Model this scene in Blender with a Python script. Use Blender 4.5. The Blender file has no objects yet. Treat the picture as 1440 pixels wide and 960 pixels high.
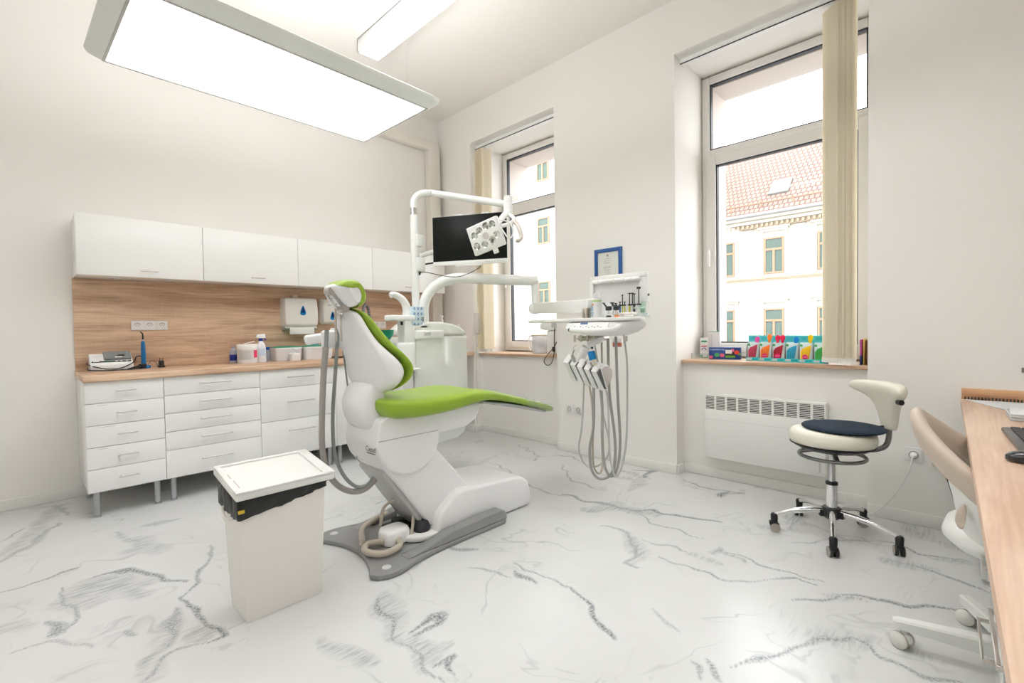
import bpy, bmesh, math, random
from mathutils import Vector, Matrix
from math import sin, cos, pi, radians

random.seed(7)
SC = bpy.context.scene
COL = SC.collection

# ------------------------------------------------------------------ camera
cam_data = bpy.data.cameras.new('camera')
cam = bpy.data.objects.new('camera', cam_data)
COL.objects.link(cam)
SC.camera = cam
FWD = Vector((0.71629, 0.69731, -0.02618)).normalized()
UPV = Vector((0.03016, 0.00654, 0.99952))
RGT = FWD.cross(UPV).normalized()
UPV = RGT.cross(FWD).normalized()
cam.matrix_world = Matrix((
    (RGT.x, UPV.x, -FWD.x, -3.4951),
    (RGT.y, UPV.y, -FWD.y, -4.5839),
    (RGT.z, UPV.z, -FWD.z, 1.1485),
    (0, 0, 0, 1)))
cam_data.sensor_width = 36
cam_data.lens = 664.8 * 36 / 1440
cam_data.clip_start = 0.02
cam_data.clip_end = 200

# ------------------------------------------------------------------ light and exposure
SKY = 3.8          # overcast bright sky
PANEL = 3.1        # suspended panel lamp
UP_FILL = 12.0      # added glow on the panel's unseen top, lifts ceiling and walls
TUBE = 47.0         # fluorescent tubes of the visible lamp and the added fill lamps
SUN = 0.8
EXPO = 0.92
world = bpy.data.worlds.new('sky')
SC.world = world
world.use_nodes = True
bg = world.node_tree.nodes['Background']
bg.inputs[0].default_value = (0.93, 0.97, 1.0, 1)
bg.inputs[1].default_value = SKY
sun_d = bpy.data.lights.new('sun', 'SUN')
sun_d.energy = SUN
sun_d.angle = radians(3)
sun_d.color = (1, 0.96, 0.9)
sun = bpy.data.objects.new('sun', sun_d)
COL.objects.link(sun)
sun.rotation_euler = Vector((0.55, 0.25, -0.75)).to_track_quat('-Z', 'Y').to_euler()
SC.view_settings.view_transform = 'Standard'
SC.view_settings.look = 'None'
SC.view_settings.exposure = EXPO
SC.view_settings.gamma = 1
SC.view_settings.use_curve_mapping = False
try:
    SC.cycles.max_bounces = 10
    SC.cycles.diffuse_bounces = 6
    SC.cycles.transparent_max_bounces = 16
    SC.cycles.sample_clamp_indirect = 6
except Exception:
    pass

# ------------------------------------------------------------------ materials
MATS = {}
def M(name, color, rough=0.5, metal=0.0, spec=0.5, coat=0.0, trans=0.0, emit=None, alpha=1.0, bump=None, ior=1.45):
    if name in MATS:
        return MATS[name]
    m = bpy.data.materials.new(name)
    m.use_nodes = True
    nt = m.node_tree
    b = nt.nodes['Principled BSDF']
    c = tuple(color) + (1,) if len(color) == 3 else color
    b.inputs['Base Color'].default_value = c
    b.inputs['Roughness'].default_value = rough
    b.inputs['Metallic'].default_value = metal
    b.inputs['Specular IOR Level'].default_value = spec
    b.inputs['Coat Weight'].default_value = coat
    b.inputs['Transmission Weight'].default_value = trans
    b.inputs['IOR'].default_value = ior
    b.inputs['Alpha'].default_value = alpha
    if emit:
        b.inputs['Emission Color'].default_value = tuple(emit[0]) + (1,)
        b.inputs['Emission Strength'].default_value = emit[1]
    if bump:
        tc = nt.nodes.new('ShaderNodeTexCoord')
        n = nt.nodes.new('ShaderNodeTexNoise')
        n.inputs['Scale'].default_value = bump[0]
        n.inputs['Detail'].default_value = 3
        bp = nt.nodes.new('ShaderNodeBump')
        bp.inputs['Strength'].default_value = bump[1]
        bp.inputs['Distance'].default_value = bump[2] if len(bump) > 2 else 0.002
        nt.links.new(tc.outputs['Object'], n.inputs['Vector'])
        nt.links.new(n.outputs['Fac'], bp.inputs['Height'])
        nt.links.new(bp.outputs['Normal'], b.inputs['Normal'])
    MATS[name] = m
    return m

def srgb(r, g, b):
    f = lambda c: (c / 255 / 12.92) if c / 255 <= 0.04045 else ((c / 255 + 0.055) / 1.055) ** 2.4
    return (f(r), f(g), f(b))

def glass_mat(name, tint=(1, 1, 1), gloss=0.06, mix_diff=0.0, rough=0.0):
    """thin clear sheet: transparent with a weak mirror"""
    m = bpy.data.materials.new(name)
    m.use_nodes = True
    nt = m.node_tree
    nt.nodes.clear()
    out = nt.nodes.new('ShaderNodeOutputMaterial')
    tr = nt.nodes.new('ShaderNodeBsdfTransparent')
    tr.inputs[0].default_value = tuple(tint) + (1,)
    gl = nt.nodes.new('ShaderNodeBsdfGlossy')
    gl.inputs['Roughness'].default_value = rough
    mx = nt.nodes.new('ShaderNodeMixShader')
    mx.inputs[0].default_value = gloss
    nt.links.new(tr.outputs[0], mx.inputs[1])
    nt.links.new(gl.outputs[0], mx.inputs[2])
    last = mx
    if mix_diff:
        df = nt.nodes.new('ShaderNodeBsdfDiffuse')
        df.inputs[0].default_value = tuple(tint) + (1,)
        m2 = nt.nodes.new('ShaderNodeMixShader')
        m2.inputs[0].default_value = mix_diff
        nt.links.new(mx.outputs[0], m2.inputs[1])
        nt.links.new(df.outputs[0], m2.inputs[2])
        last = m2
    nt.links.new(last.outputs[0], out.inputs[0])
    MATS[name] = m
    return m

def wood_mat(name, light, dark, axis='x', scale=1.0, rough=0.45, offset=0.0):
    m = bpy.data.materials.new(name)
    m.use_nodes = True
    nt = m.node_tree
    L = nt.links.new
    b = nt.nodes['Principled BSDF']
    b.inputs['Roughness'].default_value = rough
    tc = nt.nodes.new('ShaderNodeTexCoord')
    mp = nt.nodes.new('ShaderNodeMapping')
    s = {'x': (0.9, 9, 9), 'y': (9, 0.9, 9)}[axis]
    mp.inputs['Scale'].default_value = tuple(k * scale for k in s)
    mp.inputs['Location'].default_value = (offset, offset * 0.7, offset * 1.3)
    L(tc.outputs['Object'], mp.inputs['Vector'])
    n1 = nt.nodes.new('ShaderNodeTexNoise')
    n1.inputs['Scale'].default_value = 1.3
    n1.inputs['Detail'].default_value = 5
    n1.inputs['Roughness'].default_value = 0.6
    n1.inputs['Distortion'].default_value = 0.7
    L(mp.outputs[0], n1.inputs['Vector'])
    mp2 = nt.nodes.new('ShaderNodeMapping')
    mp2.inputs['Scale'].default_value = tuple((k * scale * 7 if k > 1 else k * scale * 2.5) for k in s)
    L(tc.outputs['Object'], mp2.inputs['Vector'])
    n2 = nt.nodes.new('ShaderNodeTexNoise')
    n2.inputs['Scale'].default_value = 2.0
    n2.inputs['Detail'].default_value = 4
    L(mp2.outputs[0], n2.inputs['Vector'])
    # saw-cut cross marks
    mp3 = nt.nodes.new('ShaderNodeMapping')
    mp3.inputs['Scale'].default_value = {'x': (60, 6, 6), 'y': (6, 60, 6)}[axis]
    L(tc.outputs['Object'], mp3.inputs['Vector'])
    n3 = nt.nodes.new('ShaderNodeTexNoise')
    n3.inputs['Scale'].default_value = 2.0
    L(mp3.outputs[0], n3.inputs['Vector'])
    a = nt.nodes.new('ShaderNodeMath'); a.operation = 'MULTIPLY_ADD'
    a.inputs[1].default_value = 0.45
    L(n2.outputs['Fac'], a.inputs[0]); L(n1.outputs['Fac'], a.inputs[2])
    a2 = nt.nodes.new('ShaderNodeMath'); a2.operation = 'MULTIPLY_ADD'
    a2.inputs[1].default_value = 0.09
    L(n3.outputs['Fac'], a2.inputs[0]); L(a.outputs[0], a2.inputs[2])
    r = nt.nodes.new('ShaderNodeValToRGB')
    r.color_ramp.elements[0].position = 0.60
    r.color_ramp.elements[0].color = tuple(dark) + (1,)
    r.color_ramp.elements[1].position = 0.94
    r.color_ramp.elements[1].color = tuple(light) + (1,)
    L(a2.outputs[0], r.inputs[0])
    L(r.outputs[0], b.inputs['Base Color'])
    MATS[name] = m
    return m

WHITE = M('white_lacquer', (0.86, 0.86, 0.845), 0.25, coat=0.2)
WHITE_GLOSS = M('white_gloss_front', (0.87, 0.87, 0.85), 0.28, coat=0.1)
WHITE_PLASTIC = M('white_plastic', (0.86, 0.86, 0.85), 0.35)
SHELL = M('white_shell_plastic', (0.88, 0.875, 0.875), 0.32)
TUBEW = M('white_painted_steel', (0.85, 0.86, 0.84), 0.25, coat=0.3)
WALL = M('warm_white_plaster', (0.865, 0.843, 0.808), 0.9, bump=(60, 0.06))
CEIL = M('ceiling_plaster', (0.87, 0.846, 0.81), 0.92)
TRIMM = M('pale_baseboard', (0.80, 0.80, 0.76), 0.5)
STEEL = M('brushed_steel', (0.60, 0.56, 0.52), 0.32, metal=0.9)
CHROME = M('chrome', (0.82, 0.82, 0.83), 0.07, metal=1.0)
GREYMETAL = M('grey_painted_metal', (0.20, 0.20, 0.20), 0.35, metal=0.6)
BLACK = M('black_plastic', (0.012, 0.012, 0.014), 0.35)
RUBBER = M('dark_rubber', (0.03, 0.03, 0.03), 0.6)
GREEN = M('lime_green_upholstery', (0.275, 0.415, 0.03), 0.36, coat=0.15, bump=(25, 0.05))
GREYPLATE = M('grey_base_plate', (0.27, 0.27, 0.265), 0.45)
HOSE = M('grey_hose', (0.36, 0.355, 0.34), 0.45)
HOSE_L = M('light_grey_hose', (0.52, 0.53, 0.51), 0.45)
HOSE_B = M('beige_hose', (0.50, 0.45, 0.37), 0.45)
CREAM = M('cream_leather', (0.80, 0.775, 0.66), 0.45, bump=(90, 0.08))
WOOD = wood_mat('oak_laminate', srgb(228, 198, 168), srgb(180, 142, 114), 'x')
WOODY = wood_mat('oak_laminate_sill', srgb(216, 186, 158), srgb(180, 144, 116), 'y', 1.3)
WOODD = wood_mat('oak_desk_laminate', srgb(224, 198, 174), srgb(198, 163, 138), 'x', 0.8, offset=3.1)
GLASS = glass_mat('window_glass', (1, 1, 1), 0.05)
CLEAR = glass_mat('clear_plastic', (0.96, 0.97, 0.97), 0.07, 0.12, 0.1)
MILKY = glass_mat('milky_plastic', (0.95, 0.95, 0.96), 0.06, 0.35, 0.1)
GASKET = M('window_gasket', (0.02, 0.022, 0.03), 0.5)

def fabric_mat(name, color, t=0.4):
    m = bpy.data.materials.new(name); m.use_nodes = True
    nt = m.node_tree; nt.nodes.clear()
    o = nt.nodes.new('ShaderNodeOutputMaterial'); d = nt.nodes.new('ShaderNodeBsdfDiffuse'); tr = nt.nodes.new('ShaderNodeBsdfTranslucent'); mx = nt.nodes.new('ShaderNodeMixShader')
    d.inputs[0].default_value = tuple(color) + (1,); tr.inputs[0].default_value = tuple(color) + (1,); mx.inputs[0].default_value = t
    nt.links.new(d.outputs[0], mx.inputs[1]); nt.links.new(tr.outputs[0], mx.inputs[2]); nt.links.new(mx.outputs[0], o.inputs[0])
    MATS[name] = m; return m
BLINDM = fabric_mat('blind_fabric', (0.97, 0.925, 0.82), 0.62)

# ------------------------------------------------------------------ mesh builder
class MB:
    def __init__(self):
        self.v = []; self.f = []; self.mi = 0; self.fm = []
    def add(self, vs, fs):
        o = len(self.v)
        self.v += [Vector(p) for p in vs]
        for q in fs:
            self.f.append([o + i for i in q]); self.fm.append(self.mi)
        return self
    def bm_add(self, bm):
        bm.verts.ensure_lookup_table(); bm.verts.index_update()
        self.add([v.co.copy() for v in bm.verts], [[v.index for v in f.verts] for f in bm.faces])
        bm.free(); return self
    def box(self, x0, x1, y0, y1, z0, z1, bev=0.0, seg=2, mat=None):
        bm = bmesh.new()
        x0, x1 = min(x0, x1), max(x0, x1); y0, y1 = min(y0, y1), max(y0, y1); z0, z1 = min(z0, z1), max(z0, z1)
        bmesh.ops.create_cube(bm, size=1)
        for v in bm.verts:
            v.co = Vector(((x0 + x1) / 2 + v.co.x * (x1 - x0), (y0 + y1) / 2 + v.co.y * (y1 - y0), (z0 + z1) / 2 + v.co.z * (z1 - z0)))
        if bev > 0:
            bev = min(bev, 0.49 * min(x1 - x0, y1 - y0, z1 - z0))
            bmesh.ops.bevel(bm, geom=bm.edges[:], offset=bev, segments=seg, affect='EDGES', profile=0.5)
        if mat is not None:
            bmesh.ops.transform(bm, matrix=mat, verts=bm.verts)
        return self.bm_add(bm)
    def cyl(self, p0, p1, r0, r1=None, n=20, cap=True):
        p0, p1 = Vector(p0), Vector(p1)
        r1 = r0 if r1 is None else r1
        d = (p1 - p0).normalized()
        a = d.orthogonal().normalized(); b = d.cross(a)
        vs = []; fs = []
        for i in range(n):
            t = 2 * pi * i / n
            e = a * cos(t) + b * sin(t)
            vs += [p0 + e * r0, p1 + e * r1]
        for i in range(n):
            j = (i + 1) % n
            fs.append([2 * i, 2 * j, 2 * j + 1, 2 * i + 1])
        if cap:
            fs.append([2 * i for i in range(n)][::-1]); fs.append([2 * i + 1 for i in range(n)])
        return self.add(vs, fs)
    def tube(self, pts, r, n=10, sm=6, cap=True, radii=None):
        P = [Vector(p) for p in pts]
        if sm > 1 and len(P) > 2:
            Q = []; R = []
            ext = [P[0] * 2 - P[1]] + P + [P[-1] * 2 - P[-2]]
            for i in range(1, len(ext) - 2):
                for k in range(sm):
                    t = k / sm
                    a, b, c, d = ext[i - 1], ext[i], ext[i + 1], ext[i + 2]
                    Q.append(0.5 * ((2 * b) + (c - a) * t + (2 * a - 5 * b + 4 * c - d) * t * t + (3 * b - a - 3 * c + d) * t ** 3))
                    if radii: R.append(radii[i - 1] * (1 - t) + radii[i] * t)
            Q.append(P[-1])
            if radii: R.append(radii[-1])
        else:
            Q = P; R = list(radii) if radii else None
        m = len(Q); vs = []; fs = []
        prev = None
        for i, q in enumerate(Q):
            d = (Q[min(i + 1, m - 1)] - Q[max(i - 1, 0)])
            d = d.normalized() if d.length > 1e-9 else Vector((0, 0, 1))
            a = d.orthogonal().normalized() if prev is None else (prev - d * prev.dot(d))
            a = a.normalized() if a.length > 1e-6 else d.orthogonal().normalized()
            prev = a; b = d.cross(a); rr = R[i] if R else r
            for k in range(n):
                t = 2 * pi * k / n
                vs.append(q + (a * cos(t) + b * sin(t)) * rr)
        for i in range(m - 1):
            for k in range(n):
                j = (k + 1) % n
                fs.append([i * n + k, i * n + j, (i + 1) * n + j, (i + 1) * n + k])
        if cap:
            fs.append([k for k in range(n)][::-1]); fs.append([(m - 1) * n + k for k in range(n)])
        return self.add(vs, fs)
    def loft(self, rings, cap=True, closed=True):
        n = len(rings[0]); vs = [p for r in rings for p in r]; fs = []
        for i in range(len(rings) - 1):
            for k in range(n if closed else n - 1):
                j = (k + 1) % n
                fs.append([i * n + k, i * n + j, (i + 1) * n + j, (i + 1) * n + k])
        if cap:
            fs.append([k for k in range(n)][::-1]); fs.append([(len(rings) - 1) * n + k for k in range(n)])
        return self.add(vs, fs)
    def lathe(self, prof, c=(0, 0, 0), n=24, axis=None):
        """prof: (r, h) pairs; axis default +z"""
        c = Vector(c); d = Vector(axis).normalized() if axis is not None else Vector((0, 0, 1))
        a = d.orthogonal().normalized(); b = d.cross(a)
        rings = []
        for r, h in prof:
            r = max(r, 0.0004)
            rings.append([c + d * h + (a * cos(2 * pi * k / n) + b * sin(2 * pi * k / n)) * r for k in range(n)])
        return self.loft(rings)
    def prism(self, poly, axis, a, b, bev=0.0, seg=2):
        """poly of 2-D points; axis 'y': points (x, z) extruded from y=a to y=b; 'x': (y, z); 'z': (x, y)"""
        def P(p, t):
            return {'y': (p[0], t, p[1]), 'x': (t, p[0], p[1]), 'z': (p[0], p[1], t)}[axis]
        bm = bmesh.new()
        A = [bm.verts.new(P(p, a)) for p in poly]; B = [bm.verts.new(P(p, b)) for p in poly]
        n = len(poly)
        bm.faces.new(A); bm.faces.new(B[::-1])
        for i in range(n):
            bm.faces.new((A[i], A[(i + 1) % n], B[(i + 1) % n], B[i]))
        bmesh.ops.recalc_face_normals(bm, faces=bm.faces[:])
        if bev:
            es = [e for e in bm.edges if len(e.link_faces) == 2 and e.calc_face_angle(0) > 0.35]
            bmesh.ops.bevel(bm, geom=es, offset=bev, segments=seg, affect='EDGES', profile=0.5)
        return self.bm_add(bm)
    def build(self, name, mat, parent=None, smooth=True, angle=40, sub=0, recalc=True):
        me = bpy.data.meshes.new(name)
        off = ORG.get(parent, Vector((0, 0, 0)))
        me.from_pydata([p - off for p in self.v], [], self.f)
        mats = mat if isinstance(mat, (list, tuple)) else [mat]
        for m in mats:
            me.materials.append(m)
        for p, i in zip(me.polygons, self.fm):
            p.material_index = i
        if recalc:
            bm = bmesh.new(); bm.from_mesh(me)
            bmesh.ops.recalc_face_normals(bm, faces=bm.faces[:])
            bm.to_mesh(me); bm.free()
        if smooth:
            for p in me.polygons: p.use_smooth = True
            me.set_sharp_from_angle(angle=radians(angle))
        o = bpy.data.objects.new(name, me)
        COL.objects.link(o)
        if sub:
            s = o.modifiers.new('subdivision', 'SUBSURF'); s.levels = sub; s.render_levels = sub
        if parent is not None:
            o.parent = parent
            ORG[o] = off
        return o

ORG = {}
def thing(name, label, cat, loc=(0, 0, 0), group=None):
    o = bpy.data.objects.new(name, None)
    COL.objects.link(o); o.location = loc; o.empty_display_size = 0.05
    ORG[o] = Vector(loc)
    o['label'] = label; o['category'] = cat
    if group: o['group'] = group
    return o
def tag(o, label, cat, group=None, kind=None):
    o['label'] = label; o['category'] = cat
    if group: o['group'] = group
    if kind: o['kind'] = kind
    return o
def struct(o, label=None, cat=None):
    o['kind'] = 'structure'
    if label: o['label'] = label
    if cat: o['category'] = cat
    return o
def copy_tree(o, parent=None):
    c = o.copy(); COL.objects.link(c)
    if parent is not None: c.parent = parent
    for ch in [k for k in bpy.data.objects if k.parent == o]:
        copy_tree(ch, c)
    return c
def place(o, loc, rz=None, label=None):
    o.location = loc
    if rz is not None: o.rotation_euler = (0, 0, rz)
    if label: o['label'] = label
    return o
def ell(c, a, b, n=24, p=2.0, u=(1, 0, 0), v=(0, 1, 0)):
    """superellipse ring in the plane spanned by u, v"""
    c, u, v = Vector(c), Vector(u), Vector(v); out = []
    for k in range(n):
        t = 2 * pi * k / n
        ct, st = cos(t), sin(t)
        x = math.copysign(abs(ct) ** (2 / p), ct) * a
        y = math.copysign(abs(st) ** (2 / p), st) * b
        out.append(c + u * x + v * y)
    return out
def text(name, s, mat, parent, org, ux, uy, size, ext=0.0004, align='CENTER'):
    """lettering as a mesh: org = centre of the baseline, ux = reading direction, uy = up"""
    cu = bpy.data.curves.new(name, 'FONT')
    cu.body = s; cu.size = size; cu.extrude = ext; cu.align_x = align
    t = bpy.data.objects.new(name, cu); COL.objects.link(t)
    dg = bpy.context.evaluated_depsgraph_get()
    me = bpy.data.meshes.new_from_object(t.evaluated_get(dg))
    bpy.data.objects.remove(t)
    ux, uy = Vector(ux).normalized(), Vector(uy).normalized()
    uy = (uy - ux * uy.dot(ux)).normalized(); uz = ux.cross(uy)
    org = Vector(org) - ORG.get(parent, Vector((0, 0, 0)))
    mt = Matrix(((ux.x, uy.x, uz.x, org.x), (ux.y, uy.y, uz.y, org.y), (ux.z, uy.z, uz.z, org.z), (0, 0, 0, 1)))
    me.transform(mt); me.materials.clear(); me.materials.append(mat); me.name = name
    o = bpy.data.objects.new(name, me); COL.objects.link(o)
    if parent is not None:
        o.parent = parent; ORG[o] = ORG.get(parent, Vector((0, 0, 0)))
    return o

# ------------------------------------------------------------------ the room
H = 3.617
XB, YB = -6.2, -6.6
D1A, D1B, D2A, D2B = -0.577, -1.770, -2.948, -4.139    # window niches along the right wall
NT = 3.215                                             # niche lintel

def floor_mat():
    m = bpy.data.materials.new('marbled_epoxy_floor')
    m.use_nodes = True
    nt = m.node_tree; L = nt.links.new; N = nt.nodes.new
    b = nt.nodes['Principled BSDF']
    b.inputs['Roughness'].default_value = 0.24
    b.inputs['Specular IOR Level'].default_value = 0.35
    tc = N('ShaderNodeTexCoord')
    def noise(scale, detail=3, rough=0.55, dist=0.0, vec=None, lac=2.0):
        n = N('ShaderNodeTexNoise'); n.inputs['Scale'].default_value = scale
        n.inputs['Detail'].default_value = detail; n.inputs['Roughness'].default_value = rough
        n.inputs['Distortion'].default_value = dist
        L(vec if vec is not None else tc.outputs['Object'], n.inputs['Vector']); return n
    def mth(op, a, b_=None, c=None, clamp=False):
        n = N('ShaderNodeMath'); n.operation = op; n.use_clamp = clamp
        for i, x in enumerate((a, b_, c)):
            if x is None: continue
            if isinstance(x, (int, float)): n.inputs[i].default_value = x
            else: L(x, n.inputs[i])
        return n.outputs[0]
    def sstep(x, lo, hi):
        n = N('ShaderNodeMapRange'); n.interpolation_type = 'SMOOTHSTEP'
        L(x, n.inputs[0]); n.inputs[1].default_value = lo; n.inputs[2].default_value = hi
        return n.outputs[0]
    # warped coordinate
    w = noise(1.6, 3, 0.5)
    va = N('ShaderNodeVectorMath'); va.operation = 'MULTIPLY_ADD'
    L(w.outputs['Color'], va.inputs[0]); va.inputs[1].default_value = (0.55, 0.55, 0); L(tc.outputs['Object'], va.inputs[2])
    warped = va.outputs[0]
    # random thin veins
    def veins(scale, width, seedvec, mask_lo, mask_hi, mscale):
        mp = N('ShaderNodeMapping'); mp.inputs['Location'].default_value = seedvec
        L(warped, mp.inputs['Vector'])
        n = noise(scale, 3.2, 0.55, 0.6, mp.outputs[0])
        d = mth('ABSOLUTE', mth('SUBTRACT', n.outputs['Fac'], 0.5))
        v = mth('SUBTRACT', 1.0, sstep(d, 0.0, width))
        mk = noise(mscale, 2, 0.5, 0, mp.outputs[0])
        return mth('MULTIPLY', v, sstep(mk.outputs['Fac'], mask_lo, mask_hi))
    v1 = veins(1.1, 0.010, (3, 1, 0), 0.46, 0.62, 2.2)
    v2 = veins(2.3, 0.012, (9, 4, 0), 0.50, 0.66, 2.8)
    # brushed smears: stretched noise where veins gather
    mp = N('ShaderNodeMapping'); mp.inputs['Rotation'].default_value = (0, 0, 0.6); mp.inputs['Scale'].default_value = (1.6, 16, 1)
    L(warped, mp.inputs['Vector'])
    sm = noise(2.2, 3, 0.6, 0.8, mp.outputs[0])
    mk = noise(1.7, 3, 0.5, 0.6, warped)
    smear = mth('MULTIPLY', sstep(sm.outputs['Fac'], 0.50, 0.74), sstep(mk.outputs['Fac'], 0.54, 0.72))
    speck = noise(95, 2, 0.7)
    tot = mth('MAXIMUM', mth('MULTIPLY', v1, 0.26), mth('MULTIPLY', v2, 0.20))
    tot = mth('MAXIMUM', tot, mth('MULTIPLY', smear, 0.36))
    # poured strokes laid into the floor: a hard edge and a brushed tail
    mps = N('ShaderNodeMapping'); mps.inputs['Scale'].default_value = (5, 42, 1); mps.inputs['Rotation'].default_value = (0, 0, -0.9)
    L(tc.outputs['Object'], mps.inputs['Vector'])
    brush = sstep(noise(2.0, 3, 0.65, 0.6, mps.outputs[0]).outputs['Fac'], 0.36, 0.68)
    grain = mth('MULTIPLY_ADD', sstep(speck.outputs['Fac'], 0.38, 0.60), 0.65, 0.35)
    al = N('ShaderNodeAttribute'); al.attribute_name = 'vein_line'
    aw = N('ShaderNodeAttribute'); aw.attribute_name = 'vein_wash'
    tot = mth('MAXIMUM', tot, mth('MULTIPLY', al.outputs['Fac'], grain))
    tot = mth('MAXIMUM', tot, mth('MULTIPLY', aw.outputs['Fac'], mth('MULTIPLY_ADD', brush, 0.62, 0.13)))
    soft = noise(1.2, 3, 0.5, 0.3)
    base = N('ShaderNodeMix'); base.data_type = 'RGBA'
    L(sstep(soft.outputs['Fac'], 0.35, 0.7), base.inputs[0])
    base.inputs[6].default_value = (0.63, 0.635, 0.622, 1); base.inputs[7].default_value = (0.675, 0.68, 0.675, 1)
    mx = N('ShaderNodeMix'); mx.data_type = 'RGBA'
    L(mth('MULTIPLY', tot, 1.0, clamp=True), mx.inputs[0]); L(base.outputs[2], mx.inputs[6])
    mx.inputs[7].default_value = (0.13, 0.145, 0.165, 1)
    L(mx.outputs[2], b.inputs['Base Color'])
    return m

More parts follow.
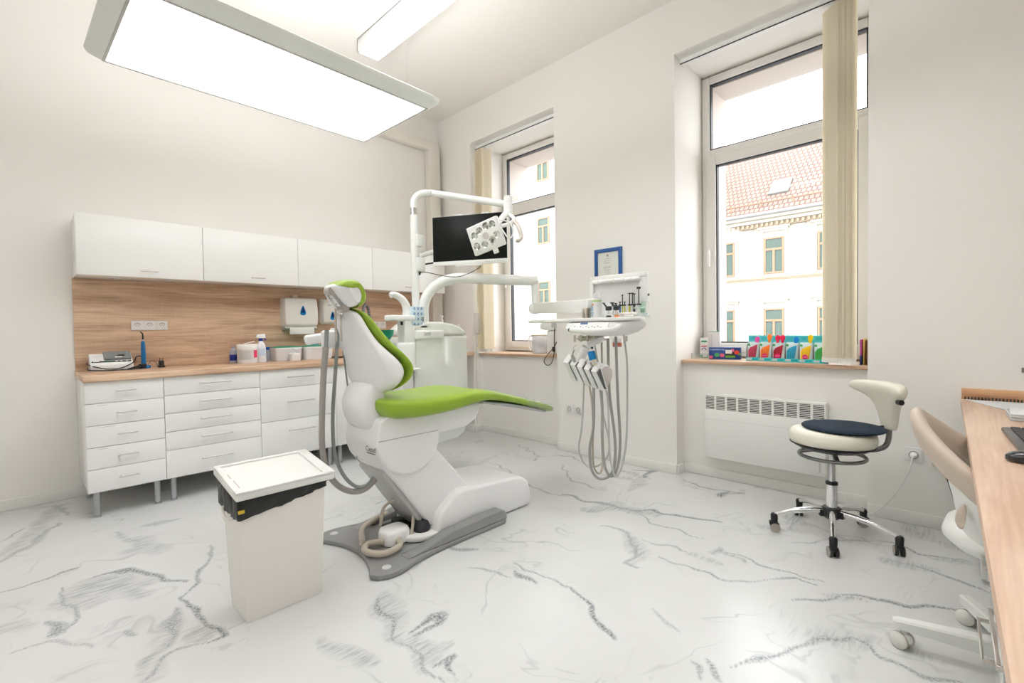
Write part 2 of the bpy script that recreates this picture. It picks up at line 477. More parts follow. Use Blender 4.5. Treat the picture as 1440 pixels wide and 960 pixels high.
STROKES = [
    ([(-3.611, -1.47), (-3.488, -1.492), (-3.35, -1.43)], 0.012, 0.6),
    ([(-3.298, -1.606), (-3.192, -1.603), (-3.105, -1.769), (-3.011, -1.948)], 0.022, 0.85),
    ([(-3.406, -1.814), (-3.265, -1.67), (-3.17, -1.951)], 0.10, 0.55),
    ([(-3.276, -1.793), (-3.114, -1.835)], 0.08, 0.5),
    ([(-3.399, -1.659), (-3.392, -1.976), (-3.418, -2.081)], 0.014, 0.55),
    ([(-3.623, -1.025), (-3.493, -0.87), (-3.351, -0.596)], 0.03, 0.45),
    ([(-3.451, -0.081), (-3.333, -0.175), (-3.329, -0.456)], 0.02, 0.45),
    ([(-3.205, -1.013), (-3.134, -1.354), (-3.025, -1.387)], 0.035, 0.5),
    ([(-3.017, -2.117), (-2.939, -1.881), (-2.815, -1.657)], 0.016, 0.6),
    ([(-3.024, -2.11), (-3.036, -2.326), (-3.016, -2.451), (-3.008, -2.566), (-3.056, -2.573)], 0.016, 0.8),
    ([(-3.056, -2.573), (-3.145, -2.523), (-3.217, -2.578), (-3.269, -2.605)], 0.014, 0.5),
    ([(-3.028, -2.502), (-3.095, -2.491)], 0.07, 0.5),
    ([(-3.168, -2.47), (-3.078, -2.23)], 0.03, 0.5),
    ([(-3.262, -2.626), (-3.192, -2.553)], 0.06, 0.35),
    ([(-2.447, -2.763), (-2.49, -2.919), (-2.526, -3.075)], 0.02, 0.65),
    ([(-2.526, -3.075), (-2.538, -3.205), (-2.573, -3.352)], 0.016, 0.55),
    ([(-2.439, -3.089), (-2.338, -3.048), (-2.354, -3.114), (-2.441, -3.124)], 0.022, 0.75),
    ([(-2.475, -3.16), (-2.501, -3.298)], 0.06, 0.4),
    ([(-2.511, -3.312), (-2.438, -3.339), (-2.5, -3.373)], 0.02, 0.7),
    ([(-2.791, -2.848), (-2.737, -2.963), (-2.705, -3.067)], 0.05, 0.5),
    ([(-2.782, -2.858), (-2.76, -3.019)], 0.06, 0.35),
    ([(-1.955, -2.594), (-1.897, -2.718)], 0.03, 0.6),
    ([(-2.068, -2.836), (-1.998, -2.961), (-1.973, -3.054)], 0.012, 0.5),
    ([(-1.857, -2.964), (-1.849, -3.143), (-1.858, -3.296), (-1.831, -3.342)], 0.012, 0.6),
    ([(-1.831, -3.342), (-1.954, -3.451), (-2.022, -3.526), (-2.038, -3.602)], 0.02, 0.85),
    ([(-1.911, -3.027), (-1.958, -3.161)], 0.03, 0.7),
    ([(-0.95, -2.592), (-0.901, -2.847), (-0.834, -3.069)], 0.024, 0.65),
    ([(-0.834, -3.069), (-0.741, -3.26), (-0.687, -3.5)], 0.018, 0.9),
    ([(-1.058, -2.818), (-0.847, -3.0), (-0.805, -3.222)], 0.07, 0.6),
    ([(-0.124, -2.674), (-0.046, -2.792), (-0.227, -2.804)], 0.022, 0.9),
    ([(-0.216, -2.626), (-0.229, -2.828)], 0.06, 0.5),
    ([(-0.043, -3.04), (-0.115, -3.204), (-0.07, -3.48), (-0.22, -3.415)], 0.012, 0.8),
    ([(-0.089, -3.416), (-0.277, -3.412)], 0.03, 0.7),
    ([(-1.225, -3.038), (-1.185, -3.155), (-1.481, -3.376), (-1.478, -3.451)], 0.016, 0.55),
    ([(-1.225, -3.179), (-1.463, -3.397)], 0.06, 0.5),
    ([(-0.857, -3.131), (-0.939, -3.355), (-0.948, -3.618)], 0.012, 0.6),
    ([(-1.254, -3.305), (-1.205, -3.538)], 0.010, 0.5),
    ([(-1.358, -3.404), (-1.352, -3.57), (-1.345, -3.768), (-1.197, -3.903)], 0.008, 0.65),
    ([(-1.197, -3.903), (-1.076, -4.017), (-1.07, -4.112)], 0.010, 0.7),
    ([(-1.109, -3.644), (-1.018, -3.698), (-1.1, -3.794)], 0.04, 0.6),
    ([(-1.034, -3.704), (-1.058, -3.862), (-1.015, -4.129)], 0.010, 0.65),
    ([(-1.328, -4.05), (-1.22, -4.129), (-1.087, -4.219)], 0.010, 0.8),
    ([(-1.087, -4.219), (-1.033, -4.332), (-0.978, -4.452), (-0.9, -4.587)], 0.020, 0.95),
    ([(-1.148, -4.153), (-1.101, -4.281)], 0.05, 0.6),
    ([(-1.862, -4.01), (-1.716, -4.09), (-1.578, -4.157)], 0.010, 0.8),
    ([(-1.578, -4.157), (-1.464, -4.222), (-1.47, -4.329)], 0.014, 0.6),
    ([(-1.513, -4.187), (-1.418, -4.301)], 0.07, 0.4),
    ([(-1.47, -4.329), (-1.497, -4.427), (-1.459, -4.547)], 0.012, 0.6),
    ([(-1.896, -3.923), (-1.953, -4.008)], 0.02, 0.6),
    ([(-1.743, -3.694), (-1.814, -3.814)], 0.016, 0.35),
    ([(-0.743, -3.906), (-0.549, -4.059), (-0.364, -4.263)], 0.012, 0.5),
    ([(-0.364, -4.263), (-0.443, -4.41), (-0.398, -4.586)], 0.018, 0.7),
    ([(-0.479, -4.477), (-0.432, -4.579)], 0.05, 0.6),
    ([(-0.636, -4.305), (-0.645, -4.507), (-0.718, -4.645)], 0.010, 0.65),
    ([(-0.658, -4.28), (-0.627, -4.433)], 0.06, 0.45),
    ([(-0.545, -3.822), (-0.325, -3.841), (-0.203, -3.896)], 0.05, 0.6),
    ([(-0.016, -4.307), (-0.181, -4.465)], 0.06, 0.5),
    ([(-0.41, -2.136), (-0.626, -2.376), (-0.689, -2.737)], 0.012, 0.5),
    ([(-0.157, -1.311), (-0.273, -1.784), (-0.426, -1.891)], 0.012, 0.5),
    ([(-0.768, -1.562), (-0.826, -2.04)], 0.012, 0.55),
    ([(-3.6, -0.901), (-3.482, -0.678), (-3.328, -0.141)], 0.06, 0.5),
    ([(-3.206, -1.335), (-3.056, -1.428), (-3.122, -1.175)], 0.08, 0.45),
    ([(-3.603, -1.803), (-3.539, -1.911)], 0.07, 0.4),
    ([(-3.486, -1.929), (-3.435, -2.056), (-3.466, -2.047)], 0.03, 0.6),
    ([(-3.26, -2.244), (-3.225, -2.32)], 0.025, 0.5),
    ([(-3.073, -2.228), (-3.158, -2.423), (-3.256, -2.551)], 0.045, 0.5),
    ([(-2.428, -2.767), (-2.522, -3.11)], 0.08, 0.5),
    ([(-2.447, -3.123), (-2.562, -3.258)], 0.08, 0.5),
    ([(-2.784, -2.856), (-2.709, -3.084)], 0.06, 0.5),
    ([(-3.28, -1.839), (-3.394, -1.881)], 0.10, 0.45),
    ([(-3.633, -0.65), (-3.52, -0.518)], 0.012, 0.5),
    ([(-3.072, -0.985), (-2.827, -1.015)], 0.03, 0.35),
    ([(-3.569, -2.066), (-3.486, -2.086), (-3.377, -2.245)], 0.012, 0.45),
    ([(-2.492, -3.227), (-2.407, -3.263)], 0.05, 0.4),
    ([(-0.273, -1.784), (-0.106, -1.979), (-0.255, -2.314)], 0.010, 0.55),
    ([(-0.863, -1.998), (-0.987, -2.4), (-0.967, -2.635)], 0.012, 0.5),
    ([(-0.388, -2.54), (-0.316, -2.806), (-0.591, -2.848)], 0.05, 0.5),
    ([(-1.226, -3.548), (-1.204, -3.681)], 0.04, 0.4),
    ([(-0.606, -3.652), (-0.603, -3.801)], 0.04, 0.45),
    ([(-0.157, -4.492), (-0.221, -4.599)], 0.06, 0.5),
    ([(-1.943, -3.873), (-1.999, -3.958)], 0.02, 0.5),
    ([(-1.367, -4.357), (-1.384, -4.474)], 0.05, 0.4),
    ([(-1.044, -1.561), (-0.527, -1.49)], 0.04, 0.4),
]

def floor_mesh():
    import numpy as np
    st = 0.009
    xs = np.arange(-3.9, 0.13, st); ys = np.arange(-5.0, 0.0, st)
    xs[-1] = 0.125; ys[-1] = 0.0
    X, Y = np.meshgrid(xs, ys); nx, ny = len(xs), len(ys)
    rs = np.random.RandomState(5)
    wx = np.zeros_like(X); wy = np.zeros_like(X)
    for k in range(14):
        f = rs.uniform(8, 75); a = rs.uniform(0, 6.28); amp = 0.16 / f
        ph = rs.uniform(0, 6.28, 2); c = f * (X * np.cos(a) + Y * np.sin(a))
        wx += amp * np.sin(c + ph[0]); wy += amp * np.sin(c * 1.07 + ph[1])
    PX, PY = X + wx, Y + wy
    line = np.zeros_like(X); wash = np.zeros_like(X)
    for pts, wd, stg in STROKES:
        n = len(pts) - 1
        for i in range(n):
            (ax, ay), (bx, by) = pts[i], pts[i + 1]
            r = wd * 1.6 + 0.05
            jx = np.where((xs > min(ax, bx) - r) & (xs < max(ax, bx) + r))[0]
            jy = np.where((ys > min(ay, by) - r) & (ys < max(ay, by) + r))[0]
            if len(jx) == 0 or len(jy) == 0: continue
            sl = (slice(jy[0], jy[-1] + 1), slice(jx[0], jx[-1] + 1))
            px, py = PX[sl] - ax, PY[sl] - ay; dx, dy = bx - ax, by - ay
            t = np.clip((px * dx + py * dy) / (dx * dx + dy * dy), 0, 1)
            d = np.hypot(px - t * dx, py - t * dy)
            u = (i + t) / n                                   # taper towards both ends
            w = wd * (0.35 + 0.65 * np.sin(np.pi * np.clip(u, 0.04, 0.96)) ** 0.7)
            v = min(1.0, stg * 1.3) * np.clip(1 - d / w, 0, 1) ** 0.5
            tgt = wash if wd > 0.034 else line
            tgt[sl] = np.maximum(tgt[sl], v)
    co = np.stack([X.ravel(), Y.ravel(), np.zeros(X.size)], 1)
    idx = np.arange(nx * ny).reshape(ny, nx)
    quads = np.stack([idx[:-1, :-1].ravel(), idx[:-1, 1:].ravel(), idx[1:, 1:].ravel(), idx[1:, :-1].ravel()], 1)
    e = len(co)
    extra = np.array([[XB, YB, 0], [0.125, YB, 0], [0.125, ys[0], 0], [XB, ys[0], 0], [xs[0], ys[0], 0], [xs[0], 0, 0], [XB, 0, 0]])
    co = np.vstack([co, extra])
    quads = np.vstack([quads, [[e, e + 1, e + 2, e + 3], [e + 3, e + 4, e + 5, e + 6]]])
    me = bpy.data.meshes.new('floor')
    me.vertices.add(len(co)); me.vertices.foreach_set('co', co.ravel())
    me.loops.add(quads.size); me.loops.foreach_set('vertex_index', quads.ravel().astype(np.int32))
    me.polygons.add(len(quads)); me.polygons.foreach_set('loop_start', np.arange(0, quads.size, 4, dtype=np.int32))
    me.update(calc_edges=True); me.validate()
    for nm, arr in (('vein_line', line), ('vein_wash', wash)):
        at = me.attributes.new(nm, 'FLOAT', 'POINT')
        at.data.foreach_set('value', np.concatenate([arr.ravel(), np.zeros(len(extra))]).astype(np.float32))
    me.materials.append(floor_mat())
    o = bpy.data.objects.new('floor', me); COL.objects.link(o)
    return o
struct(floor_mesh())
mb = MB(); mb.box(XB, 0.2, YB, 0.1, H, H + 0.1)
struct(mb.build('ceiling', CEIL, smooth=False))
mb = MB(); mb.box(XB, 0.95, 0, 0.2, -0.05, H + 0.1)
struct(mb.build('wall_left', WALL, smooth=False))
mb = MB(); mb.box(XB - 0.1, XB, YB, 0.2, -0.05, H + 0.1)
struct(mb.build('wall_back', WALL, smooth=False))
mb = MB(); mb.box(XB, 0.95, YB - 0.1, YB, -0.05, H + 0.1)
struct(mb.build('wall_rear', WALL, smooth=False))
# window wall with the two deep niches
mb = MB()
XO, XF = 0.88, 0.56
for a, b in ((0, D1A), (D1B, D2A), (D2B, YB)):
    mb.box(0, XF, b, a, -0.05, H + 0.1)
for a, b in ((D1A, D1B), (D2A, D2B)):
    mb.box(0, XF, b, a, NT, H + 0.1)
    mb.box(0.12, XF, b, a, -0.05, 0.862)
struct(mb.build('wall_right', WALL, smooth=False))
mb = MB()
for a, b in ((0, D1A - 0.06), (D1B + 0.06, D2A - 0.06), (D2B + 0.06, YB)):
    mb.box(XF + 0.0105, XO, b, a, -4, H + 1.5)
for a, b in ((D1A - 0.06, D1B + 0.06), (D2A - 0.06, D2B + 0.06)):
    mb.box(XF + 0.0105, XO, b, a, 3.13, H + 1.5); mb.box(XF + 0.0105, XO, b, a, -4, 0.93)
struct(mb.build('wall_outside', M('outer_plaster', (0.60, 0.53, 0.48), 0.95, bump=(120, 0.4)), smooth=False))

# baseboards
def board(mb, p, q, n, h=0.072, t=0.012):
    """strip from p to q on the floor, n = unit normal into the room"""
    x0, y0 = p; x1, y1 = q
    mb.box(min(x0, x1, x0 + n[0] * t, x1 + n[0] * t), max(x0, x1, x0 + n[0] * t, x1 + n[0] * t),
           min(y0, y1, y0 + n[1] * t, y1 + n[1] * t), max(y0, y1, y0 + n[1] * t, y1 + n[1] * t), 0.0005, h, 0.004)
mb = MB(); board(mb, (XB, 0), (-0.22, 0), (0, -1))
struct(mb.build('baseboard_left', TRIMM))
mb = MB()
board(mb, (0, -0.12), (0, D1A - 0.001), (-1, 0))
for a, b in ((D1A, D1B), (D2A, D2B)):
    board(mb, (0, a), (0.12, a), (0, -1)); board(mb, (0.12, a), (0.12, b), (-1, 0))
board(mb, (0, D1B), (0, D2A), (-1, 0)); board(mb, (0, D2B), (0, YB), (-1, 0))
struct(mb.build('baseboard_right', TRIMM))
# boxed pipe in the corner: along the wall below the ceiling, then down
mb = MB()
mb.prism([(-2.7, 3.23), (-0.20, 3.23), (-0.20, 0), (-0.055, 0), (-0.055, 3.27), (-0.075, 3.31), (-0.12, 3.33), (-2.7, 3.33)], 'y', -0.11, -0.001, 0.012)
struct(mb.build('trim_1', M('boxed_pipe_paint', (0.80, 0.765, 0.70), 0.7)))

# ------------------------------------------------------------------ windows
FRAME = M('window_frame_vinyl', (0.84, 0.82, 0.78), 0.35)
def window(n, a, b):
    w = bpy.data.objects.new('window_%d' % n, None); COL.objects.link(w); w.location = (0.5, (a + b) / 2, 0.95)
    ORG[w] = Vector(w.location); struct(w)
    zt, zb = 3.20, 0.90
    f = MB()
    def ring(f, y0, y1, z0, z1, wd, x0, x1, bev=0.006):
        f.box(x0, x1, y0, y0 + wd, z0, z1, bev); f.box(x0, x1, y1 - wd, y1, z0, z1, bev)
        f.box(x0, x1, y0 + wd, y1 - wd, z0, z0 + wd, bev); f.box(x0, x1, y0 + wd, y1 - wd, z1 - wd, z1, bev)
    y0, y1 = b + 0.005, a - 0.005
    ring(f, y0, y1, zb, zt, 0.062, 0.50, 0.565)
    f.box(0.50, 0.565, y0 + 0.06, y1 - 0.06, 2.50, 2.60, 0.008)
    f.build('window_frame', FRAME, w)
    s = MB(); ring(s, y0 + 0.035, y1 - 0.035, zb + 0.03, 2.545, 0.078, 0.485, 0.545, 0.008)
    sash = s.build('sash', FRAME, w)
    g = MB()
    ring(g, y0 + 0.1125, y1 - 0.1125, zb + 0.1075, 2.4675, 0.010, 0.500, 0.54, 0)
    g.build('gasket', GASKET, sash)
    g = MB(); ring(g, y0 + 0.0615, y1 - 0.0615, 2.5995, zt - 0.0615, 0.010, 0.512, 0.55, 0)
    g.build('gasket', GASKET, w)
    p = MB(); p.box(0.522, 0.526, y0 + 0.11, y1 - 0.11, zb + 0.105, 2.47); p.build('pane', GLASS, sash)
    p = MB(); p.box(0.532, 0.536, y0 + 0.06, y1 - 0.06, 2.598, zt - 0.06); p.build('pane', GLASS, w)
    h = MB(); yh = y1 - 0.072
    h.box(0.473, 0.486, yh - 0.014, yh + 0.014, 1.70, 1.78, 0.005)
    h.cyl((0.485, yh, 1.755), (0.445, yh, 1.755), 0.009)
    h.box(0.440, 0.455, yh - 0.010, yh + 0.010, 1.635, 1.768, 0.005)
    h.build('window_handle', WHITE_PLASTIC, w)
    s = MB(); s.box(0.085, 0.50, b + 0.001, a - 0.001, 0.862, 0.887, 0.004)
    s.build('window_sill', WOODY, w)
    return w
window(1, D1A, D1B)
window(2, D2A, D2B)

# vertical blinds, drawn aside
def blind(a, b, y0, y1, n, label, tilt):
    t = thing('vertical_blind', label, 'blind', (0.1, (a + b) / 2, 3.14), 'vertical blinds of the two windows')
    r = MB(); r.box(0.06, 0.115, b + 0.02, a - 0.02, 3.155, 3.19, 0.004)
    r.mi = 1; r.box(0.056, 0.062, b + 0.02, a - 0.02, 3.150, 3.156)
    r.build('head_rail', [WHITE_PLASTIC, GASKET], t)
    sl = BLINDM
    for i in range(n):
        y = y0 + (y1 - y0) * i / (n - 1)
        s = MB(); rings = []
        for k in range(9):
            u = k / 8; x = 0.10 + (0.122 if tilt < 0.06 else 0.075) * (u - 0.5)
            yy = y + tilt * (u - 0.5) + 0.008 * sin(u * pi) + 0.003 * sin(i * 1.7)
            rings.append([(x, yy, 0.93), (x, yy, 3.14), (x, yy + 0.0012, 3.14), (x, yy + 0.0012, 0.93)])
        s.loft(rings)
        so = s.build('slat', sl, t, angle=60)
        c = MB(); c.loft([[(0.068, y + tilt * (-0.46) + d_, z_), (0.068, y + tilt * (-0.46) + 0.006 + d_, z_), (0.130, y + tilt * 0.46 + 0.006 + d_, z_), (0.130, y + tilt * 0.46 + d_, z_)] for z_, d_ in ((0.900, 0), (0.935, 0))])
        c.build('weight', M('clear_weight', (0.75, 0.73, 0.68), 0.3), so)
        c = MB()
        if i % 2 == 0:
            c.tube([(0.036, y - tilt / 2, 0.915), (0.030, y - tilt / 2 + (y1 - y0) / (n - 1), 0.895), (0.036, y - tilt / 2 + 2 * (y1 - y0) / (n - 1), 0.915)], 0.0018, 6, 4)
            c.build('bead_chain', M('bead_chain_white', (0.8, 0.78, 0.72), 0.4), so)
blind(D1A, D1B, -0.625, -0.735, 8, 'cream vertical blind bunched at the left side of the narrow window behind the monitor', -0.03)
blind(D2A, D2B, -3.930, -4.030, 14, 'cream vertical blind bunched over the right part of the window above the heater', 0.095)

# ------------------------------------------------------------------ outside
FAC = M('outside_stucco', (0.40, 0.365, 0.31), 0.9)
FACT = M('outside_stone_trim', (0.30, 0.235, 0.165), 0.9)
FACF = M('outside_window_wood', (0.27, 0.155, 0.09), 0.6)
FACG = M('outside_window_glass', (0.075, 0.105, 0.09), 0.3, spec=0.12)
mb = MB(); mb.box(0.9, 60, -40, 40, -4.2, -4.0)
struct(mb.build('floor_street', M('asphalt', (0.3, 0.3, 0.3), 0.9)))
def facade_window(root, x, yc, zb, w, h, hood, rnd):
    f = MB()
    f.box(x - 0.04, x + 0.02, yc - w / 2, yc + w / 2, zb, zb + 0.08, 0.005)
    f.box(x - 0.04, x + 0.02, yc - w / 2, yc + w / 2, zb + h - 0.08, zb + h, 0.005)
    f.box(x - 0.04, x + 0.02, yc - w / 2, yc - w / 2 + 0.08, zb + 0.08, zb + h - 0.08, 0.005)
    f.box(x - 0.04, x + 0.02, yc + w / 2 - 0.08, yc + w / 2, zb + 0.08, zb + h - 0.08, 0.005)
    f.box(x - 0.05, x + 0.02, yc - 0.05, yc + 0.05, zb + 0.08, zb + h * 0.64)
    f.box(x - 0.05, x + 0.02, yc - w / 2 + 0.08, yc + w / 2 - 0.08, zb + h * 0.64, zb + h * 0.70)
    fo = f.build('window', FACF, root)
    g = MB(); g.box(x + 0.0, x + 0.015, yc - w / 2 + 0.08, yc + w / 2 - 0.08, zb + 0.08, zb + h - 0.08)
    g.build('pane', FACG, fo)
    if hood:
        t = MB()
        t.box(x - 0.16, x, yc - w / 2 - 0.28, yc + w / 2 + 0.28, zb + h + 0.42, zb + h + 0.52, 0.01)
        t.box(x - 0.08, x, yc - w / 2 - 0.18, yc + w / 2 + 0.18, zb + h + 0.30, zb + h + 0.42)
        t.box(x - 0.05, x, yc - w / 2 - 0.15, yc - w / 2 - 0.02, zb - 0.1, zb + h + 0.30)
        t.box(x - 0.05, x, yc + w / 2 + 0.02, yc + w / 2 + 0.15, zb - 0.1, zb + h + 0.30)
        t.build('window_hood', FAC, root)
bA = thing('townhouse', 'pale stucco townhouse with red tiled roof across the street', 'building', (22, 1, -4))
mb = MB(); mb.box(22.02, 30, -9, 7.6, -4, 6.05); mb.build('wall', FAC, bA)
mb = MB()
mb.box(21.5, 22.1, -9, 7.6, 6.30, 6.55, 0.04); mb.box(21.7, 22.1, -9, 7.6, 6.14, 6.30, 0.03)
mb.mi = 1
mb.box(21.85, 22.1, -9, 7.6, 5.93, 6.14)
y = -8.9
while y < 7.5:
    mb.box(21.74, 21.86, y, y + 0.10, 5.96, 6.12); y += 0.22
mb.build('cornice', [FAC, FACT], bA)
mb = MB(); mb.box(21.9, 22.1, -9, 7.6, 3.42, 3.50, 0.02); mb.box(21.94, 22.1, -9, 7.6, 3.36, 3.42)
mb.build('string_course', FACT, bA)
for k in range(5):
    yy = 3.5 - 2.27 * k
    mb = MB(); mb.box(21.97, 22.1, yy - 0.22, yy + 0.22, 3.5, 5.9, 0.01)
    mb.build('pilaster_strip', M('outside_stucco_pale', (0.43, 0.395, 0.345), 0.9), bA)
for r, zb in ((0, 3.66), (1, 0.20), (2, -3.2)):
    for k in range(6):
        facade_window(bA, 21.99, 4.62 - 2.27 * k, zb, 0.88, 1.75, True, k)
def roof_mat():
    m = bpy.data.materials.new('roof_tiles'); m.use_nodes = True
    nt = m.node_tree; L = nt.links.new; b = nt.nodes['Principled BSDF']
    b.inputs['Roughness'].default_value = 0.8
    tc = nt.nodes.new('ShaderNodeTexCoord')
    mp = nt.nodes.new('ShaderNodeMapping'); mp.inputs['Rotation'].default_value = (0, 0, pi / 2)
    L(tc.outputs['Object'], mp.inputs['Vector'])
    br = nt.nodes.new('ShaderNodeTexBrick')
    br.inputs['Color1'].default_value = (0.21, 0.145, 0.115, 1); br.inputs['Color2'].default_value = (0.235, 0.17, 0.14, 1)
    br.inputs['Mortar'].default_value = (0.09, 0.045, 0.035, 1); br.inputs['Scale'].default_value = 1.0
    br.inputs['Brick Width'].default_value = 0.22; br.inputs['Row Height'].default_value = 0.25; br.inputs['Mortar Size'].default_value = 0.03
    L(mp.outputs[0], br.inputs['Vector']); L(br.outputs['Color'], b.inputs['Base Color'])
    return m
mb = MB()
mb.prism([(21.6, 6.56), (26.2, 11.05), (30.8, 6.56), (30.8, 6.40), (21.6, 6.40)], 'y', -9.2, 7.8)
mb.build('roof', roof_mat(), bA, smooth=False)
mb = MB()
def on_roof(x): return 6.56 + (x - 21.6) * (11.05 - 6.56) / 4.6
mb.tube([(21.42, -9.2, 6.52), (21.42, 7.8, 6.52)], 0.09, 10, 1)
mb.build('gutter', M('gutter_zinc', (0.22, 0.22, 0.22), 0.5), bA)
mb = MB()
mb.box(22.0, 22.05, -9, 7.6, on_roof(22.0) + 0.22, on_roof(22.0) + 0.26)
for k in range(12):
    yy = 7.2 - 1.42 * k
    mb.box(22.0, 22.06, yy - 0.02, yy + 0.02, on_roof(22.0) - 0.02, on_roof(22.0) + 0.3)
mb.build('snow_guard', FACF, bA)
for yy in (2.35, 6.1):
    xs = 23.1
    mt = Matrix.Translation((xs, yy, on_roof(xs) + 0.06)) @ Matrix.Rotation(-math.atan2(4.49, 4.6), 4, 'Y')
    mb = MB(); mb.box(-0.62, 0.62, -0.45, 0.45, -0.08, 0.06, 0.02, mat=mt)
    f = mb.build('skylight', M('skylight_frame', (0.14, 0.14, 0.13), 0.5), bA)
    mb = MB(); mb.box(-0.5, 0.5, -0.34, 0.34, 0.0601, 0.068, mat=mt)
    mb.build('pane', M('skylight_glass', (0.25, 0.27, 0.28), 0.3), f)
bB = thing('apartment_house', 'tall pale house across the street seen through the narrow window', 'building', (18, 14, -4))
mb = MB(); mb.box(18.02, 28, 8.4, 24, -4, 17); mb.build('wall', M('outside_white_stucco', (0.42, 0.40, 0.37), 0.9), bB)
mb = MB()
for z in (4.15, 8.3, 11.9):
    mb.box(17.9, 18.1, 8.3, 24, z, z + 0.12, 0.02)
mb.build('string_course', FAC, bB)
for zb in (-1.2, 2.4, 6.15, 9.85, 13.4):
    for k in range(6):
        facade_window(bB, 17.99, 11.35 + 2.25 * k, zb, 0.9, 1.55, False, k)

# ------------------------------------------------------------------ wall cabinets
def handle(mb, x0, x1, y, z, r=0.0045, out=0.028):
    """horizontal bar on a front lying in a plane y = const, facing -y"""
    mb.tube([(x0, y - out, z), (x1, y - out, z)], r, 10, 1)
    for x in (x0 + 0.012, x1 - 0.012):
        mb.cyl((x, y, z), (x, y - out, z), r * 0.9, n=8)
FC = -0.347
seams = [-3.2513, -2.5283, -1.8139, -1.0962, -0.205]
labs = ['white wall cabinet at the left end of the row, above the power outlets',
        'white wall cabinet second from the left in the row, above the wipes tub',
        'white wall cabinet third from the left, above the paper towel dispenser',
        'white wall cabinet at the right end of the row, behind the monitor pole']
for i in range(4):
    x0, x1 = seams[i], seams[i + 1]
    t = thing('wall_cabinet', labs[i], 'cabinet', ((x0 + x1) / 2, -0.17, 1.562), 'white wall cabinets')
    mb = MB(); mb.box(x0 + 0.0005, x1 - 0.0005, FC + 0.02, -0.001, 1.562, 1.966, 0.001)
    mb.build('body', WHITE, t)
    mb = MB()
    mb.box(x0 + 0.0015, x1 - 0.0015, FC, FC + 0.019, 1.560, 1.968, 0.0015)
    d = mb.build('door', WHITE_GLOSS, t)
    xc = {0: -2.865, 1: -2.145, 2: -1.44, 3: -0.68}[i]
    mb = MB(); handle(mb, xc - 0.052, xc + 0.052, FC, 1.603)
    mb.build('door_handle', STEEL, d)
# under-cabinet spotlights
for i, x in enumerate((-3.04, -2.72)):
    mb = MB(); mb.lathe([(0.0, 0), (0.03, 0.0), (0.034, -0.004), (0.034, -0.012), (0.028, -0.014), (0, -0.014)][::-1], (x, -0.17, 1.5615))
    tag(mb.build('cabinet_spotlight', CHROME), ['small round spotlight under the first wall cabinet, left of the pair', 'small round spotlight under the first wall cabinet, right of the pair'][i], 'light', 'spotlights under the wall cabinets')

# ------------------------------------------------------------------ backsplash and worktop
mb = MB(); mb.box(-3.257, -0.205, -0.018, -0.001, 0.901, 1.5615, 0.001)
tag(mb.build('backsplash', WOOD), 'brown oak laminate backsplash panel behind the worktop', 'panel')
WT = -0.685
mb = MB()
mb.box(-3.262, -0.205, WT, -0.001, 0.862, 0.900, 0.003)
mb.box(-0.206, -0.001, -0.600, -0.115, 0.862, 0.900, 0.003)
tag(mb.build('worktop', WOOD), 'oak laminate worktop over the white base cabinets', 'worktop')

# ------------------------------------------------------------------ base cabinets
FB = -0.665
def leg(mb, x, y, h):
    mb.cyl((x, y, 0.018), (x, y, h + 0.002), 0.0175, n=16)
    mb.lathe([(0.0, 0), (0.02, 0), (0.021, 0.006), (0.013, 0.012), (0.013, 0.02), (0.0, 0.02)], (x, y, 0.0))
def base_cab(x0, x1, zs, label, hw, kind='drawer'):
    """zs: horizontal seam heights from top to bottom"""
    zb = zs[-1]
    t = thing('base_cabinet', label, 'cabinet', ((x0 + x1) / 2, -0.33, 0), 'white base cabinets')
    mb = MB(); mb.box(x0 + 0.0005, x1 - 0.0005, FB + 0.02, -0.002, zb, 0.861, 0.001)
    mb.build('body', WHITE, t)
    for i in range(len(zs) - 1):
        mb = MB(); mb.box(x0 + 0.0015, x1 - 0.0015, FB, FB + 0.019, zs[i + 1] + 0.0015, zs[i] - 0.0015, 0.0015)
        d = mb.build(kind, WHITE, t)
        mb = MB()
        zh = zs[i] - (zs[i] - zs[i + 1]) * (0.45 if i < len(zs) - 2 or len(zs) == 6 else 0.30)
        if kind == 'drawer':
            handle(mb, (x0 + x1) / 2 - hw, (x0 + x1) / 2 + hw, FB, zh)
        else:
            handle(mb, x1 - 0.12, x1 - 0.03, FB, zs[0] - 0.05)
        mb.build('drawer_handle' if kind == 'drawer' else 'door_handle', STEEL, d)
    for x in (x0 + 0.045, x1 - 0.045):
        for y in (FB + 0.055, -0.08):
            mb = MB(); leg(mb, x, y, zb); mb.build('leg', M('satin_metal_leg', (0.45, 0.46, 0.48), 0.35, metal=0.8), t)
    return t
KB = 0.166
t = base_cab(-3.257, -2.8555, [0.861, 0.724, 0.586, 0.449, 0.312, KB], 'narrow white five-drawer base cabinet at the left end, with short handles', 0.052)
# pencilled drawer labels
for k, (dz, w_) in enumerate(((0.724, 0.045), (0.586, 0.08), (0.449, 0.035))):
    mb = MB()
    x = -3.20
    while x < -3.20 + w_:
        l = 0.003 + 0.004 * random.random(); mb.box(x, x + l, FB - 0.0006, FB + 0.0005, dz - 0.0135, dz - 0.0105); x += l + 0.002
    mb.build('drawer_label', M('faint_print', (0.45, 0.45, 0.45), 0.6), t)
base_cab(-2.8555, -2.2524, [0.861, 0.735, 0.61, 0.484, 0.358, KB], 'wide white five-drawer base cabinet second from the left, with long handles', 0.10)
base_cab(-2.2524, -1.65, [0.861, 0.715, 0.455, KB], 'white three-drawer base cabinet behind the waste bin', 0.105)
base_cab(-1.65, -1.05, [0.861, KB], 'white base cabinet under the sink, behind the chair back', 0.05, 'door')
base_cab(-1.05, -0.56, [0.861, KB], 'white base cabinet at the right end, behind the dental unit', 0.05, 'door')

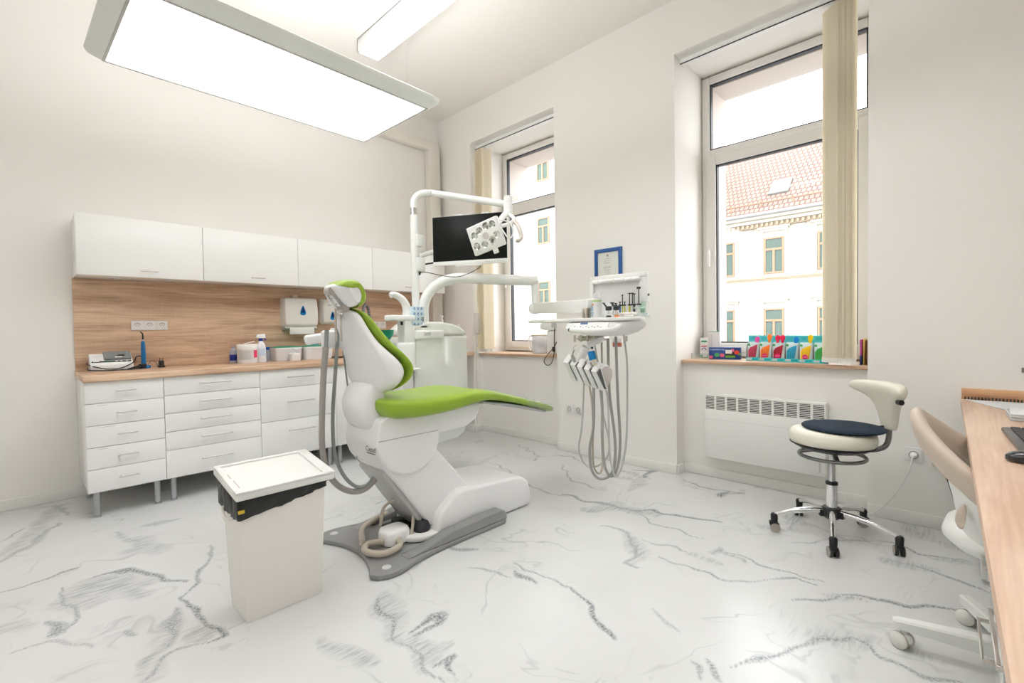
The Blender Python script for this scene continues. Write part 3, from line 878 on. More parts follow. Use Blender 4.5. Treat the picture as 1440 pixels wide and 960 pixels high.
# ------------------------------------------------------------------ ceiling lamps
def emit_mat(name, col, st):
    m = bpy.data.materials.new(name); m.use_nodes = True
    nt = m.node_tree; nt.nodes.clear()
    o = nt.nodes.new('ShaderNodeOutputMaterial'); e = nt.nodes.new('ShaderNodeEmission')
    e.inputs[0].default_value = tuple(col) + (1,); e.inputs[1].default_value = st
    nt.links.new(e.outputs[0], o.inputs[0]); return m
LAMPBODY = M('lamp_body_grey_white', (0.84, 0.86, 0.83), 0.4)
PZ = 2.46
t = thing('panel_lamp', 'large rectangular panel lamp hanging on wires above the green treatment chair', 'lamp', (-2.52, -1.93, PZ))
ang = radians(1.9)
mt = Matrix.Translation((-2.50, -1.935, 0)) @ Matrix.Rotation(ang, 4, 'Z')
hx, hy = 0.68, 0.345
mb = MB()
def fr(mb, ax, ay, bx, by, z0, z1, bev):
    mb.box(-ax, -bx, -ay, ay, z0, z1, bev, mat=mt); mb.box(bx, ax, -ay, ay, z0, z1, bev, mat=mt)
    mb.box(-bx, bx, -ay, -by, z0, z1, bev, mat=mt); mb.box(-bx, bx, by, ay, z0, z1, bev, mat=mt)
fr(mb, hx + 0.012, hy + 0.012, hx, hy, PZ - 0.004, PZ + 0.02, 0.002)
mb.build('inner_frame', M('lamp_aluminium', (0.55, 0.55, 0.53), 0.4, metal=0.3), t)
mb = MB()
ring0 = []
def rrect(ax, ay, z, r=0.03, n=5):
    out = []
    for cx, cy, a0 in ((ax - r, ay - r, 0), (-ax + r, ay - r, pi / 2), (-ax + r, -ay + r, pi), (ax - r, -ay + r, 3 * pi / 2)):
        for k in range(n):
            a = a0 + pi / 2 * k / (n - 1)
            out.append(mt @ Vector((cx + r * cos(a), cy + r * sin(a), z)))
    return out
mb.loft([rrect(hx + 0.012, hy + 0.012, PZ, 0.005), rrect(hx + 0.07, hy + 0.07, PZ + 0.035, 0.05), rrect(hx + 0.075, hy + 0.075, PZ + 0.05, 0.05),
         rrect(hx + 0.06, hy + 0.06, PZ + 0.062, 0.05), rrect(hx - 0.05, hy - 0.05, PZ + 0.075, 0.05)], cap=False)
mb.box(-hx + 0.04, hx - 0.04, -hy + 0.04, hy - 0.04, PZ + 0.068, PZ + 0.078, 0.002, mat=mt)
mb.build('housing', LAMPBODY, t)
mb = MB(); mb.box(-hx, hx, -hy, hy, PZ + 0.002, PZ + 0.008, mat=mt)
mb.build('diffuser', emit_mat('panel_diffuser_light', (0.985, 0.99, 1.0), PANEL), t)
mb = MB(); mb.box(-hx + 0.10, hx - 0.10, -hy + 0.08, hy - 0.08, PZ + 0.0785, PZ + 0.081, mat=mt)
mb.build('upward_fill_sheet', emit_mat('upward_fill_glow', (0.99, 0.99, 0.99), UP_FILL), t)  # unseen glowing sheet added on top to brighten the ceiling and walls
for sx in (-1, 1):
    for sy in (-1, 1):
        p = mt @ Vector((sx * 0.60, sy * 0.28, PZ + 0.075))
        mb = MB(); mb.cyl(p, (p.x, p.y, H), 0.0012, n=6); mb.lathe([(0, 0), (0.012, 0), (0.012, 0.01), (0, 0.02)], p, 12)
        mb.build('suspension_wire', STEEL, t)

TZ = 3.50
def tube_lamp(x0, y0, label, power):
    x1, y1 = x0 + 0.20, y0 + 1.60
    t = thing('fluorescent_lamp', label, 'lamp', (x0 + 0.1, y0 + 0.8, TZ), 'ceiling tube lamps')
    mb = MB()
    mb.box(x0, x0 + 0.012, y0, y1, TZ, H - 0.005, 0.002); mb.box(x1 - 0.012, x1, y0, y1, TZ, H - 0.005, 0.002)
    mb.box(x0, x1, y1 - 0.012, y1, TZ, H - 0.005, 0.002); mb.box(x0, x1, y0, y0 + 0.012, TZ, H - 0.005, 0.002)
    mb.box(x0, x1, y0, y1, H - 0.015, H - 0.001, 0.001)
    mb.build('housing', WHITE, t)
    mb = MB()
    for x in (x0 + 0.055, x1 - 0.055):
        mb = MB(); mb.cyl((x, y0 + 0.05, TZ + 0.045), (x, y1 - 0.05, TZ + 0.045), 0.013, n=12)
        mb.build('tube', emit_mat('tube_light', (0.985, 0.99, 1.0), TUBE * power), t)
        mb = MB(); mb.cyl((x, y1 - 0.05, TZ + 0.045), (x, y1 - 0.013, TZ + 0.045), 0.016, n=12); mb.cyl((x, y0 + 0.05, TZ + 0.045), (x, y0 + 0.013, TZ + 0.045), 0.016, n=12)
        mb.build('tube_holder', STEEL, t)
    mb = MB()
    LOUV = M('lamp_louvre', (0.9, 0.9, 0.88), 0.3)
    y = y0 + 0.06
    while y < y1 - 0.04:
        mb.box(x0 + 0.014, x1 - 0.014, y, y + 0.0015, TZ + 0.001, TZ + 0.028); y += 0.06
    mb.box((x0 + x1) / 2 - 0.004, (x0 + x1) / 2 + 0.004, y0 + 0.013, y1 - 0.013, TZ + 0.001, TZ + 0.03)
    mb.build('louvre', LOUV, t)

tube_lamp(-1.475, -2.45, 'long twin-tube fluorescent lamp on the ceiling behind the panel lamp', 0.28)
tube_lamp(-1.475, -4.60, 'added twin-tube fill lamp, out of view on the ceiling above the stool side of the room', 1.25)  # added out of view to even out the room light
tube_lamp(-4.70, -3.70, 'added twin-tube fill lamp, out of view on the ceiling behind the viewer', 1.2)  # unseen lamp put in as fill from the camera side
tube_lamp(-3.1, -6.35, 'added twin-tube fill lamp, out of view on the ceiling near the rear wall', 1.2)  # unseen fill lamp added to brighten surfaces that face the camera

# ------------------------------------------------------------------ dental chair
CY = -2.32
ch = thing('dental_chair', 'white dental treatment chair with lime green upholstery in the middle of the floor', 'dental chair', (-1.95, CY, 0))
# floor plate: wide front with concave edge, then rails to the rear
mb = MB()
def arcpts(p, q, s, n=8):
    out = []
    dx, dy = q[0] - p[0], q[1] - p[1]; l = math.hypot(dx, dy)
    for i in range(1, n):
        t = i / n; k = 4 * t * (1 - t) * s
        out.append((p[0] + dx * t - dy / l * k, p[1] + dy * t + dx / l * k))
    return out
near = [(-2.40, -2.64), (-2.35, -2.665), (-2.29, -2.665)]
far = [(-2.29, -1.975), (-2.35, -1.975), (-2.40, -2.005)]
poly = far[::-1] + []
poly = [(-2.425, -2.04)] + arcpts((-2.425, -2.04), (-2.425, -2.60), 0.085, 10) + [(-2.425, -2.60)] + near + \
       arcpts((-2.29, -2.665), (-1.90, -2.615), 0.018, 5) + [(-1.90, -2.615), (-1.55, -2.615), (-1.53, -2.60), (-1.53, -2.04), (-1.55, -2.025), (-1.90, -2.025)] + \
       arcpts((-1.90, -2.025), (-2.29, -1.975), 0.018, 5) + far
mb.prism(poly, 'z', 0.001, 0.028, 0.008)
# raised side rails
for s in (-1, 1):
    y0 = CY + s * 0.215; y1 = CY + s * 0.29
    mb.prism([(-2.22, 0.026), (-2.10, 0.045), (-1.95, 0.075), (-1.58, 0.085), (-1.545, 0.075), (-1.53, 0.03), (-1.53, 0.022), (-2.22, 0.022)], 'y', y0, y1, 0.008)
bp = mb.build('base_plate', GREYPLATE, ch)
for x, y in ((-2.335, -2.60), (-2.335, -2.05)):
    mb = MB(); mb.lathe([(0, 0.0), (0.022, 0.0), (0.022, 0.003), (0.018, 0.006), (0, 0.007)], (x, y, 0.0275))
    mb.build('bolt_cap', M('bolt_cap_grey', (0.6, 0.6, 0.6), 0.4), bp)
# base housing
mb = MB()
mb.prism([(-1.99, 0.028), (-1.955, 0.15), (-1.90, 0.195), (-1.845, 0.236), (-1.80, 0.245), (-1.40, 0.222), (-1.30, 0.205), (-1.245, 0.165), (-1.225, 0.10), (-1.22, 0.004), (-1.60, 0.004), (-1.62, 0.028)],
         'y', CY - 0.205, CY + 0.205, 0.022, 4)
mb.build('base_housing', SHELL, ch, angle=50)
# lift arm
mb = MB()
mb.prism([(-2.27, 0.47), (-2.14, 0.30), (-1.98, 0.075), (-1.90, 0.075), (-1.86, 0.11), (-1.70, 0.235), (-1.93, 0.50), (-2.05, 0.56)], 'y', CY - 0.15, CY + 0.15, 0.018, 3)
arm = mb.build('lift_arm', SHELL, ch, angle=50)
mb = MB()
mb.prism([(-2.262, 0.43), (-2.15, 0.27), (-2.005, 0.06), (-1.975, 0.06), (-2.12, 0.29), (-2.22, 0.45)], 'y', CY - 0.12, CY + 0.12, 0.01)
mb.build('arm_cover', M('grey_cover', (0.50, 0.50, 0.49), 0.35), arm)
# carrier drum under the seat
prof = [(-2.305, 0.60), (-2.29, 0.70), (-2.245, 0.722), (-1.99, 0.735), (-1.93, 0.70), (-1.925, 0.60)]
cx, cz, rr = -2.115, 0.585, 0.19
for k in range(13):
    a = radians(0 - 180 * k / 12); prof.append((cx + rr * cos(a), cz + rr * 0.97 * sin(a)))
mb = MB(); mb.prism(prof, 'y', CY - 0.175, CY + 0.175, 0.014, 3)
dr = mb.build('lift_housing', SHELL, ch, angle=35)
mb = MB(); mb.box(-2.30, -1.94, CY - 0.1762, CY + 0.1762, 0.602, 0.6045)
mb.build('seam', M('seam_grey', (0.30, 0.28, 0.26), 0.6), dr)
mb = MB(); mb.box(-2.2, -2.12, CY - 0.178, CY - 0.17, 0.705, 0.722, 0.002); mb.build('socket_slot', BLACK, dr)
text('logo', 'Castell', M('logo_grey', (0.16, 0.16, 0.15), 0.4), dr, (-2.3068, CY - 0.105, 0.545), (0, -1, 0), (0, 0, 1), 0.036)
mb = MB(); mb.box(-2.3075, -2.305, CY - 0.145, CY - 0.065, 0.534, 0.539); mb.build('logo_underline', M('logo_grey', (0.16, 0.16, 0.15), 0.4), dr)
# seat pan
mb = MB()
mb.prism([(-2.20, 0.715), (-2.02, 0.70), (-1.62, 0.72), (-1.60, 0.705), (-1.64, 0.62), (-1.72, 0.585), (-1.96, 0.575), (-2.18, 0.64)], 'y', CY - 0.16, CY + 0.16, 0.02, 3)
mb.build('seat_pan', SHELL, ch, angle=50)
# seat cushion with leg rest
sec = [(-2.285, 0.15, 0.800, 0.765), (-2.272, 0.20, 0.816, 0.735), (-2.24, 0.235, 0.820, 0.702), (-2.16, 0.25, 0.815, 0.69), (-2.02, 0.257, 0.805, 0.688),
       (-1.86, 0.257, 0.805, 0.695), (-1.72, 0.252, 0.812, 0.715), (-1.61, 0.243, 0.806, 0.727), (-1.51, 0.230, 0.782, 0.712), (-1.36, 0.208, 0.737, 0.68), (-1.20, 0.186, 0.690, 0.637),
       (-1.05, 0.168, 0.650, 0.590), (-0.95, 0.154, 0.620, 0.562), (-0.905, 0.138, 0.606, 0.552), (-0.885, 0.11, 0.596, 0.558)]
mb = MB(); rings = []
for x, hw, zt, zb in sec:
    rr_ = []
    for p in ell((x, CY, (zt + zb) / 2), hw, (zt - zb) / 2, 36, 3.6, (0, 1, 0), (0, 0, 1)):
        # shallow dish on top
        k = 1 - min(1, abs(p.y - CY) / hw) ** 2
        if p.z > (zt + zb) / 2: p.z -= 0.012 * k * (1 if x < -1.3 else 0.5)
        rr_.append(p)
    rings.append(rr_)
mb.loft(rings)
seat = mb.build('seat_cushion', GREEN, ch, angle=70, sub=1)
# under tray of the leg rest
mb = MB(); rings = []
for x, hw, z0, z1 in ((-1.62, 0.19, 0.728, 0.706), (-1.45, 0.19, 0.70, 0.672), (-1.20, 0.165, 0.643, 0.618), (-0.98, 0.14, 0.582, 0.562)):
    rings.append(ell((x, CY, (z0 + z1) / 2), hw, (z0 - z1) / 2, 24, 4, (0, 1, 0), (0, 0, 1)))
mb.loft(rings); mb.build('leg_rest_tray', M('glossy_grey_tray', (0.42, 0.43, 0.44), 0.12), ch)
# clear foot cover with ribs
mb = MB(); rings = []
for x, hw, zt, zb in ((-1.225, 0.192, 0.700, 0.628), (-1.05, 0.172, 0.649, 0.588), (-0.95, 0.156, 0.617, 0.562), (-0.90, 0.137, 0.600, 0.553), (-0.88, 0.105, 0.590, 0.560)):
    rings.append(ell((x, CY, (zt + zb) / 2), hw, (zt - zb) / 2, 32, 3.6, (0, 1, 0), (0, 0, 1)))
mb.loft(rings, cap=False)
fc = mb.build('foot_cover', CLEAR, ch, angle=70)
for k in range(14):
    x = -1.20 + 0.022 * k; hw = 0.165 - (x + 1.2) * 0.12; z = 0.700 - (x + 1.22) * 0.295
    mb = MB(); mb.tube([(x, CY - hw, z), (x, CY, z - 0.004), (x, CY + hw, z)], 0.0035, 6, 3)
    mb.build('rib', CLEAR, fc)
# backrest shell and cushion: horizontal slices (z, x of the back, half width, depth to cushion, cushion thickness)
bk = [(0.825, -2.235, 0.07, 0.03, 0.015), (0.838, -2.255, 0.125, 0.06, 0.022), (0.86, -2.275, 0.172, 0.105, 0.028), (0.89, -2.290, 0.200, 0.145, 0.030), (0.925, -2.300, 0.214, 0.170, 0.030),
      (0.96, -2.308, 0.216, 0.178, 0.032), (1.00, -2.318, 0.208, 0.160, 0.042), (1.045, -2.330, 0.190, 0.118, 0.060), (1.09, -2.343, 0.166, 0.082, 0.072), (1.14, -2.360, 0.146, 0.066, 0.068),
      (1.19, -2.378, 0.132, 0.060, 0.055), (1.232, -2.392, 0.115, 0.058, 0.042), (1.252, -2.398, 0.080, 0.045, 0.032), (1.260, -2.398, 0.04, 0.03, 0.02)]
mb = MB(); rings = []
for z, xb, hw, dp, tc_ in bk:
    rings.append(ell((xb + dp / 2, CY, z), dp / 2, hw, 40, 3.2))
mb.loft(rings); back = mb.build('backrest_shell', SHELL, ch, angle=70, sub=1)
mb = MB(); rings = []
for z, xb, hw, dp, tc_ in bk:
    x0 = xb + dp - 0.006; w2 = hw + 0.004
    ring = ell((x0 + tc_ / 2, CY, z + 0.006), tc_ / 2, w2, 40, 3.0)
    for p in ring:
        if p.x > x0 + tc_ / 2: p.x -= 0.014 * (1 - min(1, abs(p.y - CY) / w2) ** 2) * (1 if tc_ > 0.04 else 0)
    rings.append(ring)
mb.loft(rings); mb.build('backrest_cushion', GREEN, ch, angle=70, sub=1)
# bracket between backrest and lift housing
mb = MB(); rings = []
for z, x, hx_, hy_ in ((0.630, -2.235, 0.055, 0.125), (0.68, -2.262, 0.070, 0.135), (0.75, -2.278, 0.078, 0.138), (0.81, -2.276, 0.072, 0.138), (0.87, -2.262, 0.052, 0.13), (0.89, -2.255, 0.03, 0.10)):
    rings.append(ell((x, CY + 0.02, z), hx_, hy_, 28, 3.4))
mb.loft(rings); mb.build('backrest_bracket', SHELL, ch, angle=70, sub=1)
# headrest bars
for y in (CY - 0.028, CY + 0.030):
    mb = MB(); mb.box(-2.413, -2.403, y - 0.005, y + 0.005, 1.10, 1.275, 0.002); mb.build('headrest_bar', M('satin_bar', (0.62, 0.58, 0.52), 0.3, metal=0.7), ch)
# headrest: side profile in x-z, D shape
def closed_spline(P, n=4):
    out = []; m = len(P)
    for i in range(m):
        a, b, c, d = P[i - 1], P[i], P[(i + 1) % m], P[(i + 2) % m]
        for k in range(n):
            t = k / n
            out.append(tuple(0.5 * (2 * b[q] + (c[q] - a[q]) * t + (2 * a[q] - 5 * b[q] + 4 * c[q] - d[q]) * t * t + (3 * b[q] - a[q] - 3 * c[q] + d[q]) * t ** 3) for q in (0, 1)))
    return out
def XZ(*ps): return [(p[0], p[2]) for p in ps]
shell_prof = XZ((-2.483, -2.37, 1.362), (-2.462, -2.37, 1.379), (-2.43, -2.37, 1.386), (-2.397, -2.37, 1.386), (-2.364, -2.37, 1.372), (-2.34, -2.37, 1.345), (-2.331, -2.37, 1.313), (-2.344, -2.37, 1.284), (-2.37, -2.37, 1.27), (-2.393, -2.37, 1.269), (-2.421, -2.37, 1.289), (-2.46, -2.37, 1.333))
cush = XZ((-2.469, -2.37, 1.372), (-2.44, -2.37, 1.394), (-2.4, -2.37, 1.403), (-2.359, -2.37, 1.397), (-2.33, -2.37, 1.37), (-2.312, -2.37, 1.332), (-2.32, -2.37, 1.292), (-2.348, -2.37, 1.268), (-2.367, -2.37, 1.263),
          (-2.359, -2.37, 1.277), (-2.347, -2.37, 1.295), (-2.343, -2.37, 1.32), (-2.353, -2.37, 1.344), (-2.375, -2.37, 1.368), (-2.405, -2.37, 1.377), (-2.444, -2.37, 1.371))
FX, FZ = shell_prof[5][0] - 0.02, shell_prof[5][1] - 0.01
def pad(name, prof, mat, hw, p):
    mb = MB(); rings = []
    for k in range(13):
        t = -1 + 2 * k / 12; y = -2.37 + hw * sin(t * pi / 2); s_ = max(0.30, (1 - abs(sin(t * pi / 2)) ** p) ** 0.5)
        if k in (0, 12): s_ = 0.45
        rings.append([(FX + (x - FX) * s_, y, FZ + (z - FZ) * (s_ * 0.6 + 0.4)) for x, z in closed_spline(prof, 3)])
    mb.loft(rings); return mb.build(name, mat, ch, angle=70)
pad('headrest_shell', shell_prof, SHELL, 0.088, 4)
pad('headrest_cushion', cush, GREEN, 0.093, 5)
# headrest joint: strip with two round knobs on the rear face
A = Vector((-2.473, -2.37, 1.356)); B = Vector((-2.394, -2.35, 1.256)); d = (B - A).normalized(); nrm = Vector((d.z, 0, -d.x))
if nrm.x > 0: nrm = -nrm
d.y = 0; d.normalize()
mtj = Matrix(((d.x, 0, nrm.x, A.x - 0.004), (0, 1, 0, -2.375), (d.z, 0, nrm.z, A.z), (0, 0, 0, 1)))
Lj = (B - A).length
mb = MB(); mb.box(0.0, Lj, -0.024, 0.024, -0.006, 0.012, 0.004, mat=mtj); j = mb.build('headrest_joint', M('joint_grey', (0.42, 0.42, 0.42), 0.35, metal=0.4), ch)
mb = MB(); mb.box(0.03, Lj - 0.035, -0.016, 0.016, 0.012, 0.017, 0.003, mat=mtj); mb.build('joint_cover', SHELL, j)
for u in (0.012, Lj - 0.012):
    mb = MB(); p = mtj @ Vector((u, -0.026, 0.004)); q = mtj @ Vector((u, 0.026, 0.004)); mb.cyl(p, q, 0.020, n=24); mb.cyl(p - Vector((0, 0.003, 0)), p, 0.011, n=16)
    mb.build('joint_knob', M('knob_metal', (0.52, 0.49, 0.46), 0.3, metal=0.7), j)
for u in (0.045, Lj - 0.05):
    mb = MB(); mb.cyl(mtj @ Vector((u, 0, 0.016)), mtj @ Vector((u, 0, 0.019)), 0.0035, n=10); mb.build('screw', GREYMETAL, j)
mb = MB(); mb.tube([mtj @ Vector((0.0, 0.03, 0.012)), mtj @ Vector((0.06, 0.034, 0.02)), mtj @ Vector((Lj, 0.03, 0.014))], 0.006, 8, 4); mb.build('joint_lever', SHELL, j)
mb = MB(); mb.tube([(B.x - 0.004, -2.36, B.z + 0.01), (B.x - 0.01, -2.34, B.z - 0.02), (-2.395, CY, 1.225)], 0.013, 10, 3); mb.build('headrest_neck', CHROME, ch)

# foot pedal lying on the plate
ft = thing('foot_pedal', 'white and black foot control lying coiled on the grey base plate of the dental chair', 'foot control', (-2.1, -2.40, 0.03))
mb = MB(); rings = []
for z, k in ((0.031, 0.85), (0.036, 1.0), (0.085, 1.0), (0.104, 0.9), (0.112, 0.6)):
    rings.append(ell((-2.16, -2.385, z), 0.075 * k, 0.065 * k, 32, 3.4))
mb.loft(rings); mb.build('pedal_body', WHITE_PLASTIC, ft, angle=60)
mb = MB(); rings = []
for z, k in ((0.031, 0.9), (0.036, 1.0), (0.056, 1.0), (0.062, 0.92)):
    rings.append(ell((-2.035, -2.455, z), 0.10 * k, 0.062 * k, 32, 2.4, (0.9, -0.42, 0), (0.42, 0.9, 0)))
mb.loft(rings); mb.build('pedal_plate', WHITE_PLASTIC, ft, angle=60)
mb = MB(); mb.lathe([(0, 0), (0.044, 0), (0.046, 0.02), (0.040, 0.05), (0.034, 0.06), (0, 0.062)], (-2.02, -2.435, 0.060), 28)
kb = mb.build('pedal_knob', M('knob_black', (0.03, 0.03, 0.035), 0.4), ft)
mb = MB()
for k in range(3):
    mb.cyl((-2.035 + 0.012 * k, -2.445 + 0.008 * k, 0.1215), (-2.035 + 0.012 * k, -2.445 + 0.008 * k, 0.1235), 0.0035, n=8)
mb.build('knob_mark', WHITE_PLASTIC, kb)
mb = MB(); mb.tube([(-2.235, -2.41, 0.06), (-2.30, -2.36, 0.055), (-2.345, -2.42, 0.052), (-2.30, -2.51, 0.052), (-2.20, -2.50, 0.055), (-2.17, -2.44, 0.062)], 0.016, 12, 8)
mb.build('pedal_cable', HOSE_B, ft)
mb = MB(); mb.tube([(-2.33, -2.36, 0.07), (-2.24, -2.20, 0.07), (-2.10, -2.10, 0.06), (-2.02, -2.08, 0.055)], 0.016, 12, 8); mb.build('pedal_cable', HOSE_B, ft)
mb = MB(); mb.tube([(-2.19, -2.30, 0.10), (-2.17, -2.31, 0.20), (-2.10, -2.36, 0.235), (-2.06, -2.41, 0.20), (-2.07, -2.43, 0.12), (-2.09, -2.44, 0.055)], 0.0085, 10, 8); mb.build('pedal_handle', HOSE_B, ft)
mb = MB(); mb.box(-2.13, -1.99, -2.33, -2.20, 0.029, 0.062, 0.01); mb.box(-2.10, -2.04, -2.31, -2.25, 0.062, 0.10, 0.01); mb.build('pedal_bracket', RUBBER, ft)

# ------------------------------------------------------------------ dental unit beside the chair
UF, UBK = -1.64, -1.27
un = thing('dental_unit', 'tall white dental unit with spittoon and rounded top behind the treatment chair', 'dental unit', (-1.25, -1.45, 0))
mb = MB()
mb.prism([(-1.495, 0.30), (-1.495, 1.105), (-0.985, 1.105), (-0.985, 0.42), (-1.03, 0.32), (-1.10, 0.285), (-1.30, 0.27)], 'y', UBK, UF, 0.02, 3)
mb.build('cabinet', M('glossy_unit_white', (0.78, 0.80, 0.76), 0.12, coat=0.4), un, angle=50)
mb = MB()
top = [(-1.495, 1.11), (-1.495, 1.155), (-1.47, 1.175), (-1.43, 1.205), (-1.38, 1.215), (-1.24, 1.213), (-1.14, 1.198), (-1.06, 1.172), (-1.01, 1.140), (-0.985, 1.11)]
mb.prism(top, 'y', UBK, UF, 0.016, 3)
tp = mb.build('cabinet_top', M('glossy_unit_white', (0, 0, 0)), un, angle=50)
mb = MB(); mb.box(-1.505, -1.24, UF - 0.02, UF + 0.02, 1.085, 1.150, 0.012, 3); fp = mb.build('front_ledge', SHELL, un)
text('logo', 'Castell', M('logo_grey', (0, 0, 0)), fp, (-1.40, UF - 0.0205, 1.122), (1, 0, 0), (0, 0, 1), 0.022)
mb = MB(); mb.box(-1.43, -1.37, UF - 0.021, UF - 0.0195, 1.113, 1.116); mb.build('logo_underline', M('logo_grey', (0, 0, 0)), fp)
mb = MB(); mb.box(-1.50, -1.42, -1.60, -1.45, 0.001, 0.32, 0.02)
mb.build('floor_column', SHELL, un)
# spittoon column
mb = MB()
mb.box(-1.66, -1.50, -1.66, -1.50, 0.86, 1.065, 0.02, 3)
mb.box(-1.585, -1.495, -1.645, -1.54, 1.04, 1.255, 0.012, 3)
mb.box(-1.72, -1.49, -1.70, -1.48, 0.862, 0.876, 0.006)
mb.box(-1.60, -1.50, -1.62, -1.50, 0.42, 0.865, 0.01)
col = mb.build('spittoon_column', SHELL, un)
mb = MB(); mb.box(-1.70, -1.495, -1.655, -1.555, 1.222, 1.262, 0.01, 3); mb.build('filler_bracket', SHELL, col)
mb = MB(); mb.box(-1.618, -1.598, -1.6455, -1.64, 1.19, 1.215, 0.001); mb.build('sensor', BLACK, col)
mb = MB(); mb.tube([(-1.537, -1.6, 1.248), (-1.535, -1.6, 1.311), (-1.558, -1.6, 1.362), (-1.599, -1.6, 1.397), (-1.646, -1.6, 1.411), (-1.669, -1.6, 1.402)], 0.026, 16, 6, radii=[0.034, 0.032, 0.028, 0.024, 0.022, 0.020])
mb.build('water_spout', SHELL, un)
mb = MB(); mb.lathe([(0.0, 0.002), (0.03, 0), (0.055, 0.012), (0.078, 0.05), (0.086, 0.085), (0.082, 0.085), (0.072, 0.05), (0.048, 0.016), (0, 0.012)], (-1.745, -1.60, 1.072), 32)
gm = M('green_glass', (0.01, 0.42, 0.27), 0.08, trans=0.75); mb.build('spittoon_bowl', gm, un, angle=70)
# monitor pole
mb = MB()
mb.cyl((-1.40, -1.52, 1.19), (-1.40, -1.52, 2.03), 0.030, n=24)
pole = mb.build('monitor_pole', TUBEW, un)
mb = MB(); mb.lathe([(0.026, 0), (0.028, 0.002), (0.028, 0.006), (0.025, 0.008), (0.025, 0.014), (0.028, 0.016), (0.028, 0.05), (0.025, 0.052), (0.025, 0.058), (0.022, 0.06)], (-1.40, -1.52, 2.03)); mb.build('pole_ring', CHROME, pole)
mb = MB(); mb.box(-1.41, -1.345, -1.57, -1.50, 1.79, 1.88, 0.01); mb.build('pole_clamp', TUBEW, pole)
mb = MB(); mb.box(-1.41, -1.335, -1.57, -1.50, 1.60, 1.71, 0.012); mb.build('pole_clamp', TUBEW, pole)
# lamp arm
mb = MB()
mb.tube([(-1.40, -1.52, 2.085), (-1.398, -1.522, 2.14), (-1.37, -1.54, 2.185), (-1.31, -1.575, 2.205), (-1.24, -1.62, 2.20), (-1.019, -2.131, 2.063)], 0.026, 16, 8)
mb.build('lamp_arm', TUBEW, un)
# delivery arm
mb = MB()
mb.tube([(-1.35, -1.55, 1.18), (-1.348, -1.552, 1.34), (-1.31, -1.583, 1.45), (-1.23, -1.645, 1.525), (-1.12, -1.717, 1.553), (-0.95, -1.825, 1.548), (-0.60, -2.05, 1.535)], 0.041, 20, 8)
mb.build('delivery_arm', TUBEW, un)

# ------------------------------------------------------------------ monitor
TLm, BLm, BRm = Vector((-1.258, -1.514, 2.018)), Vector((-1.245, -1.541, 1.682)), Vector((-0.949, -2.074, 1.661))
mu = (BRm - BLm); mu.z = 0; mw = mu.length; mu.normalize(); mv = Vector((0, 0, 1)); mn = mu.cross(mv); mn.normalize()
if mn.dot(FWD) > 0: mn = -mn
mhgt = 0.352
mo = BLm.copy()
MM = Matrix(((mu.x, mv.x, mn.x, mo.x), (mu.y, mv.y, mn.y, mo.y), (0, 1, 0, mo.z), (0, 0, 0, 1)))
mon = thing('monitor', 'wide black-screened monitor with white rim mounted on the pole of the dental unit', 'monitor', tuple(mo + mu * mw / 2))
mb2 = MB(); mb2.box(0, mw, -0.012, mhgt, -0.035, 0.0, 0.004, mat=MM); mb2.box(0.001, mw - 0.001, -0.030, 0.0, -0.02, 0.003, 0.003, mat=MM)
mb2.box(0.30 * mw, 0.66 * mw, -0.040, -0.028, -0.014, 0.002, 0.003, mat=MM)
mb2.box(0.30 * mw, 0.40 * mw, mhgt, mhgt + 0.012, -0.03, -0.01, 0.004, mat=MM); mb2.box(0.66 * mw, 0.76 * mw, mhgt, mhgt + 0.012, -0.03, -0.01, 0.004, mat=MM)
mb2.build('monitor_housing', WHITE_PLASTIC, mon)
mb = MB(); mb.box(0.003, mw - 0.003, 0.003, mhgt - 0.003, -0.001, 0.0022, 0.001, mat=MM); mb.build('screen', M('black_screen', (0.006, 0.008, 0.006), 0.35, spec=0.2), mon)
mb = MB()
for k in range(7):
    u = mw * (0.72 + 0.035 * k); mb.box(u, u + 0.012, -0.018, -0.0145, 0.003, 0.0036, mat=MM)
mb.build('control_marks', M('mark_grey', (0.35, 0.37, 0.4), 0.5), mon)
mb = MB(); bc = mo + mu * mw * 0.45 + mv * mhgt * 0.5 - mn * 0.035
mb.tube([(-1.37, -1.535, 1.72), tuple(mo + mv * 0.10 + mu * 0.03 - mn * 0.06), tuple(bc - mn * 0.03 - mv * 0.08), tuple(bc - mv * 0.08)], 0.018, 10, 5)
mb.box(-0.06 + mw * .45, 0.06 + mw * .45, mhgt * .3, mhgt * .6, -0.055, -0.035, 0.004, mat=MM); mb.build('bracket', TUBEW, mon)
mb = MB(); mb.tube([tuple(mo + mu * 0.005 - mn * 0.01), (mo.x - 0.09, mo.y + 0.01, mo.z - 0.03), (-1.385, -1.555, 1.575)], 0.0065, 8, 6); mb.build('power_cord', BLACK, mon)
mb = MB(); mb.tube([(-1.385, -1.555, 1.585), (-1.354, -1.604, 1.59), (-1.291, -1.742, 1.555), (-1.256, -1.85, 1.542), (-1.16, -1.875, 1.573), (-1.073, -1.891, 1.621), tuple(mo + mu * mw * 0.64 - mv * 0.03 - mn * 0.015)], 0.0028, 6, 6); mb.build('power_cord', BLACK, mon)

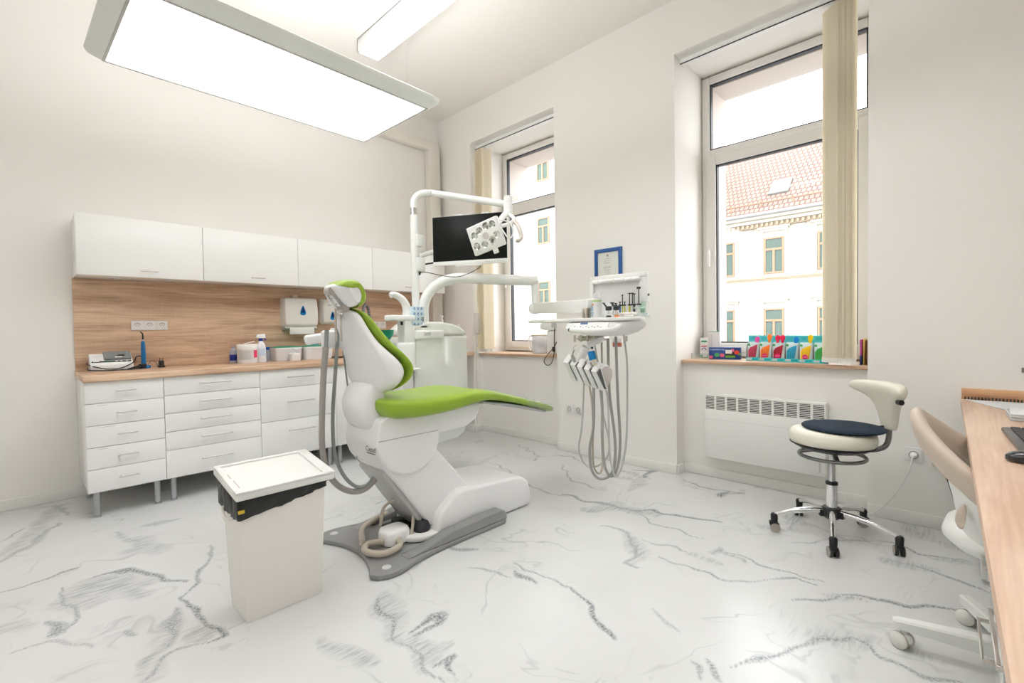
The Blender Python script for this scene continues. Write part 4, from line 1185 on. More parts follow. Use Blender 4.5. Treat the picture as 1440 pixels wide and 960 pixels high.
# ------------------------------------------------------------------ operating lamp
lk = [Vector((-1.408, -2.113, 1.825)), Vector((-1.335, -2.344, 1.892)), Vector((-1.292, -2.395, 1.707)), Vector((-1.352, -2.178, 1.651))]
lc = sum(lk, Vector()) / 4
lu = ((lk[1] - lk[0]) + (lk[2] - lk[3])).normalized(); lv = ((lk[0] - lk[3]) + (lk[1] - lk[2])); lv = (lv - lu * lv.dot(lu)).normalized(); ln = lu.cross(lv)
lw = ((lk[1] - lk[0]).length + (lk[2] - lk[3]).length) / 4; lh = ((lk[0] - lk[3]).length + (lk[1] - lk[2]).length) / 4
LM = Matrix(((lu.x, lv.x, ln.x, lc.x), (lu.y, lv.y, ln.y, lc.y), (lu.z, lv.z, ln.z, lc.z), (0, 0, 0, 1)))
lp = thing('operating_lamp', 'white eight-lens dental operating lamp hanging in front of the monitor', 'lamp', tuple(lc))
mb = MB(); mb.box(-lw, lw, -lh, lh, -0.035, 0.0, 0.008, 3, mat=LM); hd = mb.build('lamp_head', WHITE_PLASTIC, lp)
def lens_mat():
    m = bpy.data.materials.new('faceted_lens'); m.use_nodes = True
    nt = m.node_tree; b = nt.nodes['Principled BSDF']
    b.inputs['Metallic'].default_value = 0.75; b.inputs['Roughness'].default_value = 0.15
    tc = nt.nodes.new('ShaderNodeTexCoord'); v = nt.nodes.new('ShaderNodeTexVoronoi'); v.inputs['Scale'].default_value = 90
    r = nt.nodes.new('ShaderNodeValToRGB'); r.color_ramp.interpolation = 'CONSTANT'
    r.color_ramp.elements[0].color = (0.12, 0.12, 0.09, 1); r.color_ramp.elements[1].position = 0.33; r.color_ramp.elements[1].color = (0.85, 0.86, 0.80, 1)
    nt.links.new(tc.outputs['Object'], v.inputs['Vector']); nt.links.new(v.outputs['Color'], r.inputs[0]); nt.links.new(r.outputs[0], b.inputs['Base Color'])
    return m
LENS = lens_mat()
spots = [(-0.62, 0.30), (-0.24, 0.48), (0.22, 0.62), (0.62, 0.55), (-0.66, -0.42), (-0.16, -0.50), (0.36, -0.40), (0.70, -0.20)]
for a, b in spots:
    mb = MB(); p = LM @ Vector((a * lw, b * lh, 0)); mb.lathe([(0, -0.004), (0.012, -0.003), (0.021, 0.001), (0.023, 0.0025), (0.0245, 0.0)], p, 24, axis=ln)
    mb.build('lens', LENS, hd)
mb = MB(); p = LM @ Vector((0.05 * lw, 0.02 * lh, 0)); mb.lathe([(0.024, 0), (0.023, 0.004), (0.015, 0.005), (0, 0.004)][::-1], p, 24, axis=ln); mb.build('sensor_ring', M('sensor_beige', (0.66, 0.60, 0.58), 0.3), hd)
mb = MB(); p = LM @ Vector((0.28 * lw, -0.72 * lh, 0)); mb.lathe([(0.003, 0), (0.003, 0.001), (0, 0.001)][::-1], p, 10, axis=ln); mb.build('indicator', BLACK, hd)
mb = MB(); mb.tube([tuple(LM @ Vector((0.28 * lw, -lh, -0.018))), tuple(LM @ Vector((0.30 * lw, -lh - 0.03, -0.016)))], 0.018, 12, 1); mb.build('switch_knob', WHITE_PLASTIC, lp)
mb = MB(); mb.tube([tuple(LM @ Vector((lw, 0.1 * lh, -0.02))), (-1.267, -2.404, 1.743), (-1.232, -2.41, 1.794), (-1.246, -2.379, 1.858), tuple(LM @ Vector((lw * 0.9, 0.75 * lh, -0.03)))], 0.005, 8, 5); mb.build('side_bail', TUBEW, lp)
mb = MB(); mb.tube([(-1.007, -2.142, 2.114), (-1.025, -2.157, 1.99)], 0.032, 20, 1); mb.lathe([(0, 0), (0.028, 0.0), (0.032, -0.012)], (-1.007, -2.142, 2.114), 20); mb.build('lamp_swivel', TUBEW, lp)
mb = MB(); mb.tube([(-1.032, -2.164, 1.993), (-1.104, -2.192, 1.951), (-1.211, -2.256, 1.883), tuple(LM @ Vector((lw * 0.8, 0.3 * lh, -0.035)))], 0.020, 14, 6, radii=[0.03, 0.022, 0.017, 0.015]); mb.tube([(-1.039, -2.171, 1.985), (-1.084, -2.27, 1.93), (-1.128, -2.312, 1.891), (-1.21, -2.344, 1.855), tuple(LM @ Vector((lw, 0.25 * lh, -0.02)))], 0.014, 12, 6); mb.build('lamp_yoke', TUBEW, lp)
mb = MB(); mb.tube([(-1.146, -2.323, 1.887), (-1.156, -2.371, 1.858), (-1.173, -2.413, 1.806), (-1.19, -2.441, 1.757), (-1.211, -2.434, 1.732), (-1.217, -2.427, 1.737)], 0.014, 12, 6); mb.build('grip', M('warm_grey_grip', (0.62, 0.57, 0.52), 0.4), lp)
mb = MB(); mb.box(-0.03, 0.03, -0.026, 0.026, -0.012, 0.012, 0.008, 3, mat=Matrix.Translation((-1.014, -2.221, 2.087)) @ Matrix.Rotation(radians(-50), 4, 'Y') @ Matrix.Rotation(radians(30), 4, 'Z')); mb.build('arm_end_shield', CLEAR, lp)

# ------------------------------------------------------------------ delivery console (tray with hoses)
dc = thing('instrument_console', 'white instrument tray console on a swing arm with hanging hoses beside the blue picture frame', 'instrument console', (-1.1, -2.9, 1.2))
mb = MB(); mb.cyl((-0.61, -2.045, 1.535), (-0.61, -2.045, 1.32), 0.030, n=20); mb.lathe([(0, 0.045), (0.03, 0.04), (0.047, 0.02), (0.05, -0.02), (0.035, -0.045), (0, -0.05)][::-1], (-0.62, -2.05, 1.315), 24)
dA = Vector((-0.62, -2.05, 1.315)); dB = Vector((-1.06, -2.90, 1.285)); dd = (dB - dA); dl = dd.length; dd.normalize(); ds_ = dd.cross(Vector((0, 0, 1))).normalized(); du = ds_.cross(dd)
DM = Matrix(((dd.x, ds_.x, du.x, dA.x), (dd.y, ds_.y, du.y, dA.y), (dd.z, ds_.z, du.z, dA.z), (0, 0, 0, 1)))
mb.box(0, dl, -0.028, 0.028, -0.042, 0.040, 0.008, 3, mat=DM); mb.box(dl - 0.06, dl, -0.03, 0.03, -0.10, 0.0, 0.01, mat=DM)
mb.build('swing_arm', TUBEW, dc)
# tray plate
mb = MB()
mb.prism([(-1.22, -2.56), (-1.20, -2.50), (-1.10, -2.475), (-1.0, -2.50), (-0.93, -2.58), (-0.92, -2.90), (-0.92, -3.17), (-0.95, -3.205), (-1.10, -3.285), (-1.16, -3.29), (-1.20, -3.20), (-1.235, -2.85)], 'z', 1.186, 1.206, 0.006)
mb.build('tray_plate', WHITE_PLASTIC, dc)
# console body under the tray
mb = MB(); rings = []
for y, xa, xb, zt, zb in ((-2.83, -1.20, -0.96, 1.187, 1.150), (-2.85, -1.225, -0.95, 1.187, 1.128), (-2.93, -1.24, -0.94, 1.187, 1.108), (-3.031, -1.24, -0.93, 1.187, 1.098), (-3.111, -1.225, -0.93, 1.187, 1.100), (-3.17, -1.20, -0.94, 1.187, 1.118), (-3.215, -1.17, -0.96, 1.187, 1.145), (-3.235, -1.13, -0.99, 1.187, 1.172)):
    rings.append(ell(((xa + xb) / 2, y, (zt + zb) / 2), (xb - xa) / 2, (zt - zb) / 2, 28, 4, (1, 0, 0), (0, 0, 1)))
mb.loft(rings); mb.build('console_body', WHITE_PLASTIC, dc, angle=60)
# control panel with keys, facing the operator
PMx = Matrix.Translation((-1.252, -3.00, 1.158)) @ Matrix.Rotation(radians(-62), 4, 'Y')
mb = MB(); mb.box(-0.020, 0.022, -0.145, 0.145, -0.004, 0.004, 0.003, mat=PMx); pn = mb.build('control_panel', M('panel_pale', (0.82, 0.82, 0.82), 0.4), dc)
mb = MB(); mb.box(0.010, 0.021, -0.005, 0.045, 0.004, 0.0055, 0.001, mat=PMx); mb.build('display', M('blue_display', (0.02, 0.08, 0.28), 0.25), pn)
for k in range(11):
    mb = MB(); y = 0.10 - 0.02 * k; x = -0.012 + 0.008 * (k % 2)
    mb.box(x - 0.003, x + 0.003, y - 0.004, y + 0.004, 0.004, 0.0056, 0.001, mat=PMx)
    mb.build('key', M('key_grey', (0.30, 0.31, 0.33), 0.5) if k != 4 else M('key_orange', (0.8, 0.35, 0.05), 0.5), pn)
mb = MB(); mb.tube([(-1.27, -2.901, 1.137), (-1.28, -3.067, 1.131), (-1.25, -3.172, 1.138), (-1.2, -3.187, 1.157)], 0.016, 14, 6); hb = mb.build('console_handle', WHITE_PLASTIC, dc)
mb = MB(); mb.lathe([(0, -0.012), (0.010, -0.008), (0.012, 0.0), (0.010, 0.008), (0, 0.012)], (-1.27, -2.894, 1.138), 16); mb.build('handle_cap', BLACK, hb)
# rear panel behind the tray
mb = MB()
y0, y1 = -2.80, -3.20
mb.box(-0.915, -0.895, y1, y0, 1.206, 1.478, 0.006, 3)
for a, b, c, d in ((y1, y0, 1.448, 1.478), (y1, y1 + 0.045, 1.21, 1.448), (y0 - 0.03, y0, 1.21, 1.448)):
    mb.box(-0.930, -0.912, a, b, c, d, 0.004)
rp = mb.build('rear_panel', WHITE_PLASTIC, dc)
yy = y0 - 0.03
for w_ in (0.045, 0.045, 0.072, 0.072, 0.050, 0.055):
    mb = MB(); mb.tube([(-0.938, yy - 0.002, 1.440), (-0.938, yy - w_ + 0.002, 1.440)], 0.0125, 12, 1); mb.build('clip', WHITE_PLASTIC, rp); yy -= w_
for z in (1.34, 1.30, 1.27):
    mb = MB(); mb.cyl((-0.905, y1 - 0.006, z), (-0.905, y1, z), 0.007, n=10); mb.build('screw', BLACK if z > 1.33 else WHITE_PLASTIC, rp)
# clear side holder
mb = MB(); mb.box(-1.0, -0.93, -3.225, -3.155, 1.2065, 1.216, 0.004); mb.box(-0.99, -0.935, -3.20, -3.15, 1.255, 1.268, 0.004); mb.box(-0.955, -0.935, -3.20, -3.175, 1.21, 1.30, 0.004)
mb.build('side_holder', glass_mat('greenish_clear', (0.85, 0.97, 0.90), 0.12, 0.25, 0.05), dc)
# under-tray fittings
mb = MB(); mb.box(-1.15, -1.02, -3.0, -2.86, 1.072, 1.100, 0.004)
mb.cyl((-1.16, -2.84, 1.085), (-1.16, -3.01, 1.085), 0.004, n=8)
mb.build('fitting_bar', STEEL, dc)
for u in (826, 834, 842, 850):
    mb = MB(); p = Vector((-1.16, -3, 1.109)); yq = {826: -2.845, 834: -2.892, 842: -2.94, 850: -2.985}[u]
    mb.cyl((-1.16, yq, 1.065), (-1.16, yq, 1.105), 0.007, n=12); mb.build('fitting', STEEL, dc)
mb = MB(); mb.cyl((-1.10, -3.16, 1.068), (-1.10, -3.16, 1.10), 0.012, n=14); mb.build('fitting', STEEL, dc)
# holder arm and instrument holder
mb = MB(); mb.tube([(-1.12, -3.022, 1.083), (-1.17, -2.996, 1.064), (-1.21, -2.978, 1.04)], 0.018, 12, 5); mb.tube([(-1.21, -2.963, 1.036), (-1.21, -2.932, 0.985), (-1.2, -2.908, 0.933)], 0.026, 14, 5); ha = mb.build('holder_arm', WHITE_PLASTIC, dc)
mb = MB(); mb.lathe([(0, 0), (0.007, 0), (0.007, 0.004), (0, 0.004)], (-1.245, -3.032, 1.034), 12, axis=(-1, 0, 0)); mb.build('arm_screw', BLACK, ha)
hol = thing('instrument_holder', 'white five-slot instrument holder hanging below the tray console', 'instrument holder', (-1.2, -2.85, 0.85))
cs = [(-1.25, 0.905), (-1.22, 0.925), (-1.17, 0.922), (-1.13, 0.895), (-1.125, 0.86), (-1.145, 0.825), (-1.19, 0.785), (-1.20, 0.79)]
mb = MB()
def slant(mb, y0):
    for v in mb.v:
        v.z += (v.y - y0) * 0.22 + 0.012
        v.y -= HSH
    return mb
HSH = 0.145
mb.prism(cs, 'y', -2.70, -2.945, 0.008); slant(mb, -2.945).build('holder_body', WHITE_PLASTIC, hol)
mb = MB(); mb.prism([(-1.243, 0.902), (-1.215, 0.917), (-1.175, 0.915), (-1.138, 0.892), (-1.132, 0.86), (-1.152, 0.83), (-1.19, 0.797)], 'y', -2.9465, -2.9485, 0.0006); slant(mb, -2.945).build('end_cover', M('end_cover_pink_grey', (0.60, 0.55, 0.53), 0.5), hol)
for k in range(5):
    y = -2.70 - 0.049 * k
    mb = MB(); mb.prism([(-1.285, 0.885), (-1.235, 0.93), (-1.22, 0.92), (-1.175, 0.775), (-1.20, 0.768)], 'y', y - 0.004, y - 0.040, 0.004); slant(mb, -2.945).build('slot_blade', WHITE_PLASTIC, hol)
    mb = MB(); mb.prism([(-1.278, 0.885), (-1.25, 0.905), (-1.19, 0.785), (-1.203, 0.785)], 'y', y - 0.0405, y - 0.047); slant(mb, -2.945).build('slot', M('slot_dark', (0.10, 0.10, 0.10), 0.6), hol)
g = thing('scaler_handpiece', 'slim grey angled handpiece in the leftmost slot of the instrument holder', 'handpiece', (-1.26, -2.917, 0.974))
mb = MB(); mb.tube([(-1.27, -2.925, 1.021), (-1.27, -2.907, 0.991)], 0.003, 8, 1); mb.tube([(-1.27, -2.907, 0.991), (-1.26, -2.922, 0.945), (-1.23, -2.93, 0.885)], 0.009, 12, 3); mb.build('handpiece_body', M('handpiece_grey', (0.36, 0.35, 0.32), 0.35, metal=0.5), g)
mb = MB(); mb.tube([(-1.27, -2.907, 0.991), (-1.28, -2.928, 1.038), (-1.28, -2.948, 1.05)], 0.0018, 6, 3); mb.build('handpiece_tip', STEEL, g)
for nm, a, b, lab in (('x', (-1.26, -2.992, 0.954), (-1.24, -3.002, 0.902), 'handpiece coupling with bare metal tip, in the middle slot of the holder'), ('y', (-1.26, -3.029, 0.951), (-1.24, -3.041, 0.9), 'handpiece coupling with bare metal tip, just left of the blue-capped tube')):
    g = thing('handpiece_coupling', lab, 'handpiece', a)
    A_, B_ = Vector(a), Vector(b); m_ = A_.lerp(B_, 0.4)
    mb = MB(); mb.cyl(A_, m_, 0.0055, n=12); mb.build('metal_tip', M('copper_grey', (0.42, 0.33, 0.29), 0.3, metal=0.8), g)
    mb = MB(); mb.cyl(m_, B_, 0.011, 0.013, n=14); mb.build('coupling', M('coupling_grey', (0.42, 0.43, 0.44), 0.4), g)
g = thing('suction_tube', 'beige suction tube with a bright blue cap in the rightmost slot of the holder', 'suction tube', (-1.25, -3.035, 0.99))
mb = MB(); mb.cyl((-1.26, -3.046, 0.974), (-1.22, -3.064, 0.887), 0.0085, n=12); mb.build('tube', M('beige_tube', (0.70, 0.66, 0.47), 0.4), g)
mb = MB(); mb.lathe([(0, 0), (0.020, 0), (0.021, 0.004), (0.021, 0.044), (0.018, 0.048), (0.017, 0.01), (0, 0.01)], (-1.26, -3.046, 0.968), 20, axis=Vector((-1.26, -3.033, 1.014)) - Vector((-1.26, -3.046, 0.968))); mb.build('cap', M('bright_blue_cap', (0.0, 0.19, 0.48), 0.4), g)
g = thing('fluid_filter', 'small clear canister with orange-red label under the console', 'canister', (-1, -3.044, 1.055))
mb = MB(); mb.lathe([(0, 0), (0.026, 0), (0.027, 0.05), (0, 0.05)], (-1, -3.044, 1.029), 20); mb.build('canister', MILKY, g)
mb = MB(); mb.lathe([(0.0275, 0), (0.0278, 0.001), (0.0278, 0.02), (0.0275, 0.021)], (-1, -3.044, 1.035), 20); mb.build('label_band', M('orange_red_band', (0.62, 0.16, 0.08), 0.5), g)
# hoses
hoses = [
 ([(-1.19, -2.933, 0.852), (-1.18, -2.913, 0.641), (-1.17, -2.891, 0.516), (-1.15, -2.859, 0.42), (-1.13, -2.864, 0.342), (-1.11, -2.903, 0.297), (-1.09, -2.967, 0.318), (-1.07, -3.014, 0.378), (-1.06, -3.015, 0.476), (-1.06, -2.977, 0.631), (-1.06, -2.966, 0.809), (-1.06, -2.911, 1.099)], HOSE_L, 0.0055),
 ([(-1.19, -2.961, 0.846), (-1.18, -2.978, 0.724), (-1.17, -2.979, 0.571), (-1.14, -2.955, 0.344), (-1.11, -2.969, 0.271), (-1.08, -2.981, 0.318), (-1.06, -2.971, 0.609), (-1.05, -2.966, 1.047), (-1.05, -2.966, 1.099)], HOSE_B, 0.006),
 ([(-1.19, -3.001, 0.84), (-1.19, -2.995, 0.576), (-1.18, -2.961, 0.432), (-1.16, -2.958, 0.301), (-1.13, -2.993, 0.246), (-1.1, -3.053, 0.277), (-1.08, -3.071, 0.373), (-1.06, -3.055, 0.521), (-1.05, -3.017, 0.764), (-1.05, -3.011, 1.082)], HOSE, 0.0085),
 ([(-1.19, -3.041, 0.838), (-1.18, -3.051, 0.685), (-1.18, -3.049, 0.503), (-1.16, -3.048, 0.346), (-1.12, -3.066, 0.273), (-1.09, -3.093, 0.329), (-1.06, -3.094, 0.479), (-1.05, -3.074, 0.768), (-1.05, -3.066, 1.094)], HOSE, 0.0085),
 ([(-1.18, -3.068, 0.831), (-1.17, -3.084, 0.716), (-1.16, -3.084, 0.45), (-1.14, -3.091, 0.323), (-1.11, -3.098, 0.278), (-1.08, -3.118, 0.342), (-1.06, -3.137, 0.515), (-1.05, -3.14, 0.916), (-1.05, -3.119, 1.103)], HOSE_L, 0.006)]
for pts, m_, r_ in hoses:
    mb = MB(); mb.tube(pts, r_, 10, 10); mb.build('hose', m_, dc)

# things on the tray
TZt = 1.206
g = thing('spray_can', 'white spray can with a bright green ring standing on the instrument tray', 'spray can', (-1.12, -2.90, TZt))
cxy = Vector((-1.12, -2.982, 1.219)); cxy.z = TZt; g.location = cxy; ORG[g] = cxy.copy()
mb = MB(); mb.lathe([(0, 0), (0.0255, 0), (0.026, 0.003), (0.026, 0.118), (0.0, 0.118)], cxy, 24); mb.build('can', M('can_white', (0.78, 0.79, 0.80), 0.3), g)
mb = MB(); mb.lathe([(0.0262, 0.098), (0.0264, 0.099), (0.0264, 0.103), (0.0262, 0.104)], cxy, 24); mb.build('ring', M('spray_green', (0.28, 0.55, 0.03), 0.4), g)
mb = MB(); mb.lathe([(0.0255, 0.118), (0.0245, 0.124), (0.019, 0.130), (0.018, 0.138), (0.013, 0.146), (0, 0.148)][::-1], cxy, 24); mb.build('cap', MILKY, g)
mb = MB()
text('lettering', 'IQ 360', M('print_blue', (0.05, 0.28, 0.55), 0.5), g, (cxy.x - 0.0240, cxy.y + 0.011, TZt + 0.045), (0, 0, 1), (0, 1, 0), 0.022)
mb.prism([(cxy.y + 0.004, TZt + 0.078), (cxy.y + 0.018, TZt + 0.072), (cxy.y + 0.012, TZt + 0.088)], 'x', cxy.x - 0.0262, cxy.x - 0.0235); mb.build('emblem', M('print_orange', (0.85, 0.30, 0.05), 0.5), g)
for i, (u, lab) in enumerate(((820.5, 'leftmost'), (825, 'middle'), (829, 'rightmost'))):
    q = Vector([(-1.1, -2.869, 1.218), (-1.1, -2.893, 1.218), (-1.08, -2.899, 1.217)][i]); q.z = TZt
    mb = MB(); mb.lathe([(0, 0), (0.0085, 0), (0.0085, 0.062), (0.007, 0.064), (0.006, 0.01), (0, 0.01)], q - Vector((0, 0, 0)), 16)
    o = mb.build('steel_cup', M('cup_steel_%d' % i, [(0.50, 0.45, 0.38), (0.44, 0.36, 0.30), (0.30, 0.32, 0.26)][i], 0.35, metal=0.8)); tag(o, lab + ' of the three slim steel cups left of the spray can', 'cup', 'slim steel cups on the tray')
ins = [(-1, -3.019, 1.262), (-1, -3.037, 1.261), (-0.99, -3.06, 1.261), (-0.98, -3.071, 1.26), (-0.98, -3.086, 1.26), (-0.98, -3.119, 1.258), (-0.98, -3.138, 1.257), (-0.98, -3.15, 1.257), (-0.98, -3.18, 1.256)]
zt_ = [1.300, 1.296, 1.303, 1.345, 1.303, 1.352, 1.352, 1.347, 1.378]
colr = [(0.6, 0.6, 0.58), (0.6, 0.5, 0.45), (0.05, 0.13, 0.30), (0.55, 0.50, 0.05), (0.55, 0.52, 0.1), (0.60, 0.55, 0.08), (0.7, 0.72, 0.74), (0.03, 0.03, 0.03), (0.72, 0.73, 0.73)]
labs = ['syringe with pale barrel, first from the left behind the tray items', 'syringe with brownish barrel, second from the left', 'syringe with dark blue barrel', 'taller thin syringe with yellow barrel, right of the blue one', 'short syringe with greenish plunger beside the tall thin one', 'syringe with yellow barrel in the black-plunger cluster', 'syringe with white barrel in the black-plunger cluster', 'syringe with black barrel and pink collar', 'largest syringe with a wide black thumb disc at the right end']
mb = MB(); mb.box(-1.015, -0.955, -3.225, -2.97, 1.2065, 1.232, 0.003); 
tag(mb.build('syringe_stand', MILKY), 'low milky stand that carries the row of syringes on the tray', 'stand')
for i, p in enumerate(ins):
    p = Vector(p); p.z = 1.233; zt = zt_[i]; big = i == 8; s = 1.5 if big else (0.7 if i in (3, 4) else 1)
    g = thing('syringe', labs[i] + (' of the tray row' if i < 2 else ''), 'syringe', p, 'syringes on the instrument tray')
    mb = MB(); mb.lathe([(0, 0), (0.006 * s, 0), (0.006 * s, 0.045), (0, 0.045)], p, 12); mb.build('barrel', M('barrel_%d' % i, colr[i], 0.3), g)
    mb = MB(); mb.lathe([(0, 0.045), (0.0105 * s, 0.045), (0.0105 * s, 0.052), (0.003, 0.054), (0.003, zt - p.z - 0.006), (0.0085 * s, zt - p.z - 0.005), (0.0085 * s, zt - p.z + (0.006 if big else 0)), (0, zt - p.z + (0.006 if big else 0))], p, 12)
    mb.build('plunger', BLACK if i != 4 else M('green_black', (0.03, 0.07, 0.05), 0.4), g)
for i, q in enumerate(((-1.14, -3.076, 1.216), (-1.14, -3.128, 1.214))):
    q = Vector(q); q.z = TZt
    g = thing('composite_gun', ['black and clear applicator standing at the left of the pair in front of the syringes', 'black and clear applicator with orange base, right of the black-based one'][i], 'applicator', q, 'applicators on the instrument tray')
    mb = MB(); mb.lathe([(0, 0), (0.013, 0), (0.013, 0.012), (0, 0.013)], q, 14); mb.build('base', BLACK if i == 0 else M('orange_base', (0.8, 0.25, 0.08), 0.5), g)
    mb = MB(); mb.lathe([(0, 0.013), (0.009, 0.013), (0.007, 0.04), (0, 0.04)], q, 14); mb.build('clear_neck', CLEAR, g)
    mb = MB(); mb.box(q.x - 0.012, q.x + 0.012, q.y - 0.017, q.y + 0.017, q.z + 0.040, q.z + 0.066, 0.006)
    mb.tube([q + Vector((0, 0.012, 0.060)), q + Vector((0, 0.026, 0.075)), q + Vector((0, 0.032, 0.082))], 0.005, 8, 4); mb.lathe([(0, 0), (0.008, 0), (0.008, 0.005), (0, 0.005)], q + Vector((0, 0.034, 0.082)), 12)
    mb.tube([q + Vector((0, -0.012, 0.064)), q + Vector((0, -0.02, 0.05))], 0.004, 8, 1); mb.build('grip', M('gun_charcoal', (0.035, 0.04, 0.042), 0.4), g)
gz = Vector((-1.12, -3.176, 1.217))
for k in range(7):
    mb = MB(); y = gz.y + 0.055 - 0.018 * k; z = TZt + (0.006 if k % 2 else 0.0185)
    rr = ell((gz.x, y, z), 0.03, 0.006, 16, 3, (1, 0, 0), (0, 0, 1))
    mb.cyl((gz.x + 0.01 * sin(k), y + 0.022, z + 0.002), (gz.x - 0.012, y - 0.022, z + 0.002 * cos(k * 2)), 0.0068, n=10)
    tag(mb.build('cotton_roll', M('cotton', (0.80, 0.77, 0.74), 0.95)), 'white cotton roll in the loose pile at the right of the tray', 'cotton roll', 'cotton rolls piled on the tray')
del gz

# ------------------------------------------------------------------ assistant console
AK = 2.5
ac = thing('assistant_console', 'white keypad holder with thick suction hoses left of the chair back', 'suction holder', (-2.391, -2.134, 1.118))
mb = MB(); c0 = Vector((-2.433, -2.091, 1.123)); mb.box(-0.05, 0.05, -0.05, 0.05, -0.035, 0.016, 0.015, 3, mat=Matrix.Translation(c0) @ Matrix.Rotation(radians(-20), 4, 'Z') @ Matrix.Rotation(radians(-8), 4, 'Y'))
mb.build('keypad_housing', WHITE_PLASTIC, ac)
mb = MB(); c1 = Vector((-2.372, -2.153, 1.118)); M1 = Matrix.Translation(c1) @ Matrix.Rotation(radians(-30), 4, 'Z')
mb.box(-0.045, 0.075, -0.04, 0.04, -0.055, 0.04, 0.014, 3, mat=M1); mb.box(0.0, 0.04, -0.028, 0.028, 0.035, 0.052, 0.006, mat=M1); mb.build('holder_block', WHITE_PLASTIC, ac)
kp = M('keypad_print', (0.3, 0.42, 0.5), 0.5)
M0 = Matrix.Translation(c0) @ Matrix.Rotation(radians(-20), 4, 'Z') @ Matrix.Rotation(radians(-8), 4, 'Y')
for k in range(6):
    mb = MB(); mb.box(-0.035 + 0.011 * k, -0.029 + 0.011 * k, 0.0 - 0.02 * (k % 2), 0.008 - 0.02 * (k % 2), 0.016, 0.0172, mat=M0); mb.build('key', kp, ac)
mb = MB(); mb.tube([(-2.421, -2.216, 1.159), (-2.424, -2.215, 1.108), (-2.428, -2.213, 1.057)], 0.011, 12, 3); mb.build('suction_clip', M('clip_grey', (0.30, 0.31, 0.31), 0.4), ac)
mb = MB(); mb.tube([(-2.358, -2.209, 1.173), (-2.361, -2.208, 1.114), (-2.364, -2.207, 1.062)], 0.009, 12, 3); mb.build('suction_clip', M('clip_grey', (0, 0, 0)), ac)
mb = MB(); mb.tube([(-2.337, -2.118, 1.113), (-2.25, -1.90, 1.09), (-1.95, -1.78, 1.05), (-1.62, -1.60, 1.02)], 0.02, 12, 6); mb.build('support_arm', TUBEW, ac)
mb = MB(); mb.tube([(-2.427, -2.213, 1.072), (-2.44, -2.206, 0.919), (-2.446, -2.192, 0.736), (-2.447, -2.184, 0.569), (-2.433, -2.188, 0.456), (-2.396, -2.201, 0.367), (-2.339, -2.218, 0.312), (-2.28, -2.25, 0.3), (-2.226, -2.276, 0.331), (-2.187, -2.299, 0.403)], 0.0155, 14, 8); mb.build('suction_hose', M('taupe_hose', (0.36, 0.34, 0.315), 0.5), ac)
mb = MB(); mb.tube([(-2.364, -2.207, 1.073), (-2.376, -2.2, 0.913), (-2.385, -2.183, 0.726), (-2.383, -2.177, 0.556), (-2.366, -2.185, 0.452), (-2.337, -2.217, 0.372), (-2.294, -2.249, 0.326), (-2.242, -2.274, 0.334), (-2.197, -2.302, 0.406)], 0.0095, 12, 8); mb.build('suction_hose', M('green_grey_hose', (0.27, 0.285, 0.27), 0.5), ac)
mb = MB(); mb.tube([(-2.32, -2.18, 1.052), (-2.308, -2.182, 0.945), (-2.29, -2.178, 0.789), (-2.278, -2.184, 0.595), (-2.258, -2.195, 0.461), (-2.214, -2.227, 0.423)], 0.0045, 8, 8); mb.build('suction_hose', M('thin_grey_hose', (0.25, 0.25, 0.24), 0.5), ac)
mb = MB(); mb.cyl((-2.19, -2.303, 0.397), (-2.154, -2.288, 0.433), 0.02, n=16); mb.build('hose_socket', SHELL, ac)

# tissue box on the unit
def azulejo_mat():
    m = bpy.data.materials.new('blue_tile_pattern'); m.use_nodes = True
    nt = m.node_tree; L = nt.links.new; b = nt.nodes['Principled BSDF']; b.inputs['Roughness'].default_value = 0.5
    tc = nt.nodes.new('ShaderNodeTexCoord')
    sp = nt.nodes.new('ShaderNodeSeparateXYZ'); L(tc.outputs['Object'], sp.inputs[0])
    def mt_(op, a, b_=None):
        n = nt.nodes.new('ShaderNodeMath'); n.operation = op
        for i, x in enumerate((a, b_)):
            if x is None: continue
            if isinstance(x, (int, float)): n.inputs[i].default_value = x
            else: L(x, n.inputs[i])
        return n.outputs[0]
    u = mt_('ADD', sp.outputs[0], sp.outputs[1])
    def wv(k): return mt_('MULTIPLY', mt_('SINE', mt_('MULTIPLY', u, k)), mt_('SINE', mt_('MULTIPLY', sp.outputs[2], k)))
    v = mt_('ADD', mt_('ABSOLUTE', wv(80.0)), mt_('MULTIPLY', wv(320.0), 0.55))
    r = nt.nodes.new('ShaderNodeValToRGB'); e = r.color_ramp.elements; r.color_ramp.interpolation = 'CONSTANT'
    e[0].position = 0.0; e[0].color = (0.72, 0.78, 0.83, 1); e[1].position = 0.92; e[1].color = (0.01, 0.09, 0.30, 1)
    for p, c in ((0.22, (0.30, 0.55, 0.74, 1)), (0.36, (0.72, 0.78, 0.83, 1)), (0.55, (0.02, 0.30, 0.58, 1)), (0.72, (0.62, 0.74, 0.82, 1))):
        x = e.new(p); x.color = c
    L(v, r.inputs[0]); L(r.outputs[0], b.inputs['Base Color'])
    return m
tb = thing('tissue_box', 'cube tissue box with blue and white tile pattern on top of the dental unit', 'tissue box', (-1.44, -1.53, 1.175))
MT = Matrix.Translation((-1.455, -1.60, 1.19)) @ Matrix.Rotation(radians(8), 4, 'Z')
mb = MB(); mb.box(-0.075, 0.045, -0.04, 0.04, 0, 0.135, 0.002, mat=MT); mb.build('carton', azulejo_mat(), tb)
mb = MB(); mb.box(0.0455, 0.06, -0.04, 0.04, 0.001, 0.134, 0.002, mat=MT); mb.build('carton_flap', WHITE_PLASTIC, tb)
mb = MB(); mb.box(0.02, 0.04, -0.0412, -0.0405, 0.02, 0.07, mat=MT); mb.build('barcode_label', M('label_white', (0.8, 0.8, 0.8), 0.6), tb)
mb = MB()
